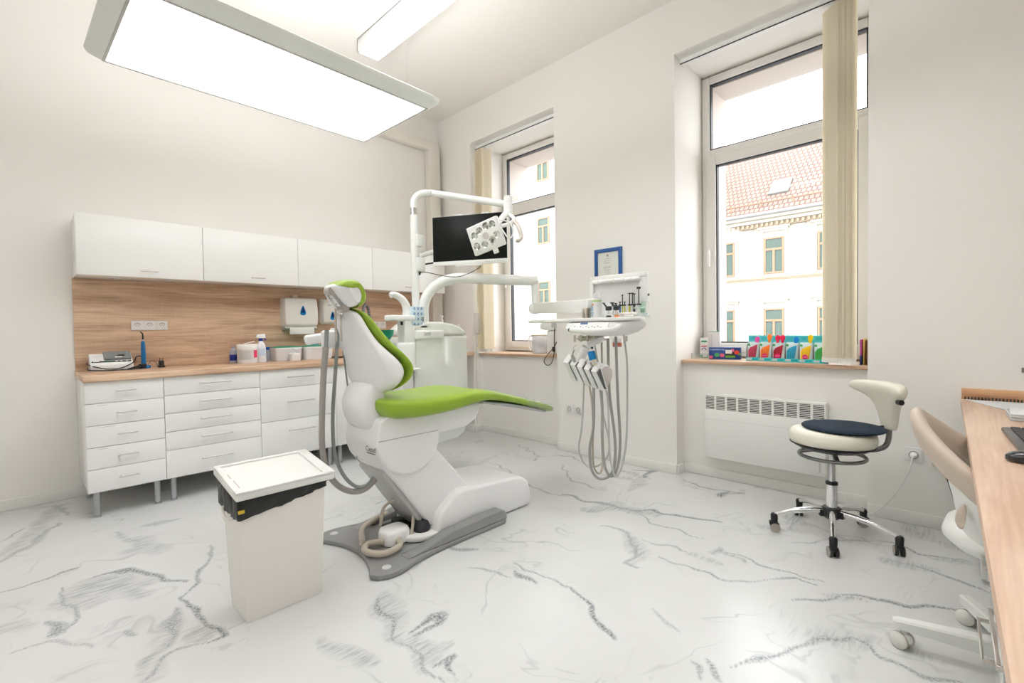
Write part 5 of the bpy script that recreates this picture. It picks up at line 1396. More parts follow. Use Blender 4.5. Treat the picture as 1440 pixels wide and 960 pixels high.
for k in range(6): mb.box(0.0215 + 0.003 * k, 0.023 + 0.003 * k, -0.0417, -0.0411, 0.025, 0.062, mat=MT)
mb.build('barcode', M('print_dark', (0.05, 0.05, 0.08), 0.6), tb)
mb = MB(); mb.box(-1.54, -1.38, -1.64, -1.55, 1.165, 1.19, 0.006); mb.build('box_rest', SHELL, un)

# ------------------------------------------------------------------ things on and above the worktop
OUT = M('outlet_white', (0.80, 0.79, 0.78), 0.35)
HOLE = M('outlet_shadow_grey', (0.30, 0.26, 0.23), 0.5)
def outlet_left(x0, n, zc, label):
    """row of n sockets on the backsplash (plane y = -0.018)"""
    t = thing('power_outlet', label, 'power outlet', (x0 + n * 0.038, -0.018, zc))
    mb = MB(); mb.box(x0, x0 + n * 0.0765, -0.029, -0.0185, zc - 0.037, zc + 0.037, 0.005, 3); mb.build('plate', OUT, t)
    for k in range(n):
        cx_ = x0 + 0.0383 + k * 0.0765
        mb = MB(); mb.box(cx_ - 0.031, cx_ + 0.031, -0.0315, -0.029, zc - 0.030, zc + 0.030, 0.003)
        s = mb.build('socket', OUT, t)
        mb = MB()
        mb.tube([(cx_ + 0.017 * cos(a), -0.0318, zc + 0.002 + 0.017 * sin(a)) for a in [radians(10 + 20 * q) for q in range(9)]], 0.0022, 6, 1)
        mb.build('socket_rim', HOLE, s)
        for dx, dz in ((-0.009, -0.003), (0.009, -0.003), (0.0, 0.006)):
            mb = MB(); mb.cyl((cx_ + dx, -0.0322, zc + dz), (cx_ + dx, -0.0312, zc + dz), 0.0026, n=8); mb.build('hole', M('hole_dark', (0.08, 0.07, 0.06), 0.6), s)
    return t
outlet_left(-2.940, 3, 1.222, 'white triple power outlet on the oak backsplash above the blue lamp')
outlet_left(-1.075, 4, 1.215, 'white power outlet strip on the backsplash behind the spittoon')

Z0 = 0.9002
# film / bag sealer device
g = thing('polymerisation_unit', 'small white benchtop device with a smoked window and black cord, left end of the worktop', 'bench device', (-3.08, -0.14, Z0))
mb = MB(); mb.prism([(-0.21, Z0), (-0.21, Z0 + 0.045), (-0.195, Z0 + 0.058), (-0.09, Z0 + 0.118), (-0.07, Z0 + 0.118), (-0.06, Z0)], 'x', -3.19, -2.955, 0.005); mb.build('housing', WHITE_PLASTIC, g)
sl = math.atan2(0.06, 0.105)
DMt = Matrix.Translation((0, -0.1425, Z0 + 0.088)) @ Matrix.Rotation(sl, 4, 'X')
mb = MB(); mb.box(-3.115, -2.962, -0.036, 0.058, 0.002, 0.022, 0.006, mat=DMt); wn = mb.build('smoked_window', M('smoked_plastic', (0.22, 0.24, 0.25), 0.12, coat=0.3), g)
mb = MB(); mb.box(-3.04, -3.0, -0.016, 0.004, 0.022, 0.0235, mat=DMt); mb.build('display_print', BLACK, wn)
mb = MB(); mb.tube([DMt @ Vector((-3.055, -0.030, 0.024)), DMt @ Vector((-3.035, -0.036, 0.03)), DMt @ Vector((-3.015, -0.030, 0.024))], 0.004, 8, 4); mb.build('catch', WHITE_PLASTIC, wn)
mb = MB(); mb.box(-3.182, -2.965, -0.057, -0.043, 0.0, 0.0035, 0.001, mat=DMt); st = mb.build('button_strip', BLACK, g)
for i, (a, b, c) in enumerate(((-3.175, -3.142, 0), (-3.105, -3.085, 1), (-3.055, -3.040, 0), (-3.028, -3.016, 0), (-2.995, -2.983, 0))):
    mb = MB(); mb.box(a, b, -0.054, -0.046, 0.0035, 0.006, 0.001, mat=DMt); mb.build('button', M('led_green', (0.02, 0.20, 0.07), 0.4) if c else WHITE_PLASTIC, st)
mb = MB()
for r, n_ in ((0, 6), (1, 4)):
    for k in range(n_): mb.box(-3.172 + 0.008 * k + 0.008 * r, -3.167 + 0.008 * k + 0.008 * r, 0.026 - 0.018 * r, 0.030 - 0.018 * r, 0.0005, 0.0012, mat=DMt)
mb.build('faint_lettering', M('faint_grey', (0.6, 0.6, 0.6), 0.5), g)
mb = MB(); mb.tube([(-3.20, -0.10, Z0 + 0.06), (-3.205, -0.17, Z0 + 0.05), (-3.16, -0.222, Z0 + 0.03), (-3.10, -0.228, Z0 + 0.014), (-3.03, -0.226, Z0 + 0.016), (-2.96, -0.21, Z0 + 0.05), (-2.93, -0.16, Z0 + 0.09), (-2.895, -0.12, Z0 + 0.085), (-2.88, -0.09, Z0 + 0.03)], 0.0035, 8, 8)
mb.tube([(-3.20, -0.10, Z0 + 0.02), (-3.20, -0.20, Z0 + 0.012), (-3.12, -0.245, Z0 + 0.006), (-3.0, -0.245, Z0 + 0.006), (-2.93, -0.21, Z0 + 0.012)], 0.0035, 8, 8)
cb = mb.build('power_cord', BLACK, g)
mb = MB(); mb.tube([(-2.99, -0.235, Z0 + 0.008), (-2.94, -0.205, Z0 + 0.014), (-2.905, -0.175, Z0 + 0.018)], 0.006, 10, 4, radii=[0.005, 0.010, 0.014]); mb.cyl((-2.915, -0.185, Z0 + 0.018), (-2.885, -0.158, Z0 + 0.02), 0.017, n=14); mb.build('plug', BLACK, g)
# curing lamp
BLUE = M('metallic_blue', (0.01, 0.16, 0.42), 0.28, metal=0.5, coat=0.5)
q = Vector((-2.885, -0.13, Z0))
g = thing('curing_lamp', 'upright blue curing lamp pen on its round blue stand on the worktop', 'curing lamp', q)
mb = MB(); mb.lathe([(0, 0), (0.034, 0), (0.036, 0.006), (0.034, 0.012), (0.020, 0.022), (0.016, 0.035), (0.0, 0.036)], q, 28); mb.box(q.x + 0.015, q.x + 0.04, q.y - 0.015, q.y + 0.015, Z0, Z0 + 0.022, 0.003); mb.build('stand', BLUE, g)
mb = MB(); mb.lathe([(0, 0.03), (0.016, 0.03), (0.0155, 0.08), (0.0145, 0.15), (0.013, 0.19), (0.008, 0.205), (0, 0.205)], q, 24); bd = mb.build('pen_body', BLUE, g)
mb = MB(); mb.lathe([(0, 0.205), (0.007, 0.205), (0.006, 0.216), (0, 0.217)], q, 16); mb.build('collar', STEEL, g)
mb = MB(); mb.tube([q + Vector((0, 0, 0.214)), q + Vector((0, 0, 0.245)), q + Vector((-0.003, -0.002, 0.262)), q + Vector((-0.014, -0.008, 0.272))], 0.0042, 10, 5, radii=[0.006, 0.005, 0.0045, 0.004]); mb.build('light_guide', BLACK, g)
for z in (0.115, 0.135, 0.15, 0.168):
    mb = MB(); mb.cyl(q + Vector((0, -0.0165 if z < 0.14 else -0.015, z)), q + Vector((0, -0.010, z)), 0.0042 if z == 0.15 else 0.0028, n=12); mb.build('button', M('button_grey_dark', (0.08, 0.09, 0.10), 0.4), bd)
mb = MB(); mb.tube([q + Vector((0.025, 0.01, 0.02)), q + Vector((0.05, 0.03, 0.055)), q + Vector((0.075, 0.02, 0.04)), q + Vector((0.085, 0.0, 0.012)), q + Vector((0.10, -0.01, 0.012))], 0.0015, 6, 6); mb.build('thin_cord', BLACK, g)
g = thing('plug_adapter', 'black two-pin plug adapter lying right of the blue curing lamp', 'plug', (-2.775, -0.13, Z0))
mb = MB(); mb.box(-2.802, -2.758, -0.155, -0.11, Z0, Z0 + 0.018, 0.006); mb.box(-2.795, -2.762, -0.15, -0.115, Z0 + 0.015, Z0 + 0.052, 0.007); mb.build('adapter_body', BLACK, g)
for dx in (-0.009, 0.009):
    mb = MB(); mb.cyl((-2.778 + dx, -0.132, Z0 + 0.052), (-2.778 + dx, -0.132, Z0 + 0.072), 0.0022, n=8); mb.build('pin', BLACK, g)

# wipes tub, spray bottle, boxes
q = Vector((-2.20, -0.21, Z0))
g = thing('wipes_tub', 'round white disinfectant wipes tub with raised lid and magenta label square', 'tub', q)
mb = MB(); mb.lathe([(0, 0), (0.073, 0), (0.076, 0.006), (0.076, 0.118), (0.0, 0.119)], q, 36); mb.build('tub', M('tub_white', (0.80, 0.79, 0.79), 0.4), g)
mb = MB(); mb.lathe([(0.0, 0.118), (0.078, 0.118), (0.079, 0.124), (0.079, 0.150), (0.074, 0.158), (0, 0.160)], q, 36); ld = mb.build('lid', WHITE_PLASTIC, g)
mb = MB(); mb.prism([(-0.02, 0.16), (0.055, 0.178), (0.056, 0.182), (-0.02, 0.165)], 'y', -0.02, 0.02)
for v in mb.v: v += q
mb.build('flap', WHITE_PLASTIC, g)
def wrap(root, q, r, z0, z1, a0, a1, mat, name='label_print', n=16):
    mb = MB(); vs = []; fs = []
    for k in range(n + 1):
        a = radians(a0 + (a1 - a0) * k / n)
        for rr in (r, r + 0.0008):
            for z in (z0, z1): vs.append((q[0] + rr * cos(a), q[1] + rr * sin(a), q[2] + z))
    for k in range(n):
        b = 4 * k
        fs += [[b + 2, b + 6, b + 7, b + 3], [b, b + 1, b + 5, b + 4], [b + 1, b + 3, b + 7, b + 5], [b, b + 4, b + 6, b + 2]]
    fs += [[0, 2, 3, 1], [4 * n, 4 * n + 1, 4 * n + 3, 4 * n + 2]]
    mb.add(vs, fs); return mb.build(name, mat, root)
wrap(g, q, 0.0762, 0.028, 0.112, -170, -55, M('label_grey_white', (0.66, 0.66, 0.65), 0.5))
wrap(g, q, 0.0772, 0.045, 0.108, -68, -40, M('label_magenta', (0.62, 0.02, 0.10), 0.5))
for k in range(7): wrap(g, q, 0.0773, 0.036 + 0.010 * k, 0.040 + 0.010 * k, -150, -85, M('label_text_grey', (0.48, 0.48, 0.48), 0.5))
q = Vector((-2.095, -0.22, Z0))
g = thing('spray_bottle', 'white trigger spray bottle with blue neck between the wipes tub and the plastic boxes', 'spray bottle', q)
mb = MB(); rings = []
for z, a, b in ((0, 0.034, 0.026), (0.004, 0.037, 0.028), (0.12, 0.037, 0.028), (0.15, 0.032, 0.026), (0.172, 0.018, 0.018), (0.182, 0.014, 0.014)):
    rings.append(ell(q + Vector((0, 0, z)), a, b, 28, 2.6))
mb.loft(rings); mb.build('bottle', M('bottle_white', (0.78, 0.80, 0.84), 0.35), g, angle=60)
mb = MB(); mb.box(q.x - 0.025, q.x + 0.025, q.y - 0.0295, q.y - 0.0265, q.z + 0.055, q.z + 0.118, 0.002); mb.build('label_print', M('label_pale_blue', (0.55, 0.66, 0.80), 0.5), g)
mb = MB(); mb.lathe([(0, 0.182), (0.0165, 0.182), (0.0165, 0.205), (0, 0.206)], q, 20); mb.build('neck_collar', M('navy_plastic', (0.01, 0.03, 0.28), 0.35), g)
mb = MB(); mb.prism([(-0.042, 0.215), (-0.028, 0.238), (0.034, 0.242), (0.036, 0.205), (-0.018, 0.206)], 'y', -0.012, 0.012, 0.003)
for v in mb.v: v += q
mb.build('spray_head', WHITE_PLASTIC, g)
mb = MB(); mb.prism([(0.018, 0.21), (0.036, 0.236), (0.040, 0.226), (0.036, 0.20), (0.044, 0.19), (0.036, 0.186), (0.028, 0.2)], 'y', -0.006, 0.006, 0.001)
for v in mb.v: v += q
mb.build('trigger', M('navy_plastic', (0, 0, 0)), g)
q = Vector((-2.205, -0.075, Z0))
g = thing('dark_bottle', 'dark labelled bottle half hidden behind the wipes tub at its left', 'bottle', q + Vector((-0.06, 0, 0)))
mb = MB(); mb.lathe([(0, 0), (0.03, 0), (0.03, 0.10), (0.02, 0.118), (0.012, 0.122), (0.012, 0.14), (0, 0.14)], q + Vector((-0.062, 0, 0)), 20); mb.build('bottle', M('bottle_grey', (0.40, 0.42, 0.50), 0.4), g)
mb = MB(); mb.lathe([(0.0303, 0.02), (0.0306, 0.021), (0.0306, 0.07), (0.0303, 0.071)], q + Vector((-0.062, 0, 0)), 20); mb.build('label_band', M('navy_plastic', (0, 0, 0)), g)
q = Vector((-1.985, -0.06, Z0))
g = thing('blue_can', 'blue lidded can behind the spray bottle and left of the plastic boxes', 'can', q)
mb = MB(); mb.lathe([(0, 0), (0.032, 0), (0.033, 0.10), (0, 0.10)], q, 20); mb.build('can_body', M('can_grey_blue', (0.45, 0.50, 0.58), 0.4), g)
mb = MB(); mb.lathe([(0, 0.10), (0.035, 0.10), (0.035, 0.122), (0, 0.124)], q, 20); mb.build('can_lid', M('royal_blue', (0.01, 0.08, 0.42), 0.35), g)
def tray_box(x0, x1, label):
    g = thing('instrument_bath', label, 'plastic box', ((x0 + x1) / 2, -0.14, Z0))
    mb = MB(); rings = []
    cx_, cy_ = (x0 + x1) / 2, -0.15
    def rr(hx_, hy_, z): return ell((cx_, cy_, z), hx_, hy_, 40, 6)
    w_ = (x1 - x0) / 2
    mb.loft([rr(w_ * 0.90, 0.082, Z0), rr(w_ * 0.93, 0.086, Z0 + 0.01), rr(w_ * 0.975, 0.094, Z0 + 0.098), rr(w_, 0.10, Z0 + 0.104), rr(w_, 0.10, Z0 + 0.116), rr(w_ * 0.94, 0.09, Z0 + 0.116), rr(w_ * 0.9, 0.082, Z0 + 0.02)])
    mb.build('tub', M('box_cool_white', (0.83, 0.85, 0.89), 0.35), g)
    mb = MB(); mb.loft([rr(w_ * 0.97, 0.096, Z0 + 0.117), rr(w_ * 0.98, 0.097, Z0 + 0.122), rr(w_ * 0.5, 0.05, Z0 + 0.130)]); mb.build('green_lid', M('lid_green', (0.03, 0.35, 0.20), 0.35), g, angle=30)
    mb = MB(); mb.tube([(cx_ + 0.03, cy_ - 0.099, Z0 + 0.112), (cx_ + 0.055, cy_ - 0.106, Z0 + 0.096), (cx_ + 0.085, cy_ - 0.099, Z0 + 0.112)], 0.006, 8, 5); mb.build('finger_grip', M('box_cool_white', (0, 0, 0)), g)
    return g
tray_box(-1.985, -1.745, 'white lidded instrument bath with green lid, left one, behind the small white jar')
tray_box(-1.735, -1.455, 'white lidded instrument bath with green lid, right one, beneath the keypad holder')
q = Vector((-1.845, -0.292, Z0))
g = thing('small_jar', 'small white lidded jar in front of the left instrument bath', 'jar', q)
mb = MB(); rings = [ell(q + Vector((0, 0, z)), a, a, 28, 3) for z, a in ((0, 0.038), (0.004, 0.041), (0.045, 0.041), (0.046, 0.043), (0.062, 0.043), (0.066, 0.038))]
mb.loft(rings); mb.build('jar_body', WHITE_PLASTIC, g); mb = MB(); mb.lathe([(0, 0.066), (0.011, 0.066), (0.010, 0.074), (0, 0.076)], q, 16); mb.build('lid_knob', WHITE_PLASTIC, g)
wrap(g, q, 0.0415, 0.018, 0.042, -75, -35, M('label_blue_grey', (0.35, 0.42, 0.6), 0.5))
q = Vector((-1.60, -0.15, Z0 + 0.1305))
g = thing('teal_cup', 'small translucent teal cup on the lid of the right instrument bath', 'cup', q)
mb = MB(); mb.lathe([(0, 0), (0.026, 0), (0.030, 0.045), (0.028, 0.045), (0.024, 0.003), (0, 0.003)], q, 20); mb.build('cup', glass_mat('teal_clear', (0.35, 0.72, 0.78), 0.08, 0.55, 0.05), g)
q = Vector((-1.36, -0.16, Z0))
g = thing('steel_dish', 'shallow grey dish on the worktop left of the chair back', 'dish', q)
mb = MB(); mb.lathe([(0, 0), (0.10, 0), (0.13, 0.016), (0.127, 0.018), (0.097, 0.004), (0, 0.004)], q, 32); mb.build('dish', STEEL, g)
# tap of the sink
g = thing('sink_tap', 'tall ribbed grey flexible tap over the sink behind the chair back', 'tap', (-1.055, -0.12, Z0))
mb = MB(); mb.tube([(-1.01, -0.12, Z0), (-1.01, -0.12, 1.17), (-1.015, -0.125, 1.28), (-1.04, -0.14, 1.39), (-1.08, -0.17, 1.415), (-1.12, -0.2, 1.385), (-1.135, -0.21, 1.27), (-1.137, -0.212, 1.20)], 0.0145, 14, 10)
tp_ = mb.build('spout', M('tap_grey', (0.24, 0.24, 0.25), 0.35, metal=0.5), g)
mb = MB(); mb.lathe([(0, 0), (0.028, 0), (0.028, 0.01), (0.02, 0.02), (0.02, 0.08), (0, 0.08)], (-1.01, -0.12, Z0), 20); mb.build('tap_base', CHROME, g)
pts = [(-1.01, -0.12, 1.17), (-1.015, -0.125, 1.28), (-1.04, -0.14, 1.39), (-1.08, -0.17, 1.415), (-1.12, -0.2, 1.385), (-1.135, -0.21, 1.27)]
for i in range(len(pts) - 1):
    for k in range(4):
        a, b = Vector(pts[i]), Vector(pts[i + 1]); p = a.lerp(b, k / 4); d = (b - a).normalized()
        # follow the curve's bulge a little
        mb = MB(); mb.lathe([(0.0140, -0.003), (0.0168, 0), (0.0140, 0.003)], p + (Vector((0, 0, 0.003)) if i in (2, 3) else Vector()), 14, axis=d); mb.build('rib', M('tap_rib', (0.32, 0.32, 0.33), 0.35, metal=0.5), tp_)

# dispensers on the backsplash
DISP = M('dispenser_white', (0.78, 0.77, 0.73), 0.3)
DROP = M('drop_blue', (0.0, 0.17, 0.45), 0.25); DROPD = M('drop_navy', (0.0, 0.03, 0.14), 0.25)
def drop(root, x, z, y, w, h):
    def pl(s): return [(x + w * s * a, z + h * s * b) for a, b in ((0, 0.55), (0.14, 0.42), (0.30, 0.12), (0.42, -0.15), (0.44, -0.30), (0.32, -0.44), (0, -0.5), (-0.32, -0.44), (-0.44, -0.30), (-0.42, -0.15), (-0.30, 0.12), (-0.14, 0.42))]
    mb = MB(); mb.prism(pl(1), 'y', y, y - 0.0015); d = mb.build('drop_window', DROP, root)
    mb = MB(); mb.prism([(a, b + h * 0.06) for a, b in pl(0.6)], 'y', y - 0.0015, y - 0.0022); mb.build('drop_core', DROPD, d)
g = thing('towel_dispenser', 'white paper towel dispenser with blue drop window on the oak backsplash', 'dispenser', (-1.70, -0.08, 1.18))
mb = MB(); rings = []
for z, yb, ins in ((1.205, -0.105, 0.012), (1.225, -0.130, 0.004), (1.26, -0.138, 0.0), (1.36, -0.134, 0.0), (1.44, -0.126, 0.004), (1.462, -0.118, 0.008), (1.470, -0.10, 0.014)):
    x0, x1 = -1.862 + ins, -1.545 - ins
    rings.append([(x0, -0.019, z), (x0 + 0.004, yb + 0.02, z), (x0 + 0.012, yb + 0.006, z), (x0 + 0.03, yb, z), ((x0 + x1) / 2, yb - 0.010, z), (x1 - 0.03, yb, z), (x1 - 0.012, yb + 0.006, z), (x1 - 0.004, yb + 0.02, z), (x1, -0.019, z)])
mb.loft(rings); mb.build('housing', DISP, g, angle=35)
mb = MB(); mb.prism([(-0.02, 1.206), (-0.10, 1.206), (-0.12, 1.19), (-0.02, 1.165)], 'x', -1.85, -1.56, 0.003); mb.build('mouth', M('mouth_green_grey', (0.60, 0.64, 0.60), 0.4), g)
mb = MB(); mb.box(-1.815, -1.595, -0.130, -0.112, 1.135, 1.200, 0.002); mb.build('paper_towel', M('paper_white', (0.78, 0.78, 0.75), 0.85), g)
drop(g, -1.700, 1.350, -0.1365 - 0.008, 0.062, 0.088)
mb = MB()
for k in range(6): mb.box(-1.742 + 0.010 * k, -1.735 + 0.010 * k, -0.1375, -0.133, 1.424, 1.427)
mb.build('tiny_print', M('tiny_print_grey', (0.35, 0.35, 0.35), 0.5), g)
mb = MB(); mb.box(-1.755, -1.700, -0.045, -0.019, 1.468, 1.50, 0.01); mb.build('lock_tab', M('lock_beige', (0.68, 0.60, 0.50), 0.4), g)
g = thing('soap_dispenser', 'narrow white soap dispenser with blue drop window beside the headrest', 'dispenser', (-1.42, -0.07, 1.22))
mb = MB(); rings = []
for z, yb, ins in ((1.222, -0.07, 0.028), (1.232, -0.10, 0.012), (1.25, -0.115, 0.004), (1.30, -0.12, 0.0), (1.42, -0.115, 0.0), (1.462, -0.108, 0.003), (1.472, -0.09, 0.010)):
    x0, x1 = -1.500 + ins, -1.365 - ins
    rings.append([(x0, -0.019, z), (x0 + 0.003, yb + 0.02, z), (x0 + 0.012, yb + 0.004, z), (x0 + 0.03, yb, z), ((x0 + x1) / 2, yb - 0.004, z), (x1 - 0.03, yb, z), (x1 - 0.012, yb + 0.004, z), (x1 - 0.003, yb + 0.02, z), (x1, -0.019, z)])
mb.loft(rings); mb.build('housing', DISP, g, angle=35)
drop(g, -1.408, 1.305, -0.123, 0.056, 0.082)
mb = MB(); mb.box(-1.45, -1.425, -0.121, -0.115, 1.405, 1.412); mb.build('tiny_print', M('tiny_print_blue', (0.15, 0.35, 0.5), 0.5), g)
# hand set on the niche edge, pump bottles
g = thing('wall_intercom', 'white handset with hanging cord on the edge of the narrow window niche', 'handset', (0.03, D1A - 0.001, 1.2))
mb = MB(); mb.box(0.012, 0.062, D1A - 0.055, D1A - 0.001, 1.10, 1.34, 0.010, 3); mb.build('handset', M('handset_grey_white', (0.72, 0.69, 0.66), 0.4), g)
mb = MB(); mb.tube([(0.03, D1A - 0.04, 1.10), (0.03, D1A - 0.045, 1.00), (0.025, D1A - 0.035, 0.955), (0.02, D1A - 0.03, 1.01), (0.02, D1A - 0.03, 1.09)], 0.0025, 6, 6); mb.tube([(0.022, D1A - 0.028, 1.1), (0.02, D1A - 0.022, 0.8), (0.022, D1A - 0.018, 0.40), (0.02, D1A - 0.014, 0.1)], 0.0022, 6, 6); mb.build('cord', M('cord_beige', (0.66, 0.58, 0.50), 0.5), g)
for (x, y, s, lab, body) in ((-0.31, -0.42, 1.0, 'clear pump bottle standing on the worktop behind the dental unit top', CLEAR), (-0.075, -0.42, 0.9, 'milky bottle with pink mark at the right end of the worktop', MILKY)):
    q = Vector((x, y, Z0)); g = thing('pump_bottle', lab, 'bottle', q)
    hgt = 0.36 if s == 1.0 else 0.26
    mb = MB(); mb.lathe([(0, 0), (0.036, 0), (0.038, 0.005), (0.038, hgt * 0.72), (0.028, hgt * 0.85), (0.013, hgt * 0.9), (0.013, hgt * 0.95), (0, hgt * 0.95)], q, 24); mb.build('bottle', MILKY if s < 1 else M('bottle_pale', (0.72, 0.68, 0.62), 0.3), g)
    mb = MB(); mb.lathe([(0, hgt * 0.95), (0.015, hgt * 0.95), (0.015, hgt), (0.005, hgt + 0.005), (0.005, hgt + 0.04), (0, hgt + 0.04)], q, 16); mb.box(q.x - 0.035, q.x + 0.02, q.y - 0.008, q.y + 0.008, q.z + hgt + 0.036, q.z + hgt + 0.050, 0.004); mb.build('pump', WHITE_PLASTIC, g)
    if s < 1:
        mb = MB(); mb.box(q.x - 0.02, q.x + 0.012, q.y - 0.040, q.y - 0.0385, q.z + 0.09, q.z + 0.125); mb.build('label_print', M('label_pink', (0.80, 0.35, 0.35), 0.5), g)

# ------------------------------------------------------------------ narrow window sill: jug and water distiller
q = Vector((0.30, -1.305, 0.8872))
g = thing('plastic_jug', 'milky plastic water jug with handle on the sill of the narrow window', 'jug', q)
mb = MB(); mb.lathe([(0, 0), (0.080, 0), (0.084, 0.004), (0.090, 0.19), (0.092, 0.195), (0.088, 0.195), (0.081, 0.008), (0, 0.006)], q, 36); mb.build('jug', MILKY, g)
mb = MB(); mb.lathe([(0, 0.003), (0.080, 0.003), (0.084, 0.10), (0, 0.10)], q, 32); mb.build('water', glass_mat('water_blue', (0.90, 0.94, 0.98), 0.03, 0.12), g)
mb = MB(); mb.lathe([(0.0905, 0.188), (0.094, 0.19), (0.094, 0.198), (0.0905, 0.2)], q, 36); mb.build('rim', M('rim_yellowish', (0.78, 0.70, 0.50), 0.4), g)
a = Vector((-0.10, 0.995, 0)).normalized()
mb = MB(); mb.tube([q + a * 0.09 + Vector((0, 0, 0.175)), q + a * 0.12 + Vector((0, 0, 0.185)), q + a * 0.145 + Vector((0, 0, 0.16)), q + a * 0.147 + Vector((0, 0, 0.07)), q + a * 0.125 + Vector((0, 0, 0.03)), q + a * 0.086 + Vector((0, 0, 0.035))], 0.008, 10, 6); mb.build('handle', WHITE_PLASTIC, g)
g = thing('water_distiller', 'white water distiller with black hanging cord on the sill behind the jug', 'distiller', (0.27, -1.58, 0.8872))
mb = MB(); mb.box(0.16, 0.38, -1.745, -1.505, 0.8872, 1.13, 0.02, 3); mb.prism([(-1.745, 1.13), (-1.745, 1.235), (-1.50, 1.235), (-1.43, 1.19), (-1.43, 1.145), (-1.50, 1.13)], 'x', 0.15, 0.39, 0.01); bd = mb.build('housing', WHITE_PLASTIC, g)
for k in range(6):
    mb = MB(); mb.box(0.1485, 0.1505, -1.595 - 0.014 * k, -1.588 - 0.014 * k, 1.155, 1.215); mb.build('vent_slot', M('vent_grey', (0.45, 0.44, 0.43), 0.5), bd)
mb = MB(); mb.tube([(0.145, -1.63, 1.15), (0.125, -1.64, 1.05), (0.10, -1.66, 0.95), (0.06, -1.68, 0.88), (0.05, -1.66, 0.81), (0.055, -1.60, 0.79), (0.06, -1.56, 0.83), (0.07, -1.60, 0.895), (0.09, -1.66, 0.96), (0.10, -1.69, 1.02)], 0.0042, 8, 8); mb.build('power_cord', BLACK, g)
mb = MB(); mb.cyl((0.085, -1.665, 0.925), (0.095, -1.655, 0.965), 0.015, n=12); mb.build('plug', BLACK, g)

# ------------------------------------------------------------------ wide window sill: boxes and product stands
ZS = 0.8872
def carton(name, label, cat, c, w, d, h, rz, mat, group=None):
    """w across the camera side (along local x), d deep, local -y faces the room"""
    g = thing(name, label, cat, (c[0], c[1], ZS), group)
    mt = Matrix.Translation((c[0], c[1], ZS)) @ Matrix.Rotation(rz, 4, 'Z')
    mb = MB(); mb.box(-w / 2, w / 2, -d / 2, d / 2, 0.0005, h, 0.001, mat=mt); mb.build('carton', mat, g)
    return g, mt
RZ = radians(-78)       # local +x runs along -y (to the right in the photo), local -y faces the room
def deco(root, mt, boxes, name='print'):
    for (x0, x1, z0, z1, y, m) in boxes:
        mb = MB(); mb.box(x0, x1, y - 0.0008, y, z0, z1, mat=mt); mb.build(name, m, root)
PW = M('carton_white', (0.80, 0.77, 0.76), 0.5)
PG = M('carton_green', (0.04, 0.30, 0.12), 0.5); PR = M('carton_red', (0.55, 0.04, 0.06), 0.5); PP = M('carton_purple', (0.12, 0.08, 0.25), 0.5)
g, mt = carton('product_box', 'small white box with green, red and purple print at the left end of the sill', 'box', (0.40, -3.005, 0), 0.062, 0.045, 0.165, RZ, PW)
deco(g, mt, [(-0.022, 0.022, 0.128, 0.142, -0.0225, PG), (-0.024, 0.022, 0.092, 0.100, -0.0225, PR), (-0.031, 0.031, 0.0, 0.025, -0.0225, PG), (-0.010, 0.024, 0.008, 0.022, -0.0233, PW)])
mb = MB(); mb.tube([mt @ Vector((0.016 * cos(a), -0.0232, 0.064 + 0.016 * sin(a))) for a in [radians(k * 20) for k in range(10)]], 0.003, 6, 1); mb.build('arch_mark', PP, g)
g, mt = carton('product_box', 'taller white box with thin green edge, second from the left on the sill', 'box', (0.46, -3.065, 0), 0.085, 0.05, 0.215, RZ, PW)
deco(g, mt, [(-0.0425, 0.0425, 0.212, 0.216, -0.025, PG), (-0.0425, 0.0425, 0.0, 0.045, -0.025, PG)] + [(-0.024, -0.012, 0.19 - 0.012 * k, 0.193 - 0.012 * k, -0.025, M('print_mid_grey', (0.45, 0.45, 0.45), 0.6)) for k in range(9)])
NAVY = M('carton_navy', (0.012, 0.05, 0.22), 0.4)
g, mt = carton('gift_box', 'dark blue box with pink, red and green fruit pictures lying on the sill', 'box', (0.30, -3.205, 0), 0.225, 0.06, 0.092, radians(-76), NAVY)
deco(g, mt, [(0.005, 0.075, 0.012, 0.078, -0.030, M('window_dark', (0.02, 0.02, 0.02), 0.4)), (0.006, 0.052, 0.045, 0.074, -0.0308, PW), (0.006, 0.074, 0.014, 0.030, -0.0308, M('leaf_green', (0.12, 0.36, 0.04), 0.5))])
for x, z, r, m in ((-0.018, 0.032, 0.016, M('fruit_pink', (0.75, 0.12, 0.22), 0.5)), (0.086, 0.055, 0.017, M('fruit_red', (0.75, 0.06, 0.03), 0.5)), (0.056, 0.070, 0.012, M('fruit_magenta', (0.72, 0.15, 0.35), 0.5)), (-0.098, 0.018, 0.013, M('fruit_pink', (0, 0, 0))), (-0.055, 0.035, 0.017, M('leaf_green2', (0.08, 0.40, 0.12), 0.5)), (0.104, 0.042, 0.010, M('leaf_green', (0, 0, 0)))):
    mb = MB(); n_ = 12
    mb.loft([[mt @ Vector((x + r * (1 + 0.18 * (k % 2)) * cos(2 * pi * k / n_), y, z + r * (1 - 0.1 * (k % 2)) * sin(2 * pi * k / n_))) for k in range(n_)] for y in (-0.0302, -0.0314)]); mb.build('fruit_picture', m, g)
uxv = (mt.to_3x3() @ Vector((1, 0, 0)))
text('lettering', 'CURAPROX Bio', M('lettering_pale', (0.55, 0.70, 0.85), 0.5), g, mt @ Vector((-0.052, -0.0312, 0.070)), uxv, (0, 0, 1), 0.0165)
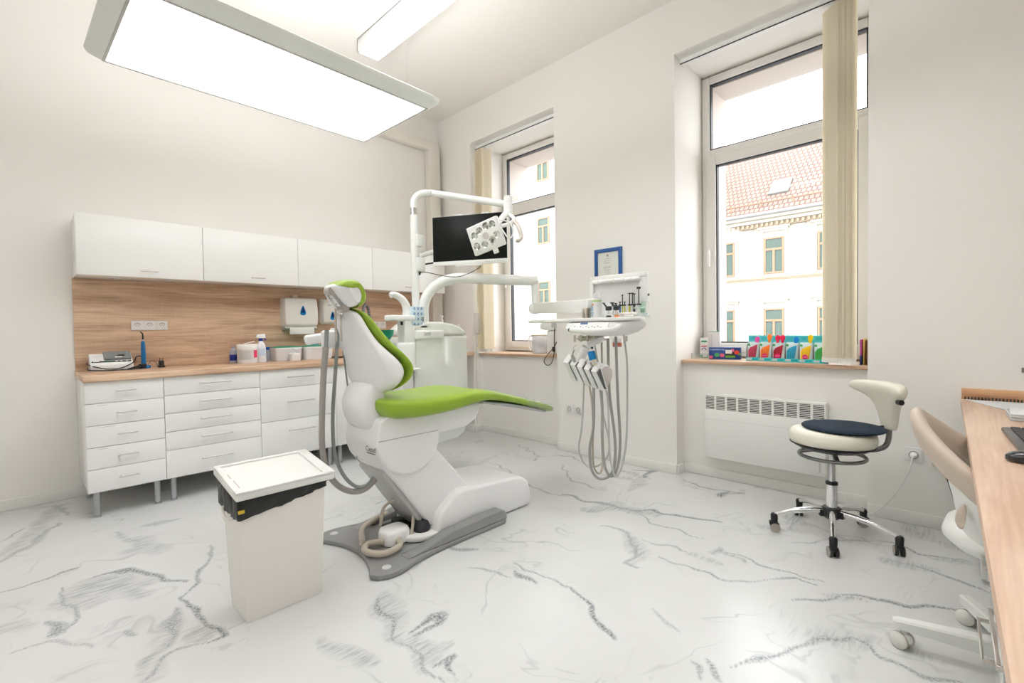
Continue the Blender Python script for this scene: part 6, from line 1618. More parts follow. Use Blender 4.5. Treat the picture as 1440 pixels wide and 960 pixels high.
# clear organiser edge in front of the boxes
mb = MB(); mt2 = Matrix.Translation((0.33, -3.02, ZS)) @ Matrix.Rotation(RZ, 4, 'Z'); mb.box(-0.08, 0.13, -0.055, -0.053, 0.0005, 0.045, mat=mt2); mb.box(-0.08, -0.078, -0.053, 0.04, 0.0005, 0.045, mat=mt2); mb.box(-0.08, 0.13, -0.053, 0.0, 0.0005, 0.002, mat=mt2)
tag(mb.build('acrylic_tray', glass_mat('acrylic', (0.95, 0.97, 0.97), 0.12, 0.05)), 'low clear acrylic tray in front of the boxes at the left end of the sill', 'tray')
TEAL = M('card_teal', (0.10, 0.60, 0.64), 0.45); TEALD = M('card_teal_dark', (0.0, 0.42, 0.47), 0.45); TEALP = M('card_pale', (0.62, 0.74, 0.74), 0.5); GREYC = M('card_grey', (0.42, 0.45, 0.46), 0.5)
PINKB = M('badge_pink', (0.78, 0.02, 0.16), 0.45)
prods = [('crimson', (0.50, 0.05, 0.10), (0.80, 0.08, 0.40), 'P'), ('orange', (0.88, 0.20, 0.02), (0.95, 0.25, 0.02), 'O'), ('dark red', (0.42, 0.01, 0.03), (0.75, 0.01, 0.07), 'R'),
         ('blue', (0.03, 0.35, 0.55), (0.0, 0.25, 0.70), 'B'), ('yellow', (0.90, 0.55, 0.01), (0.95, 0.60, 0.0), 'Y'), ('green', (0.05, 0.45, 0.08), (0.05, 0.45, 0.08), 'G')]
# stands in a row, one step apart along the sill
S0 = Vector((0.285, -3.418, ZS)); S1 = Vector((0.200, -3.862, ZS))
for i, (nm, c1, c2, k_) in enumerate(prods):
    p = S0.lerp(S1, i / 5)
    g = thing('product_stand', 'teal cardboard display stand with ' + nm + ' packs in the row on the window sill', 'display stand', p, 'display stands on the window sill')
    rz = radians(-82)
    mt = Matrix.Translation(p) @ Matrix.Rotation(rz, 4, 'Z') @ Matrix.Diagonal((1, 1, 0.86, 1))
    w = 0.086; dp = 0.10
    mb = MB(); mb.box(-w / 2, w / 2, -dp / 2, -dp / 2 + 0.002, 0.0005, 0.030, mat=mt); mb.box(-w / 2, w / 2, -dp / 2 + 0.002, dp / 2, 0.0005, 0.003, mat=mt)
    mb.build('front_lip', TEAL, g)
    def sidep(s):
        x = s * (w / 2 - 0.001)
        mb = MB(); prof_ = [(-dp / 2 + 0.0025, 0.003), (-dp / 2 + 0.003, 0.10), (-dp / 2 + 0.02, 0.135), (-dp / 2 + 0.055, 0.150), (dp / 2 - 0.003, 0.155), (dp / 2 - 0.003, 0.003)]
        mb.prism(prof_, 'x', x - 0.0008, x + 0.0008)
        for v in mb.v: v.xyz = mt @ v
        mb.build('side_panel', M('card_side', (0.55, 0.52, 0.50), 0.6), g)
    sidep(-1); sidep(1)
    mb = MB(); mb.box(-w / 2, w / 2, dp / 2 - 0.002, dp / 2, 0.003, 0.215, mat=mt); bk_ = mb.build('back_card', TEAL, g)
    deco(g, mt, [(-0.036, 0.012, 0.190, 0.197, dp / 2 - 0.002, TEALD), (-0.036, 0.0, 0.178, 0.183, dp / 2 - 0.002, TEALD)], 'card_print')
    # packs standing one behind the other
    for q_ in range(3):
        yy = -dp / 2 + 0.012 + 0.020 * q_
        pk = MB(); pk.box(-w / 2 + 0.008, w / 2 - 0.006, yy, yy + 0.008, 0.004, 0.148 + 0.006 * q_, 0.001, mat=mt)
        po = pk.build('pack', TEALP, g)
        if q_ == 0:
            b = MB(); b.prism([(-0.030, 0.022), (-0.030, 0.088), (-0.018, 0.112), (0.030, 0.140), (0.030, 0.120), (0.018, 0.030), (0.010, 0.018)], 'y', yy - 0.003, yy - 0.0002)
            for v in b.v: v.xyz = mt @ v
            b.build('brush_picture', M('pack_' + nm.replace(' ', '_'), c1, 0.45), po)
            dk = tuple(c * 0.62 for c in c1)
            for s_ in range(4):
                b = MB(); x = -0.022 + 0.012 * s_
                b.prism([(x, 0.035), (x + 0.003, 0.035), (x + 0.008, 0.095 + 0.006 * s_), (x + 0.005, 0.095 + 0.006 * s_)], 'y', yy - 0.0038, yy - 0.003)
                for v in b.v: v.xyz = mt @ v
                b.build('brush_stripe', M('pack_dark_' + nm.replace(' ', '_'), dk, 0.45), po)
            b = MB(); b.cyl(mt @ Vector((-0.026, yy - 0.0006, 0.137)), mt @ Vector((-0.026, yy, 0.137)), 0.009, n=14); b.build('green_dot', M('leaf_green2', (0, 0, 0)), po)
    deco(g, mt, [(-0.036, -0.006, 0.009, 0.023, -dp / 2 - 0.0001, PW), (-0.002, 0.036, 0.008, 0.024, -dp / 2 - 0.0001, TEALD), (-0.032, -0.010, 0.014, 0.018, -dp / 2 - 0.0009, M('print_mid_grey', (0, 0, 0)))], 'lip_print')
    if i in (1, 2, 4):
        b = MB(); b.lathe([(0, 0), (0.017, 0), (0.017, 0.001), (0, 0.001)], mt @ Vector((-0.004, -dp / 2 + 0.0075, 0.046)), 20, axis=mt.to_3x3() @ Vector((0, -1, 0)))
        b.build('round_badge', PINKB, g)
        text('badge_lettering', 'CURAPROX', PW, g, mt @ Vector((-0.004, -dp / 2 + 0.0055, 0.0445)), mt.to_3x3() @ Vector((1, 0, 0)), (0, 0, 1), 0.0058)
    # sample brush sticking out of the top
    h_ = {0: 0.205, 1: 0.225, 2: 0.218, 3: 0.205, 4: 0.220, 5: 0.200}[i]
    b = MB(); rings = []
    n_ = 2 if i == 2 else 1
    for e in range(n_):
        xo = 0.026 - 0.03 * e
        b.loft([ell(mt @ Vector((xo - 0.004 * (1 - t), 0.0 , z)), a_, 0.006, 14, 2.4, mt.to_3x3() @ Vector((1, 0, 0)), mt.to_3x3() @ Vector((0, 1, 0))) for t, z, a_ in ((0, h_ - 0.075, 0.006), (0.3, h_ - 0.05, 0.010), (0.6, h_ - 0.025, 0.017), (0.85, h_ - 0.006, 0.014), (1, h_, 0.006))])
    b.build('sample_brush', M('sample_' + nm.replace(' ', '_'), c2, 0.4), g)
# papers at the right end of the sill, behind the blind
for i, (c_, y, h_, lab, m) in enumerate(((0.20, -4.085, 0.16, 'thin magenta and navy booklet standing at the right end of the sill', (0.55, 0.08, 0.32)), (0.22, -4.098, 0.165, 'thin yellow booklet standing beside the magenta one', (0.75, 0.55, 0.15)), (0.24, -4.110, 0.155, 'thin brown booklet leaning beside the yellow one', (0.25, 0.07, 0.03)), (0.20, -4.124, 0.19, 'white booklet with a yellow block at the very right end of the sill', (0.68, 0.70, 0.74)))):
    g = thing('booklet', lab, 'booklet', (c_, y, ZS), 'booklets at the end of the sill')
    mb = MB(); mb.box(c_ - 0.06, c_ + 0.06, y - 0.004, y + 0.004, 0.0005 + ZS, ZS + h_, 0.001); mb.build('booklet_body', M('booklet_%d' % i, m, 0.5), g)
    if i in (0, 3):
        mb = MB(); z0, z1, cc_ = ((0.0, 0.06, (0.03, 0.04, 0.18)) if i == 0 else (0.065, 0.090, (0.65, 0.55, 0.05)))
        mb.box(c_ - 0.0605, c_ + 0.0602, y - 0.0043, y + 0.0043, ZS + 0.001 + z0, ZS + z1); mb.build('print_block', M('booklet_print_%d' % i, cc_, 0.5), g)

# ------------------------------------------------------------------ picture frame
g = thing('picture_frame', 'blue picture frame with a printed certificate on the wall between the windows', 'picture frame', (-0.004, -2.351, 1.66))
y0, y1, z0, z1, fw = -2.486, -2.217, 1.478, 1.824, 0.031
mb = MB()
mb.box(-0.018, -0.001, y0, y0 + fw, z0, z1, 0.002); mb.box(-0.018, -0.001, y1 - fw, y1, z0, z1, 0.002); mb.box(-0.018, -0.001, y0 + fw, y1 - fw, z1 - fw, z1, 0.002); mb.box(-0.018, -0.001, y0 + fw, y1 - fw, z0, z0 + fw, 0.002)
mb.build('frame', M('frame_blue', (0.012, 0.08, 0.27), 0.35), g)
mb = MB(); mb.box(-0.008, -0.002, y0 + fw, y1 - fw, z0 + fw, z1 - fw); pp = mb.build('certificate', M('certificate_paper', (0.72, 0.73, 0.68), 0.6), g)
INK = M('certificate_ink', (0.30, 0.31, 0.28), 0.7)
mb = MB(); mb.lathe([(0, 0), (0.010, 0), (0.010, 0.0006), (0, 0.0006)], (-0.008, -2.345, 1.765), 14, axis=(-1, 0, 0)); mb.build('emblem', INK, pp)
for k, (zz, w_) in enumerate(((1.742, 0.03), (1.735, 0.075), (1.718, 0.07), (1.704, 0.06), (1.700, 0.03), (1.670, 0.085), (1.664, 0.06), (1.656, 0.08), (1.642, 0.065), (1.636, 0.05), (1.62, 0.06), (1.612, 0.03), (1.60, 0.03), (1.584, 0.13), (1.572, 0.08), (1.566, 0.075))):
    mb = MB(); y = -2.345 - w_ / 2
    while y < -2.345 + w_ / 2:
        l = 0.004 + 0.008 * random.random(); mb.box(-0.0086, -0.0079, y, y + l, zz - 0.0012, zz + 0.0012); y += l + 0.0025
    mb.build('text_line', INK, pp)

# ------------------------------------------------------------------ sockets on the window wall
def outlet_right(y, z, label, x=0.0, round_=False):
    t = thing('power_outlet', label, 'power outlet', (x, y, z))
    mb = MB(); mb.box(x - 0.011, x - 0.0005, y - 0.041, y + 0.041, z - 0.041, z + 0.041, 0.005, 3); mb.build('plate', OUT, t)
    mb = MB(); mb.box(x - 0.0145, x - 0.011, y - 0.029, y + 0.029, z - 0.029, z + 0.029, 0.004); s = mb.build('socket', OUT, t)
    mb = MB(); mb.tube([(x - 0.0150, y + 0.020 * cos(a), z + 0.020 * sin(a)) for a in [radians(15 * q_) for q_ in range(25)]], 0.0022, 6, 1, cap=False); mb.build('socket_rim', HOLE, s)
    for dy, dz in ((-0.0095, 0), (0.0095, 0), (0, 0.012)):
        mb = MB(); mb.cyl((x - 0.0153, y + dy, z + dz), (x - 0.0143, y + dy, z + dz), 0.0028, n=8); mb.build('hole', M('hole_dark', (0, 0, 0)), s)
    return t
outlet_right(-1.921, 0.405, 'left of the two white power outlets low on the wall between the windows')
outlet_right(-2.022, 0.404, 'right of the two white power outlets low on the wall between the windows')
outlet_right(-4.352, 0.400, 'white power outlet right of the stool with a white cord plugged in')
outlet_right(-4.468, 0.398, 'white power outlet by the office chair with a black plug in it')
mb = MB(); mb.tube([(-0.016, -4.352, 0.40), (-0.045, -4.350, 0.395), (-0.06, -4.33, 0.30), (-0.055, -4.28, 0.18), (-0.05, -4.22, 0.08), (-0.05, -4.15, 0.015), (-0.045, -4.09, 0.010), (-0.06, -4.05, 0.05), (-0.05, -4.03, 0.09), (-0.03, -4.06, 0.06), (-0.03, -4.09, 0.02), (0.03, -4.02, 0.012), (0.08, -3.95, 0.012), (0.10, -3.90, 0.16)], 0.0038, 8, 8)
g = tag(mb.build('heater_cord', M('cord_white', (0.78, 0.77, 0.73), 0.5)), 'thin white cord running from the outlet down to the floor behind the stool', 'cord')
mb = MB(); mb.lathe([(0, 0), (0.017, 0), (0.016, 0.014), (0.006, 0.028), (0, 0.03)], (-0.0155, -4.352, 0.40), 18, axis=(-1, 0.05, -0.1)); mb.build('plug', WHITE_PLASTIC, g)
g = None
mb = MB(); mb.tube([(-0.03, -4.468, 0.395), (-0.05, -4.475, 0.36), (-0.045, -4.50, 0.28), (-0.04, -4.52, 0.20), (-0.04, -4.56, 0.08), (-0.016, -4.62, 0.012), (-0.015, -4.72, 0.006)], 0.0045, 8, 8)
g = tag(mb.build('power_lead', BLACK), 'black cord hanging from the outlet beside the office chair', 'cord')
mb = MB(); mb.lathe([(0, 0), (0.024, 0), (0.025, 0.012), (0.021, 0.030), (0.010, 0.034), (0, 0.035)], (-0.0155, -4.468, 0.398), 20, axis=(-1, 0, 0)); mb.build('plug', BLACK, g)

# ------------------------------------------------------------------ convector heater under the wide window
g = thing('convector_heater', 'white electric convector heater with slotted top under the wide window', 'heater', (0.07, -3.53, 0.40))
hx0, hx1 = 0.035, 0.115
ya, yb_ = -3.152, -3.920
mb = MB(); mb.box(hx0 + 0.014, hx1, yb_ + 0.001, ya - 0.001, 0.172, 0.642, 0.004); body = mb.build('heater_body', M('heater_white', (0.86, 0.86, 0.83), 0.4), g)
mb = MB(); mb.box(hx0, hx0 + 0.006, yb_, ya, 0.170, 0.532, 0.002); mb.box(hx0, hx0 + 0.006, yb_, ya, 0.628, 0.644, 0.002)
mb.build('front_panel', M('heater_white', (0, 0, 0)), g)
mb = MB(); mb.box(hx0 - 0.0006, hx0 + 0.001, yb_, ya, 0.455, 0.4565); mb.build('crease', M('crease_grey', (0.6, 0.6, 0.57), 0.5), g)
pitch = (ya - yb_) / 10.0
for k in range(11):
    yk = ya - pitch * k
    a0 = min(ya, yk + 0.007); a1 = max(yb_, yk - 0.007)
    gr = MB(); gr.box(hx0, hx0 + 0.006, a1, a0, 0.532, 0.628); gr.build('grille_bar', M('heater_white', (0, 0, 0)), g)
for k in range(10):
    yk = ya - pitch * k
    gr = MB()
    for s_ in range(8):
        z = 0.5365 + 0.0117 * s_; gr.box(hx0 + 0.0005, hx0 + 0.005, yk - pitch + 0.006, yk - 0.006, z, z + 0.0048)
    gr.build('louvre_set', M('heater_white', (0, 0, 0)), g)
mb = MB(); mb.box(hx0 + 0.0085, hx0 + 0.0138, yb_ + 0.004, ya - 0.004, 0.530, 0.630); mb.build('dark_inside', M('heater_inside', (0.06, 0.06, 0.065), 0.7), g)
mb = MB()
for k in range(6): mb.box(hx0 - 0.0008, hx0 + 0.0005, -3.895, -3.884, 0.195 + 0.011 * k, 0.203 + 0.011 * k)
mb.build('faint_logo', M('faint_logo_grey', (0.55, 0.55, 0.53), 0.5), g)
for y in (-3.30, -3.77):
    mb = MB(); mb.box(0.114, 0.1198, y - 0.02, y + 0.02, 0.25, 0.58); mb.build('wall_bracket', GREYMETAL, g)

# ------------------------------------------------------------------ waste bin
BIN = M('bin_warm_white', (0.88, 0.85, 0.80), 0.4, bump=(200, 0.03))
g = thing('waste_bin', 'tall narrow white waste bin with black bag and loose lid in the foreground', 'waste bin', (-2.765, -2.43, 0))
mb = MB()
def rct(x0, x1, y0, y1, z, r=0.012):
    out = []
    for cx_, cy_, a0 in ((x1 - r, y1 - r, 0), (x0 + r, y1 - r, 90), (x0 + r, y0 + r, 180), (x1 - r, y0 + r, 270)):
        for k in range(4):
            a = radians(a0 + 30 * k); out.append((cx_ + r * cos(a), cy_ + r * sin(a), z))
    return out
mb.loft([rct(-2.919, -2.616, -2.534, -2.332, 0.001), rct(-2.921, -2.614, -2.536, -2.330, 0.01), rct(-2.938, -2.598, -2.553, -2.312, 0.478), rct(-2.928, -2.606, -2.545, -2.320, 0.478), rct(-2.912, -2.622, -2.53, -2.335, 0.03)])
mb.build('bin_body', BIN, g, angle=50)
mb = MB(); rings = []
import random as _r
rg = _r.Random(3)
for j_, (z, d) in enumerate(((0.520, -0.012), (0.512, 0.010), (0.498, 0.014), (0.482, 0.012), (0.468, 0.011), (0.452, 0.008), (0.446, 0.006), (0.4485, 0.0015))):
    ring = []
    N_ = 96
    base = rct(-2.938 - d, -2.598 + d, -2.553 - d, -2.312 + d, 0, 0.02)
    # resample along the perimeter and wrinkle
    per = [Vector(p) for p in base]; L_ = [0]
    for k in range(len(per)): L_.append(L_[-1] + (per[(k + 1) % len(per)] - per[k]).length)
    for k in range(N_):
        s_ = L_[-1] * k / N_; i_ = max(i for i in range(len(per)) if L_[i] <= s_)
        f_ = (s_ - L_[i_]) / max(1e-6, L_[i_ + 1] - L_[i_]); p = per[i_].lerp(per[(i_ + 1) % len(per)], f_)
        o_ = (p - Vector((-2.768, -2.4325, 0))); o_.normalize()
        wv = 0.0035 * sin(k * 1.9 + j_ * 0.6) + 0.003 * sin(k * 0.71 + j_ * 1.3) + rg.uniform(-0.0012, 0.0012)
        dz = 0.002 * sin(k * 0.33 + j_ * .4) + 0.0012 * sin(k * 0.87)
        # the bag hangs lower at the left front corner and rises to the right
        tilt = 0.026 * (p.x + 2.768) / 0.17
        rise = 0.026 * (p.y + 2.553) / 0.24 if j_ < 2 else 0
        ring.append((p.x + o_.x * wv * (0.4 if j_ == 7 else 1), p.y + o_.y * wv * (0.4 if j_ == 7 else 1), z + dz * (0 if j_ < 2 else 1) + (tilt if j_ >= 3 else 0) + rise))
    rings.append(ring)
mb.loft(rings, cap=False); mb.build('bin_bag', M('black_bag', (0.010, 0.010, 0.010), 0.28, bump=(45, 0.5, 0.004)), g, angle=80)
mb = MB(); mb.box(-2.948, -2.925, -2.572, -2.562, 0.452, 0.466, 0.003); mb.build('yellow_tag', M('yellow_tag', (0.65, 0.45, 0.03), 0.5), g)
# lid, a little raised at the back
lt = Matrix.Translation((-2.765, -2.575, 0.507)) @ Matrix.Rotation(radians(8.5), 4, 'X')
mb = MB(); mb.box(-0.195, 0.195, -0.012, 0.300, 0.0, 0.030, 0.008, 3, mat=lt)
ld = mb.build('lid', M('lid_white', (0.80, 0.80, 0.77), 0.35), g)
mb = MB()
for a, b, c, d in ((-0.195, 0.195, -0.012, 0.006), (-0.195, 0.195, 0.282, 0.300), (-0.195, -0.172, 0.006, 0.282), (0.150, 0.195, 0.006, 0.282)):
    mb.box(a, b, c, d, 0.028, 0.038, 0.004, mat=lt)
mb.build('lid_rim', M('lid_white', (0, 0, 0)), ld)
mb = MB(); mb.box(-0.166, -0.163, 0.05, 0.13, 0.0295, 0.0308, mat=lt); mb.box(-0.17, -0.166, 0.15, 0.2, 0.0295, 0.031, mat=lt); mb.build('lid_slot', M('slot_warm', (0.45, 0.35, 0.30), 0.6), ld)
mb = MB(); mb.tube([(-2.932, -2.37, 0.435), (-2.955, -2.375, 0.43), (-2.958, -2.43, 0.405), (-2.935, -2.45, 0.40)], 0.007, 8, 5); mb.build('side_handle', BIN, g)

# ------------------------------------------------------------------ stool
SX, SY = -0.479, -4.045
st = thing('dental_stool', 'cream leather rolling stool with chrome star base, wing backrest and foot ring', 'stool', (SX, SY, 0))
S = Vector((SX, SY, 0))
cast = [(-0.753, -4.101), (-0.615, -3.80), (-0.526, -4.335), (-0.224, -4.15), (-0.278, -3.845)]
R_ = 0.27
hub = MB(); hub.lathe([(0, 0.095), (0.034, 0.098), (0.048, 0.112), (0.050, 0.145), (0.040, 0.158), (0, 0.160)], S, 24)
for (x, y) in cast:
    d = (Vector((x, y, 0)) - S).normalized(); hub.box(-0.0, 0.062, -0.021, 0.021, 0.108, 0.145, 0.006, mat=Matrix.Translation(S) @ Matrix.Rotation(math.atan2(d.y, d.x), 4, 'Z'))
hub.build('base_hub', BLACK, st)
for i, (x, y) in enumerate(cast):
    d = (Vector((x, y, 0)) - S).normalized(); L0 = (Vector((x, y, 0)) - S).length
    pt = [S + d * 0.045 + Vector((0, 0, 0.135)), S + d * 0.12 + Vector((0, 0, 0.132)), S + d * 0.20 + Vector((0, 0, 0.118)), S + d * (L0 + 0.0) + Vector((0, 0, 0.088))]
    mb = MB(); mb.tube(pt, 0.013, 12, 6, radii=[0.018, 0.017, 0.014, 0.012]); lg = mb.build('leg', CHROME, st)
    c = S + d * L0; sw = radians([-60, 200, -75, 30, 100][i])
    ax = Vector((cos(sw), sin(sw), 0)); fw_ = Vector((-ax.y, ax.x, 0))
    mb = MB(); mb.lathe([(0, 0.050), (0.017, 0.050), (0.019, 0.092), (0.013, 0.100), (0, 0.101)], c, 16); mb.box(-0.016, 0.016, -0.018, 0.018, 0.036, 0.056, 0.006, mat=Matrix.Translation(c - fw_ * 0.008) @ Matrix.Rotation(sw, 4, 'Z')); ca = mb.build('caster', BLACK, lg)
    for s in (-1, 1):
        wc = c + fw_ * 0.004 + Vector((0, 0, 0.0245)) + ax * (s * 0.013)
        mb = MB(); mb.lathe([(0.0, -0.009), (0.020, -0.009), (0.0243, -0.006), (0.0243, 0.006), (0.020, 0.009), (0, 0.009)], wc, 22, axis=ax)
        w_ = mb.build('wheel', RUBBER, ca)
        mb = MB(); mb.lathe([(0.0205, -0.0005), (0.0246, -0.0005), (0.0246, 0.0015), (0.0205, 0.0015)], wc + ax * (s * 0.0078), 22, axis=ax * s); mb.build('wheel_ring', M('wheel_ring_grey', (0.36, 0.33, 0.28), 0.5), w_)
mb = MB(); mb.lathe([(0, 0.12), (0.027, 0.12), (0.027, 0.282), (0, 0.283)], S, 28); mb.build('column', CHROME, st)
mb = MB(); mb.lathe([(0, 0.282), (0.029, 0.282), (0.029, 0.296), (0.02, 0.30), (0, 0.30)], S, 24); mb.build('column_collar', BLACK, st)
mb = MB(); mb.lathe([(0, 0.298), (0.0165, 0.298), (0.0165, 0.44), (0.030, 0.455), (0.034, 0.475), (0, 0.476)], S, 24); mb.build('gas_lift', M('satin_chrome', (0.62, 0.62, 0.62), 0.22, metal=0.95), st)
mb = MB(); n = 48
mb.tube([S + Vector((0.152 * cos(2 * pi * k / n), 0.152 * sin(2 * pi * k / n), 0.438)) for k in range(n + 1)], 0.0095, 12, 1, cap=False)
fr_ = mb.build('foot_ring', M('ring_dark_metal', (0.22, 0.22, 0.22), 0.25, metal=0.85), st)
for a in (200, 20, 110, 290):
    e = Vector((cos(radians(a)), sin(radians(a)), 0))
    mb = MB(); mb.box(0.02, 0.150, -0.011, 0.011, 0, 0.006, 0.002, mat=Matrix.Translation(S + Vector((0, 0, 0.4725))) @ Matrix.Rotation(radians(a), 4, 'Z') @ Matrix.Rotation(radians(12.5), 4, 'Y')); mb.build('ring_spoke', GREYMETAL, fr_)
mb = MB(); mb.lathe([(0, 0.4765), (0.15, 0.4765), (0.18, 0.494), (0.197, 0.505), (0.0, 0.507)], S, 48); mb.build('seat_plate', BLACK, st)
mb = MB(); mb.lathe([(0, 0.505), (0.17, 0.505), (0.193, 0.510), (0.199, 0.522), (0.201, 0.54), (0.198, 0.562), (0.188, 0.575), (0.168, 0.582), (0.10, 0.586), (0, 0.587)], S, 56); mb.build('seat', CREAM, st, angle=70)
cu = MB(); cu.lathe([(0, 0.5875), (0.183, 0.5875), (0.189, 0.592), (0.190, 0.596), (0.184, 0.601), (0.13, 0.605), (0, 0.605)], S + Vector((0.025, -0.045, 0.0)), 56)
cu = cu.build('seat_pad', M('navy_fabric', (0.006, 0.018, 0.035), 0.92, bump=(300, 0.4)), None, angle=70)
tag(cu, 'round dark navy cushion pad lying on the cream stool seat', 'cushion')
# back support
bd = Vector((0.62, -0.785, 0)).normalized(); bw = Vector((-bd.y, bd.x, 0))
BC = S + bd * 0.245
mb = MB(); mb.tube([S + bd * 0.10 + Vector((0, 0, 0.470)), S + bd * 0.20 + Vector((0, 0, 0.470)), S + bd * 0.262 + Vector((0, 0, 0.487)), S + bd * 0.285 + Vector((0, 0, 0.535)), S + bd * 0.287 + Vector((0, 0, 0.64))], 0.0135, 12, 6); mb.build('back_post', M('ring_dark_metal', (0, 0, 0)), st)
mb = MB(); rings = []
bs = [(0.585, 0.040, 0.012), (0.592, 0.052, 0.020), (0.63, 0.060, 0.024), (0.68, 0.074, 0.026), (0.725, 0.098, 0.028), (0.755, 0.135, 0.031), (0.775, 0.185, 0.036), (0.792, 0.212, 0.040), (0.812, 0.212, 0.040), (0.826, 0.196, 0.034), (0.834, 0.165, 0.022), (0.837, 0.11, 0.010)]
for z, hw, th in bs:
    ring = []
    for k in range(40):
        t = 2 * pi * k / 40
        cx_ = math.copysign(abs(cos(t)) ** 0.8, cos(t)) * hw; cy_ = math.copysign(abs(sin(t)) ** 0.9, sin(t)) * th
        bend = -0.075 * (abs(cx_) / 0.21) ** 2; cx_ -= 0.02
        ring.append(S + bd * (0.278 + cy_ + bend - 0.03 * (z - 0.6)) + bw * cx_ + Vector((0, 0, z)))
    rings.append(ring)
mb.loft(rings); mb.build('backrest', CREAM, st, angle=80, sub=1)
kp_ = S + bd * 0.225 - bw * 0.175 + Vector((0, 0, 0.752))
mb = MB(); mb.cyl(kp_ - bw * 0.012, kp_ + bw * 0.014, 0.013, n=18); mb.build('adjust_knob', BLACK, st)
kq = S + bd * 0.20
mb = MB(); mb.cyl(kq + Vector((0, 0, 0.592)), kq + bd * 0.06 + Vector((0, 0, 0.597)), 0.006, n=12); mb.build('back_lever', BLACK, st)

# ------------------------------------------------------------------ desk along the right
def dk(x, off, z):
    """point on the desk's front line shifted by off towards the wall side (-y)"""
    return (x, -4.5422 + 0.028 * x - off, z)
ROT = Matrix.Rotation(math.atan(0.028), 4, 'Z')
DO = Matrix.Translation((-0.001, -4.5422, 0)) @ ROT
# local x runs from the wall (0) to the camera side (negative), local y = 0 is the front edge, negative goes under the desk
dt = thing('desk', 'oak laminate desk top running from the window wall along the right side', 'desk', (-1.5, -4.9, 0))
mb = MB(); mb.box(-3.15, -0.012, -0.72, 0.0, 0.700, 0.735, 0.003, mat=Matrix.Translation((-0.012, -4.5425, 0)) @ ROT); mb.build('desk_top', WOODD, dt)
mb = MB(); mb.box(-0.0195, -0.0015, -5.26, -4.5455, 0.7355, 0.795, 0.002); mb.build('wall_upstand', wood_mat('oak_desk_upstand', srgb(222, 178, 136), srgb(190, 142, 104), 'y', 1.0, offset=1.3), dt)
mb = MB(); mb.box(-3.12, -0.04, -0.70, -0.682, 0.0, 0.70, 0.001, mat=DO); mb.build('modesty_panel', WHITE, dt)
def ped(x0, x1, zs, cols, label, hx):
    g = thing('drawer_pedestal', label, 'drawer unit', tuple(DO @ Vector(((x0 + x1) / 2, -0.3, 0))))
    mb = MB(); mb.box(x0, x1, -0.64, -0.077, 0.02, 0.6995, 0.001, mat=DO); mb.build('body', WHITE, g)
    for c in range(cols):
        a = x0 + (x1 - x0) * c / cols; b = x0 + (x1 - x0) * (c + 1) / cols
        for i in range(len(zs) - 1):
            mb = MB(); mb.box(a + 0.0015, b - 0.0015, -0.0765, -0.0585, zs[i + 1] + 0.0015, zs[i] - 0.0015, 0.001, mat=DO); d = mb.build('drawer', M('desk_gloss_white', (0.78, 0.79, 0.76), 0.06, coat=0.7), g)
            zh = zs[i] - (zs[i] - zs[i + 1]) * 0.42; cc_ = (a + b) / 2
            mb = MB(); mb.box(cc_ - hx, cc_ + hx, -0.030, -0.022, zh - 0.005, zh + 0.005, 0.001, mat=DO)
            for s in (-1, 1): mb.box(cc_ + s * hx - 0.005, cc_ + s * hx + 0.005, -0.059, -0.022, zh - 0.005, zh + 0.005, 0.001, mat=DO)
            mb.build('drawer_handle', STEEL, d)
    for x in (x0 + 0.04, x1 - 0.04):
        for y in (-0.11, -0.60):
            mb = MB(); p = DO @ Vector((x, y, 0)); mb.cyl(p, p + Vector((0, 0, 0.021)), 0.014, n=12); mb.build('foot', RUBBER, g)
    return g
ped(-0.62, -0.03, [0.695, 0.47, 0.245, 0.022], 1, 'white drawer pedestal under the far end of the desk by the window wall', 0.13)
ped(-2.80, -1.19, [0.695, 0.56, 0.27, 0.022], 3, 'white glossy drawer unit under the near part of the desk', 0.13)
# things on the desk
g = thing('keyboard', 'dark grey computer keyboard at the right edge of the picture on the desk', 'keyboard', (-1.119, -4.714, 0.736))
KM = Matrix.Translation((-1.175, -4.68, 0.736)) @ Matrix.Rotation(radians(4), 4, 'Z')
mb = MB(); mb.box(-0.22, 0.22, -0.17, 0.0, 0.0005, 0.018, 0.006, mat=KM); kbd = mb.build('keyboard_base', M('keyboard_grey', (0.09, 0.09, 0.09), 0.35), g)
for r in range(5):
    for c in range(14):
        mb = MB(); x = -0.205 + 0.0292 * c; y = -0.022 - 0.028 * r
        mb.box(x, x + 0.025, y - 0.024, y, 0.018, 0.024, 0.002, mat=KM); mb.build('key', M('key_dark', (0.03, 0.03, 0.032), 0.45), kbd)
g = thing('computer_mouse', 'black computer mouse on the desk in front of the keyboard', 'mouse', (-1.464, -4.69, 0.736))
mc = Vector((-1.479, -4.695, 0.736)); mb = MB(); rings = []
for z, k in ((0.0005, 0.85), (0.006, 1.0), (0.018, 0.97), (0.027, 0.78), (0.033, 0.45), (0.0345, 0.1)):
    rings.append(ell((mc.x, mc.y - 0.012, mc.z + z), 0.031 * k, 0.052 * k, 28, 2.3))
mb.loft(rings); mb.build('mouse_body', M('mouse_black', (0.015, 0.015, 0.018), 0.12, coat=0.5), g, angle=80)
g = thing('desk_calendar', 'white spiral-bound desk calendar lying at the far end of the desk', 'calendar', (-0.10, -4.85, 0.736))
A1, A2 = Vector((-0.1, -4.552, 0.738)), Vector((-0.384, -4.694, 0.738))
mb = MB(); mb.prism([(-0.045, -4.558), (-0.045, -5.15), (-0.42, -5.12), (-0.40, -4.72)], 'z', 0.7355, 0.740); pg = mb.build('pages', M('paper_cool', (0.66, 0.67, 0.68), 0.7), g)
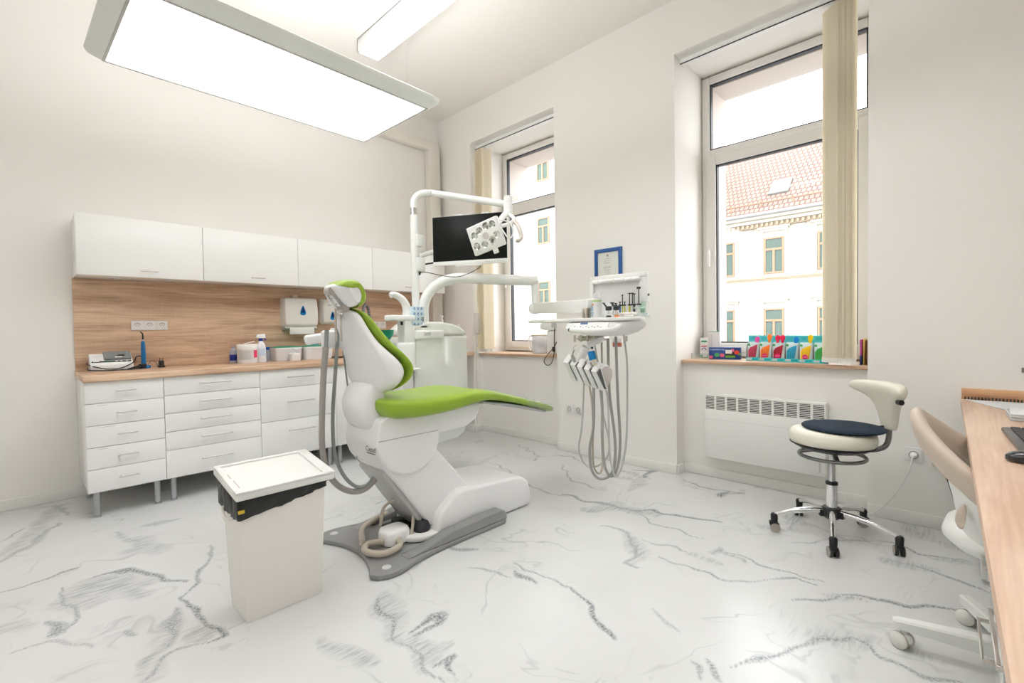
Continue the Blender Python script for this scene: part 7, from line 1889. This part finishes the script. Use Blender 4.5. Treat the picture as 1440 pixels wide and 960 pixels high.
for k in range(44):
    mb = MB(); y = -4.56 - 0.0128 * k
    mb.tube([(-0.032, y, 0.739), (-0.028, y, 0.749), (-0.036, y, 0.752), (-0.046, y, 0.747), (-0.05, y, 0.7405)], 0.0028, 6, 3); mb.build('spiral_ring', BLACK, g)
mb = MB()
for k in range(26):
    y = -4.66 - 0.018 * k; mb.box(-0.095, -0.088, y - 0.006, y, 0.7401, 0.7406)
mb.build('date_print', M('print_mid_grey', (0, 0, 0)), pg)
g = thing('paper_stack', 'small stack of white papers on the desk between calendar and keyboard', 'papers', (-0.497, -4.747, 0.736))
pc = Vector((-0.539, -4.695, 0.736))
for k in range(6):
    mb = MB(); mb.box(-0.13 + 0.004 * (k % 3), 0.07 + 0.004 * (k % 2), -0.22, 0.0 - 0.004 * (k % 3), 0.0004 + 0.005 * k, 0.005 * k + 0.0044, 0.0005, mat=Matrix.Translation(pc) @ Matrix.Rotation(radians(3 - 2 * (k % 3)), 4, 'Z')); mb.build('sheet_bundle', M('paper_%d' % (k % 2), (0.74, 0.75, 0.76) if k % 2 else (0.60, 0.61, 0.60), 0.7), g)
# small dark holder on the wall above the desk at the picture's edge
mb = MB(); q = (0, -4.768, 0.901); mb.box(-0.02, -0.001, q[1] - 0.06, q[1] + 0.004, q[2] - 0.012, q[2] + 0.012, 0.002)
tag(mb.build('wall_clip', GREYMETAL), 'small grey metal clip on the wall above the desk at the right edge', 'clip')

# ------------------------------------------------------------------ office chair tucked under the desk
OC = Vector((-1.31, -4.728, 0))
oc = thing('office_chair', 'beige tub-backed office chair with white shell and white castor base pushed under the desk', 'office chair', OC)
BEI = M('beige_shell', (0.56, 0.47, 0.39), 0.5); WSH = M('white_chair_shell', (0.78, 0.79, 0.76), 0.35); WB = M('white_chair_base', (0.74, 0.75, 0.72), 0.35)
def tub(th):
    """outer radius, top height at direction th (90 = back)"""
    a = abs(th - 90) / 90.0
    return 0.268 + 0.025 * a * a, 0.852 - 0.235 * min(1.3, a) ** 1.5
def tubpt(th, rad, z): return OC + Vector((rad * 0.98 * cos(radians(th)), 0.02 + rad * 0.98 * sin(radians(th)), z))
mb = MB(); rings = []
for i in range(37):
    th = 5 + 190 * i / 36
    r0, zt = tub(th); k_ = 0.10
    zb_ = zt - k_; e = 0.012
    pr_ = [(r0 + 0.004, zb_), (r0 + 0.020, zt - 0.035), (r0 + 0.017, zt - 0.012), (r0 + 0.002, zt), (r0 - 0.018, zt - 0.006), (r0 - 0.028, zt - 0.03), (r0 - 0.035, zb_), (r0 - 0.015, zb_ - 0.004)]
    if i in (0, 36): pr_ = [((r - r0 + 0.008) * 0.5 + r0 - 0.008, (z - (zt + zb_) / 2) * 0.7 + (zt + zb_) / 2) for r, z in pr_]
    rings.append([tubpt(th, r, z) for r, z in pr_])
mb.loft(rings); mb.build('back_rim', BEI, oc, angle=60, sub=1)
for lo, hi in ((136, 200), (-20, 44)):
    mb = MB(); rings = []
    for i in range(17):
        th = lo + (hi - lo) * i / 16
        r0, zt = tub(th); z1 = zt - 0.085; e_ = (i / 16 if lo > 0 else 1 - i / 16); e_ = max(0.0, 1 - e_ * 3.5)
        zl = 0.415 + 0.05 * e_                      # the free edge is cut back towards the seat
        pr_ = [(r0 + 0.002, z1), (r0 - 0.006 - 0.03 * e_, z1 - 0.08), (r0 - 0.045, 0.50), (r0 - 0.085, zl + 0.01), (r0 - 0.12, zl), (r0 - 0.06, 0.50), (r0 - 0.022 - 0.03 * e_, z1 - 0.08), (r0 - 0.012, z1)]
        rings.append([tubpt(th, r, z) for r, z in pr_])
    mb.loft(rings); mb.build('side_shell', WSH, oc, angle=60, sub=1)
mb = MB(); mb.loft([ell(p, a, b, 20, 2, (0.6, 0.8, 0), (0, 0, 1)) for p, a, b in ((Vector((-1.544, -4.572, 0.594)), 0.006, 0.012), (Vector((-1.553, -4.565, 0.573)), 0.014, 0.02), (Vector((-1.558, -4.56, 0.549)), 0.016, 0.02), (Vector((-1.554, -4.565, 0.53)), 0.006, 0.008))]); mb.build('lumbar_roll', BEI, oc, angle=80, sub=1)
mb = MB(); mb.loft([ell(OC + Vector((0, 0, z)), a, a, 40, 2.6) for z, a in ((0.412, 0.14), (0.42, 0.19), (0.445, 0.215), (0.475, 0.205), (0.485, 0.16))]); mb.build('seat', WSH, oc, angle=70)
mb = MB(); mb.lathe([(0, 0.09), (0.028, 0.09), (0.028, 0.25), (0.02, 0.26), (0.02, 0.40), (0.06, 0.414), (0, 0.415)], OC, 24); mb.build('column', WB, oc)
a1 = math.degrees(math.atan2(-4.416 - OC.y, -1.364 - OC.x))
for k in range(5):
    a = radians(a1 - 72 * k); d = Vector((cos(a), sin(a), 0)); r = 0.316
    mb = MB(); rings = []
    for t, w_, z0, z1 in ((0.0, 0.028, 0.062, 0.115), (0.12, 0.026, 0.064, 0.112), (0.25, 0.021, 0.068, 0.106), (0.33, 0.018, 0.070, 0.102), (0.345, 0.014, 0.074, 0.098)):
        s_ = Vector((-d.y, d.x, 0)); c = OC + d * t
        rings.append([c + s_ * w_ + Vector((0, 0, z0)), c + s_ * w_ * 1.0 + Vector((0, 0, z1 - 0.006)), c + s_ * (w_ - 0.006) + Vector((0, 0, z1)), c - s_ * (w_ - 0.006) + Vector((0, 0, z1)), c - s_ * w_ + Vector((0, 0, z1 - 0.006)), c - s_ * w_ + Vector((0, 0, z0))])
    mb.loft(rings); lg = mb.build('leg', WB, oc)
    c = OC + d * r; sw = radians([-28, -15, 60, 10, 140][k]); ax = Vector((cos(sw), sin(sw), 0)); fw_ = Vector((-ax.y, ax.x, 0))
    mb = MB(); mb.cyl(c + Vector((0, 0, 0.045)), c + Vector((0, 0, 0.072)), 0.010, n=12); mb.box(-0.012, 0.012, -0.026, 0.024, 0.024, 0.052, 0.008, mat=Matrix.Translation(c) @ Matrix.Rotation(sw, 4, 'Z')); ca = mb.build('caster', WB, lg)
    for s in (-1, 1):
        wc = c + fw_ * 0.004 + Vector((0, 0, 0.029)) + ax * (s * 0.018)
        mb = MB(); mb.lathe([(0.0, -0.010), (0.022, -0.010), (0.0285, -0.007), (0.0285, 0.004), (0.022, 0.010), (0, 0.012)], wc, 28, axis=ax * s)
        w_ = mb.build('wheel', M('castor_cream', (0.72, 0.70, 0.66), 0.4), ca)
        mb = MB(); mb.lathe([(0.0283, -0.006), (0.0291, -0.006), (0.0291, -0.001), (0.0283, -0.001)], wc, 28, axis=ax * s); mb.build('tyre', M('castor_taupe', (0.40, 0.34, 0.30), 0.5), w_)
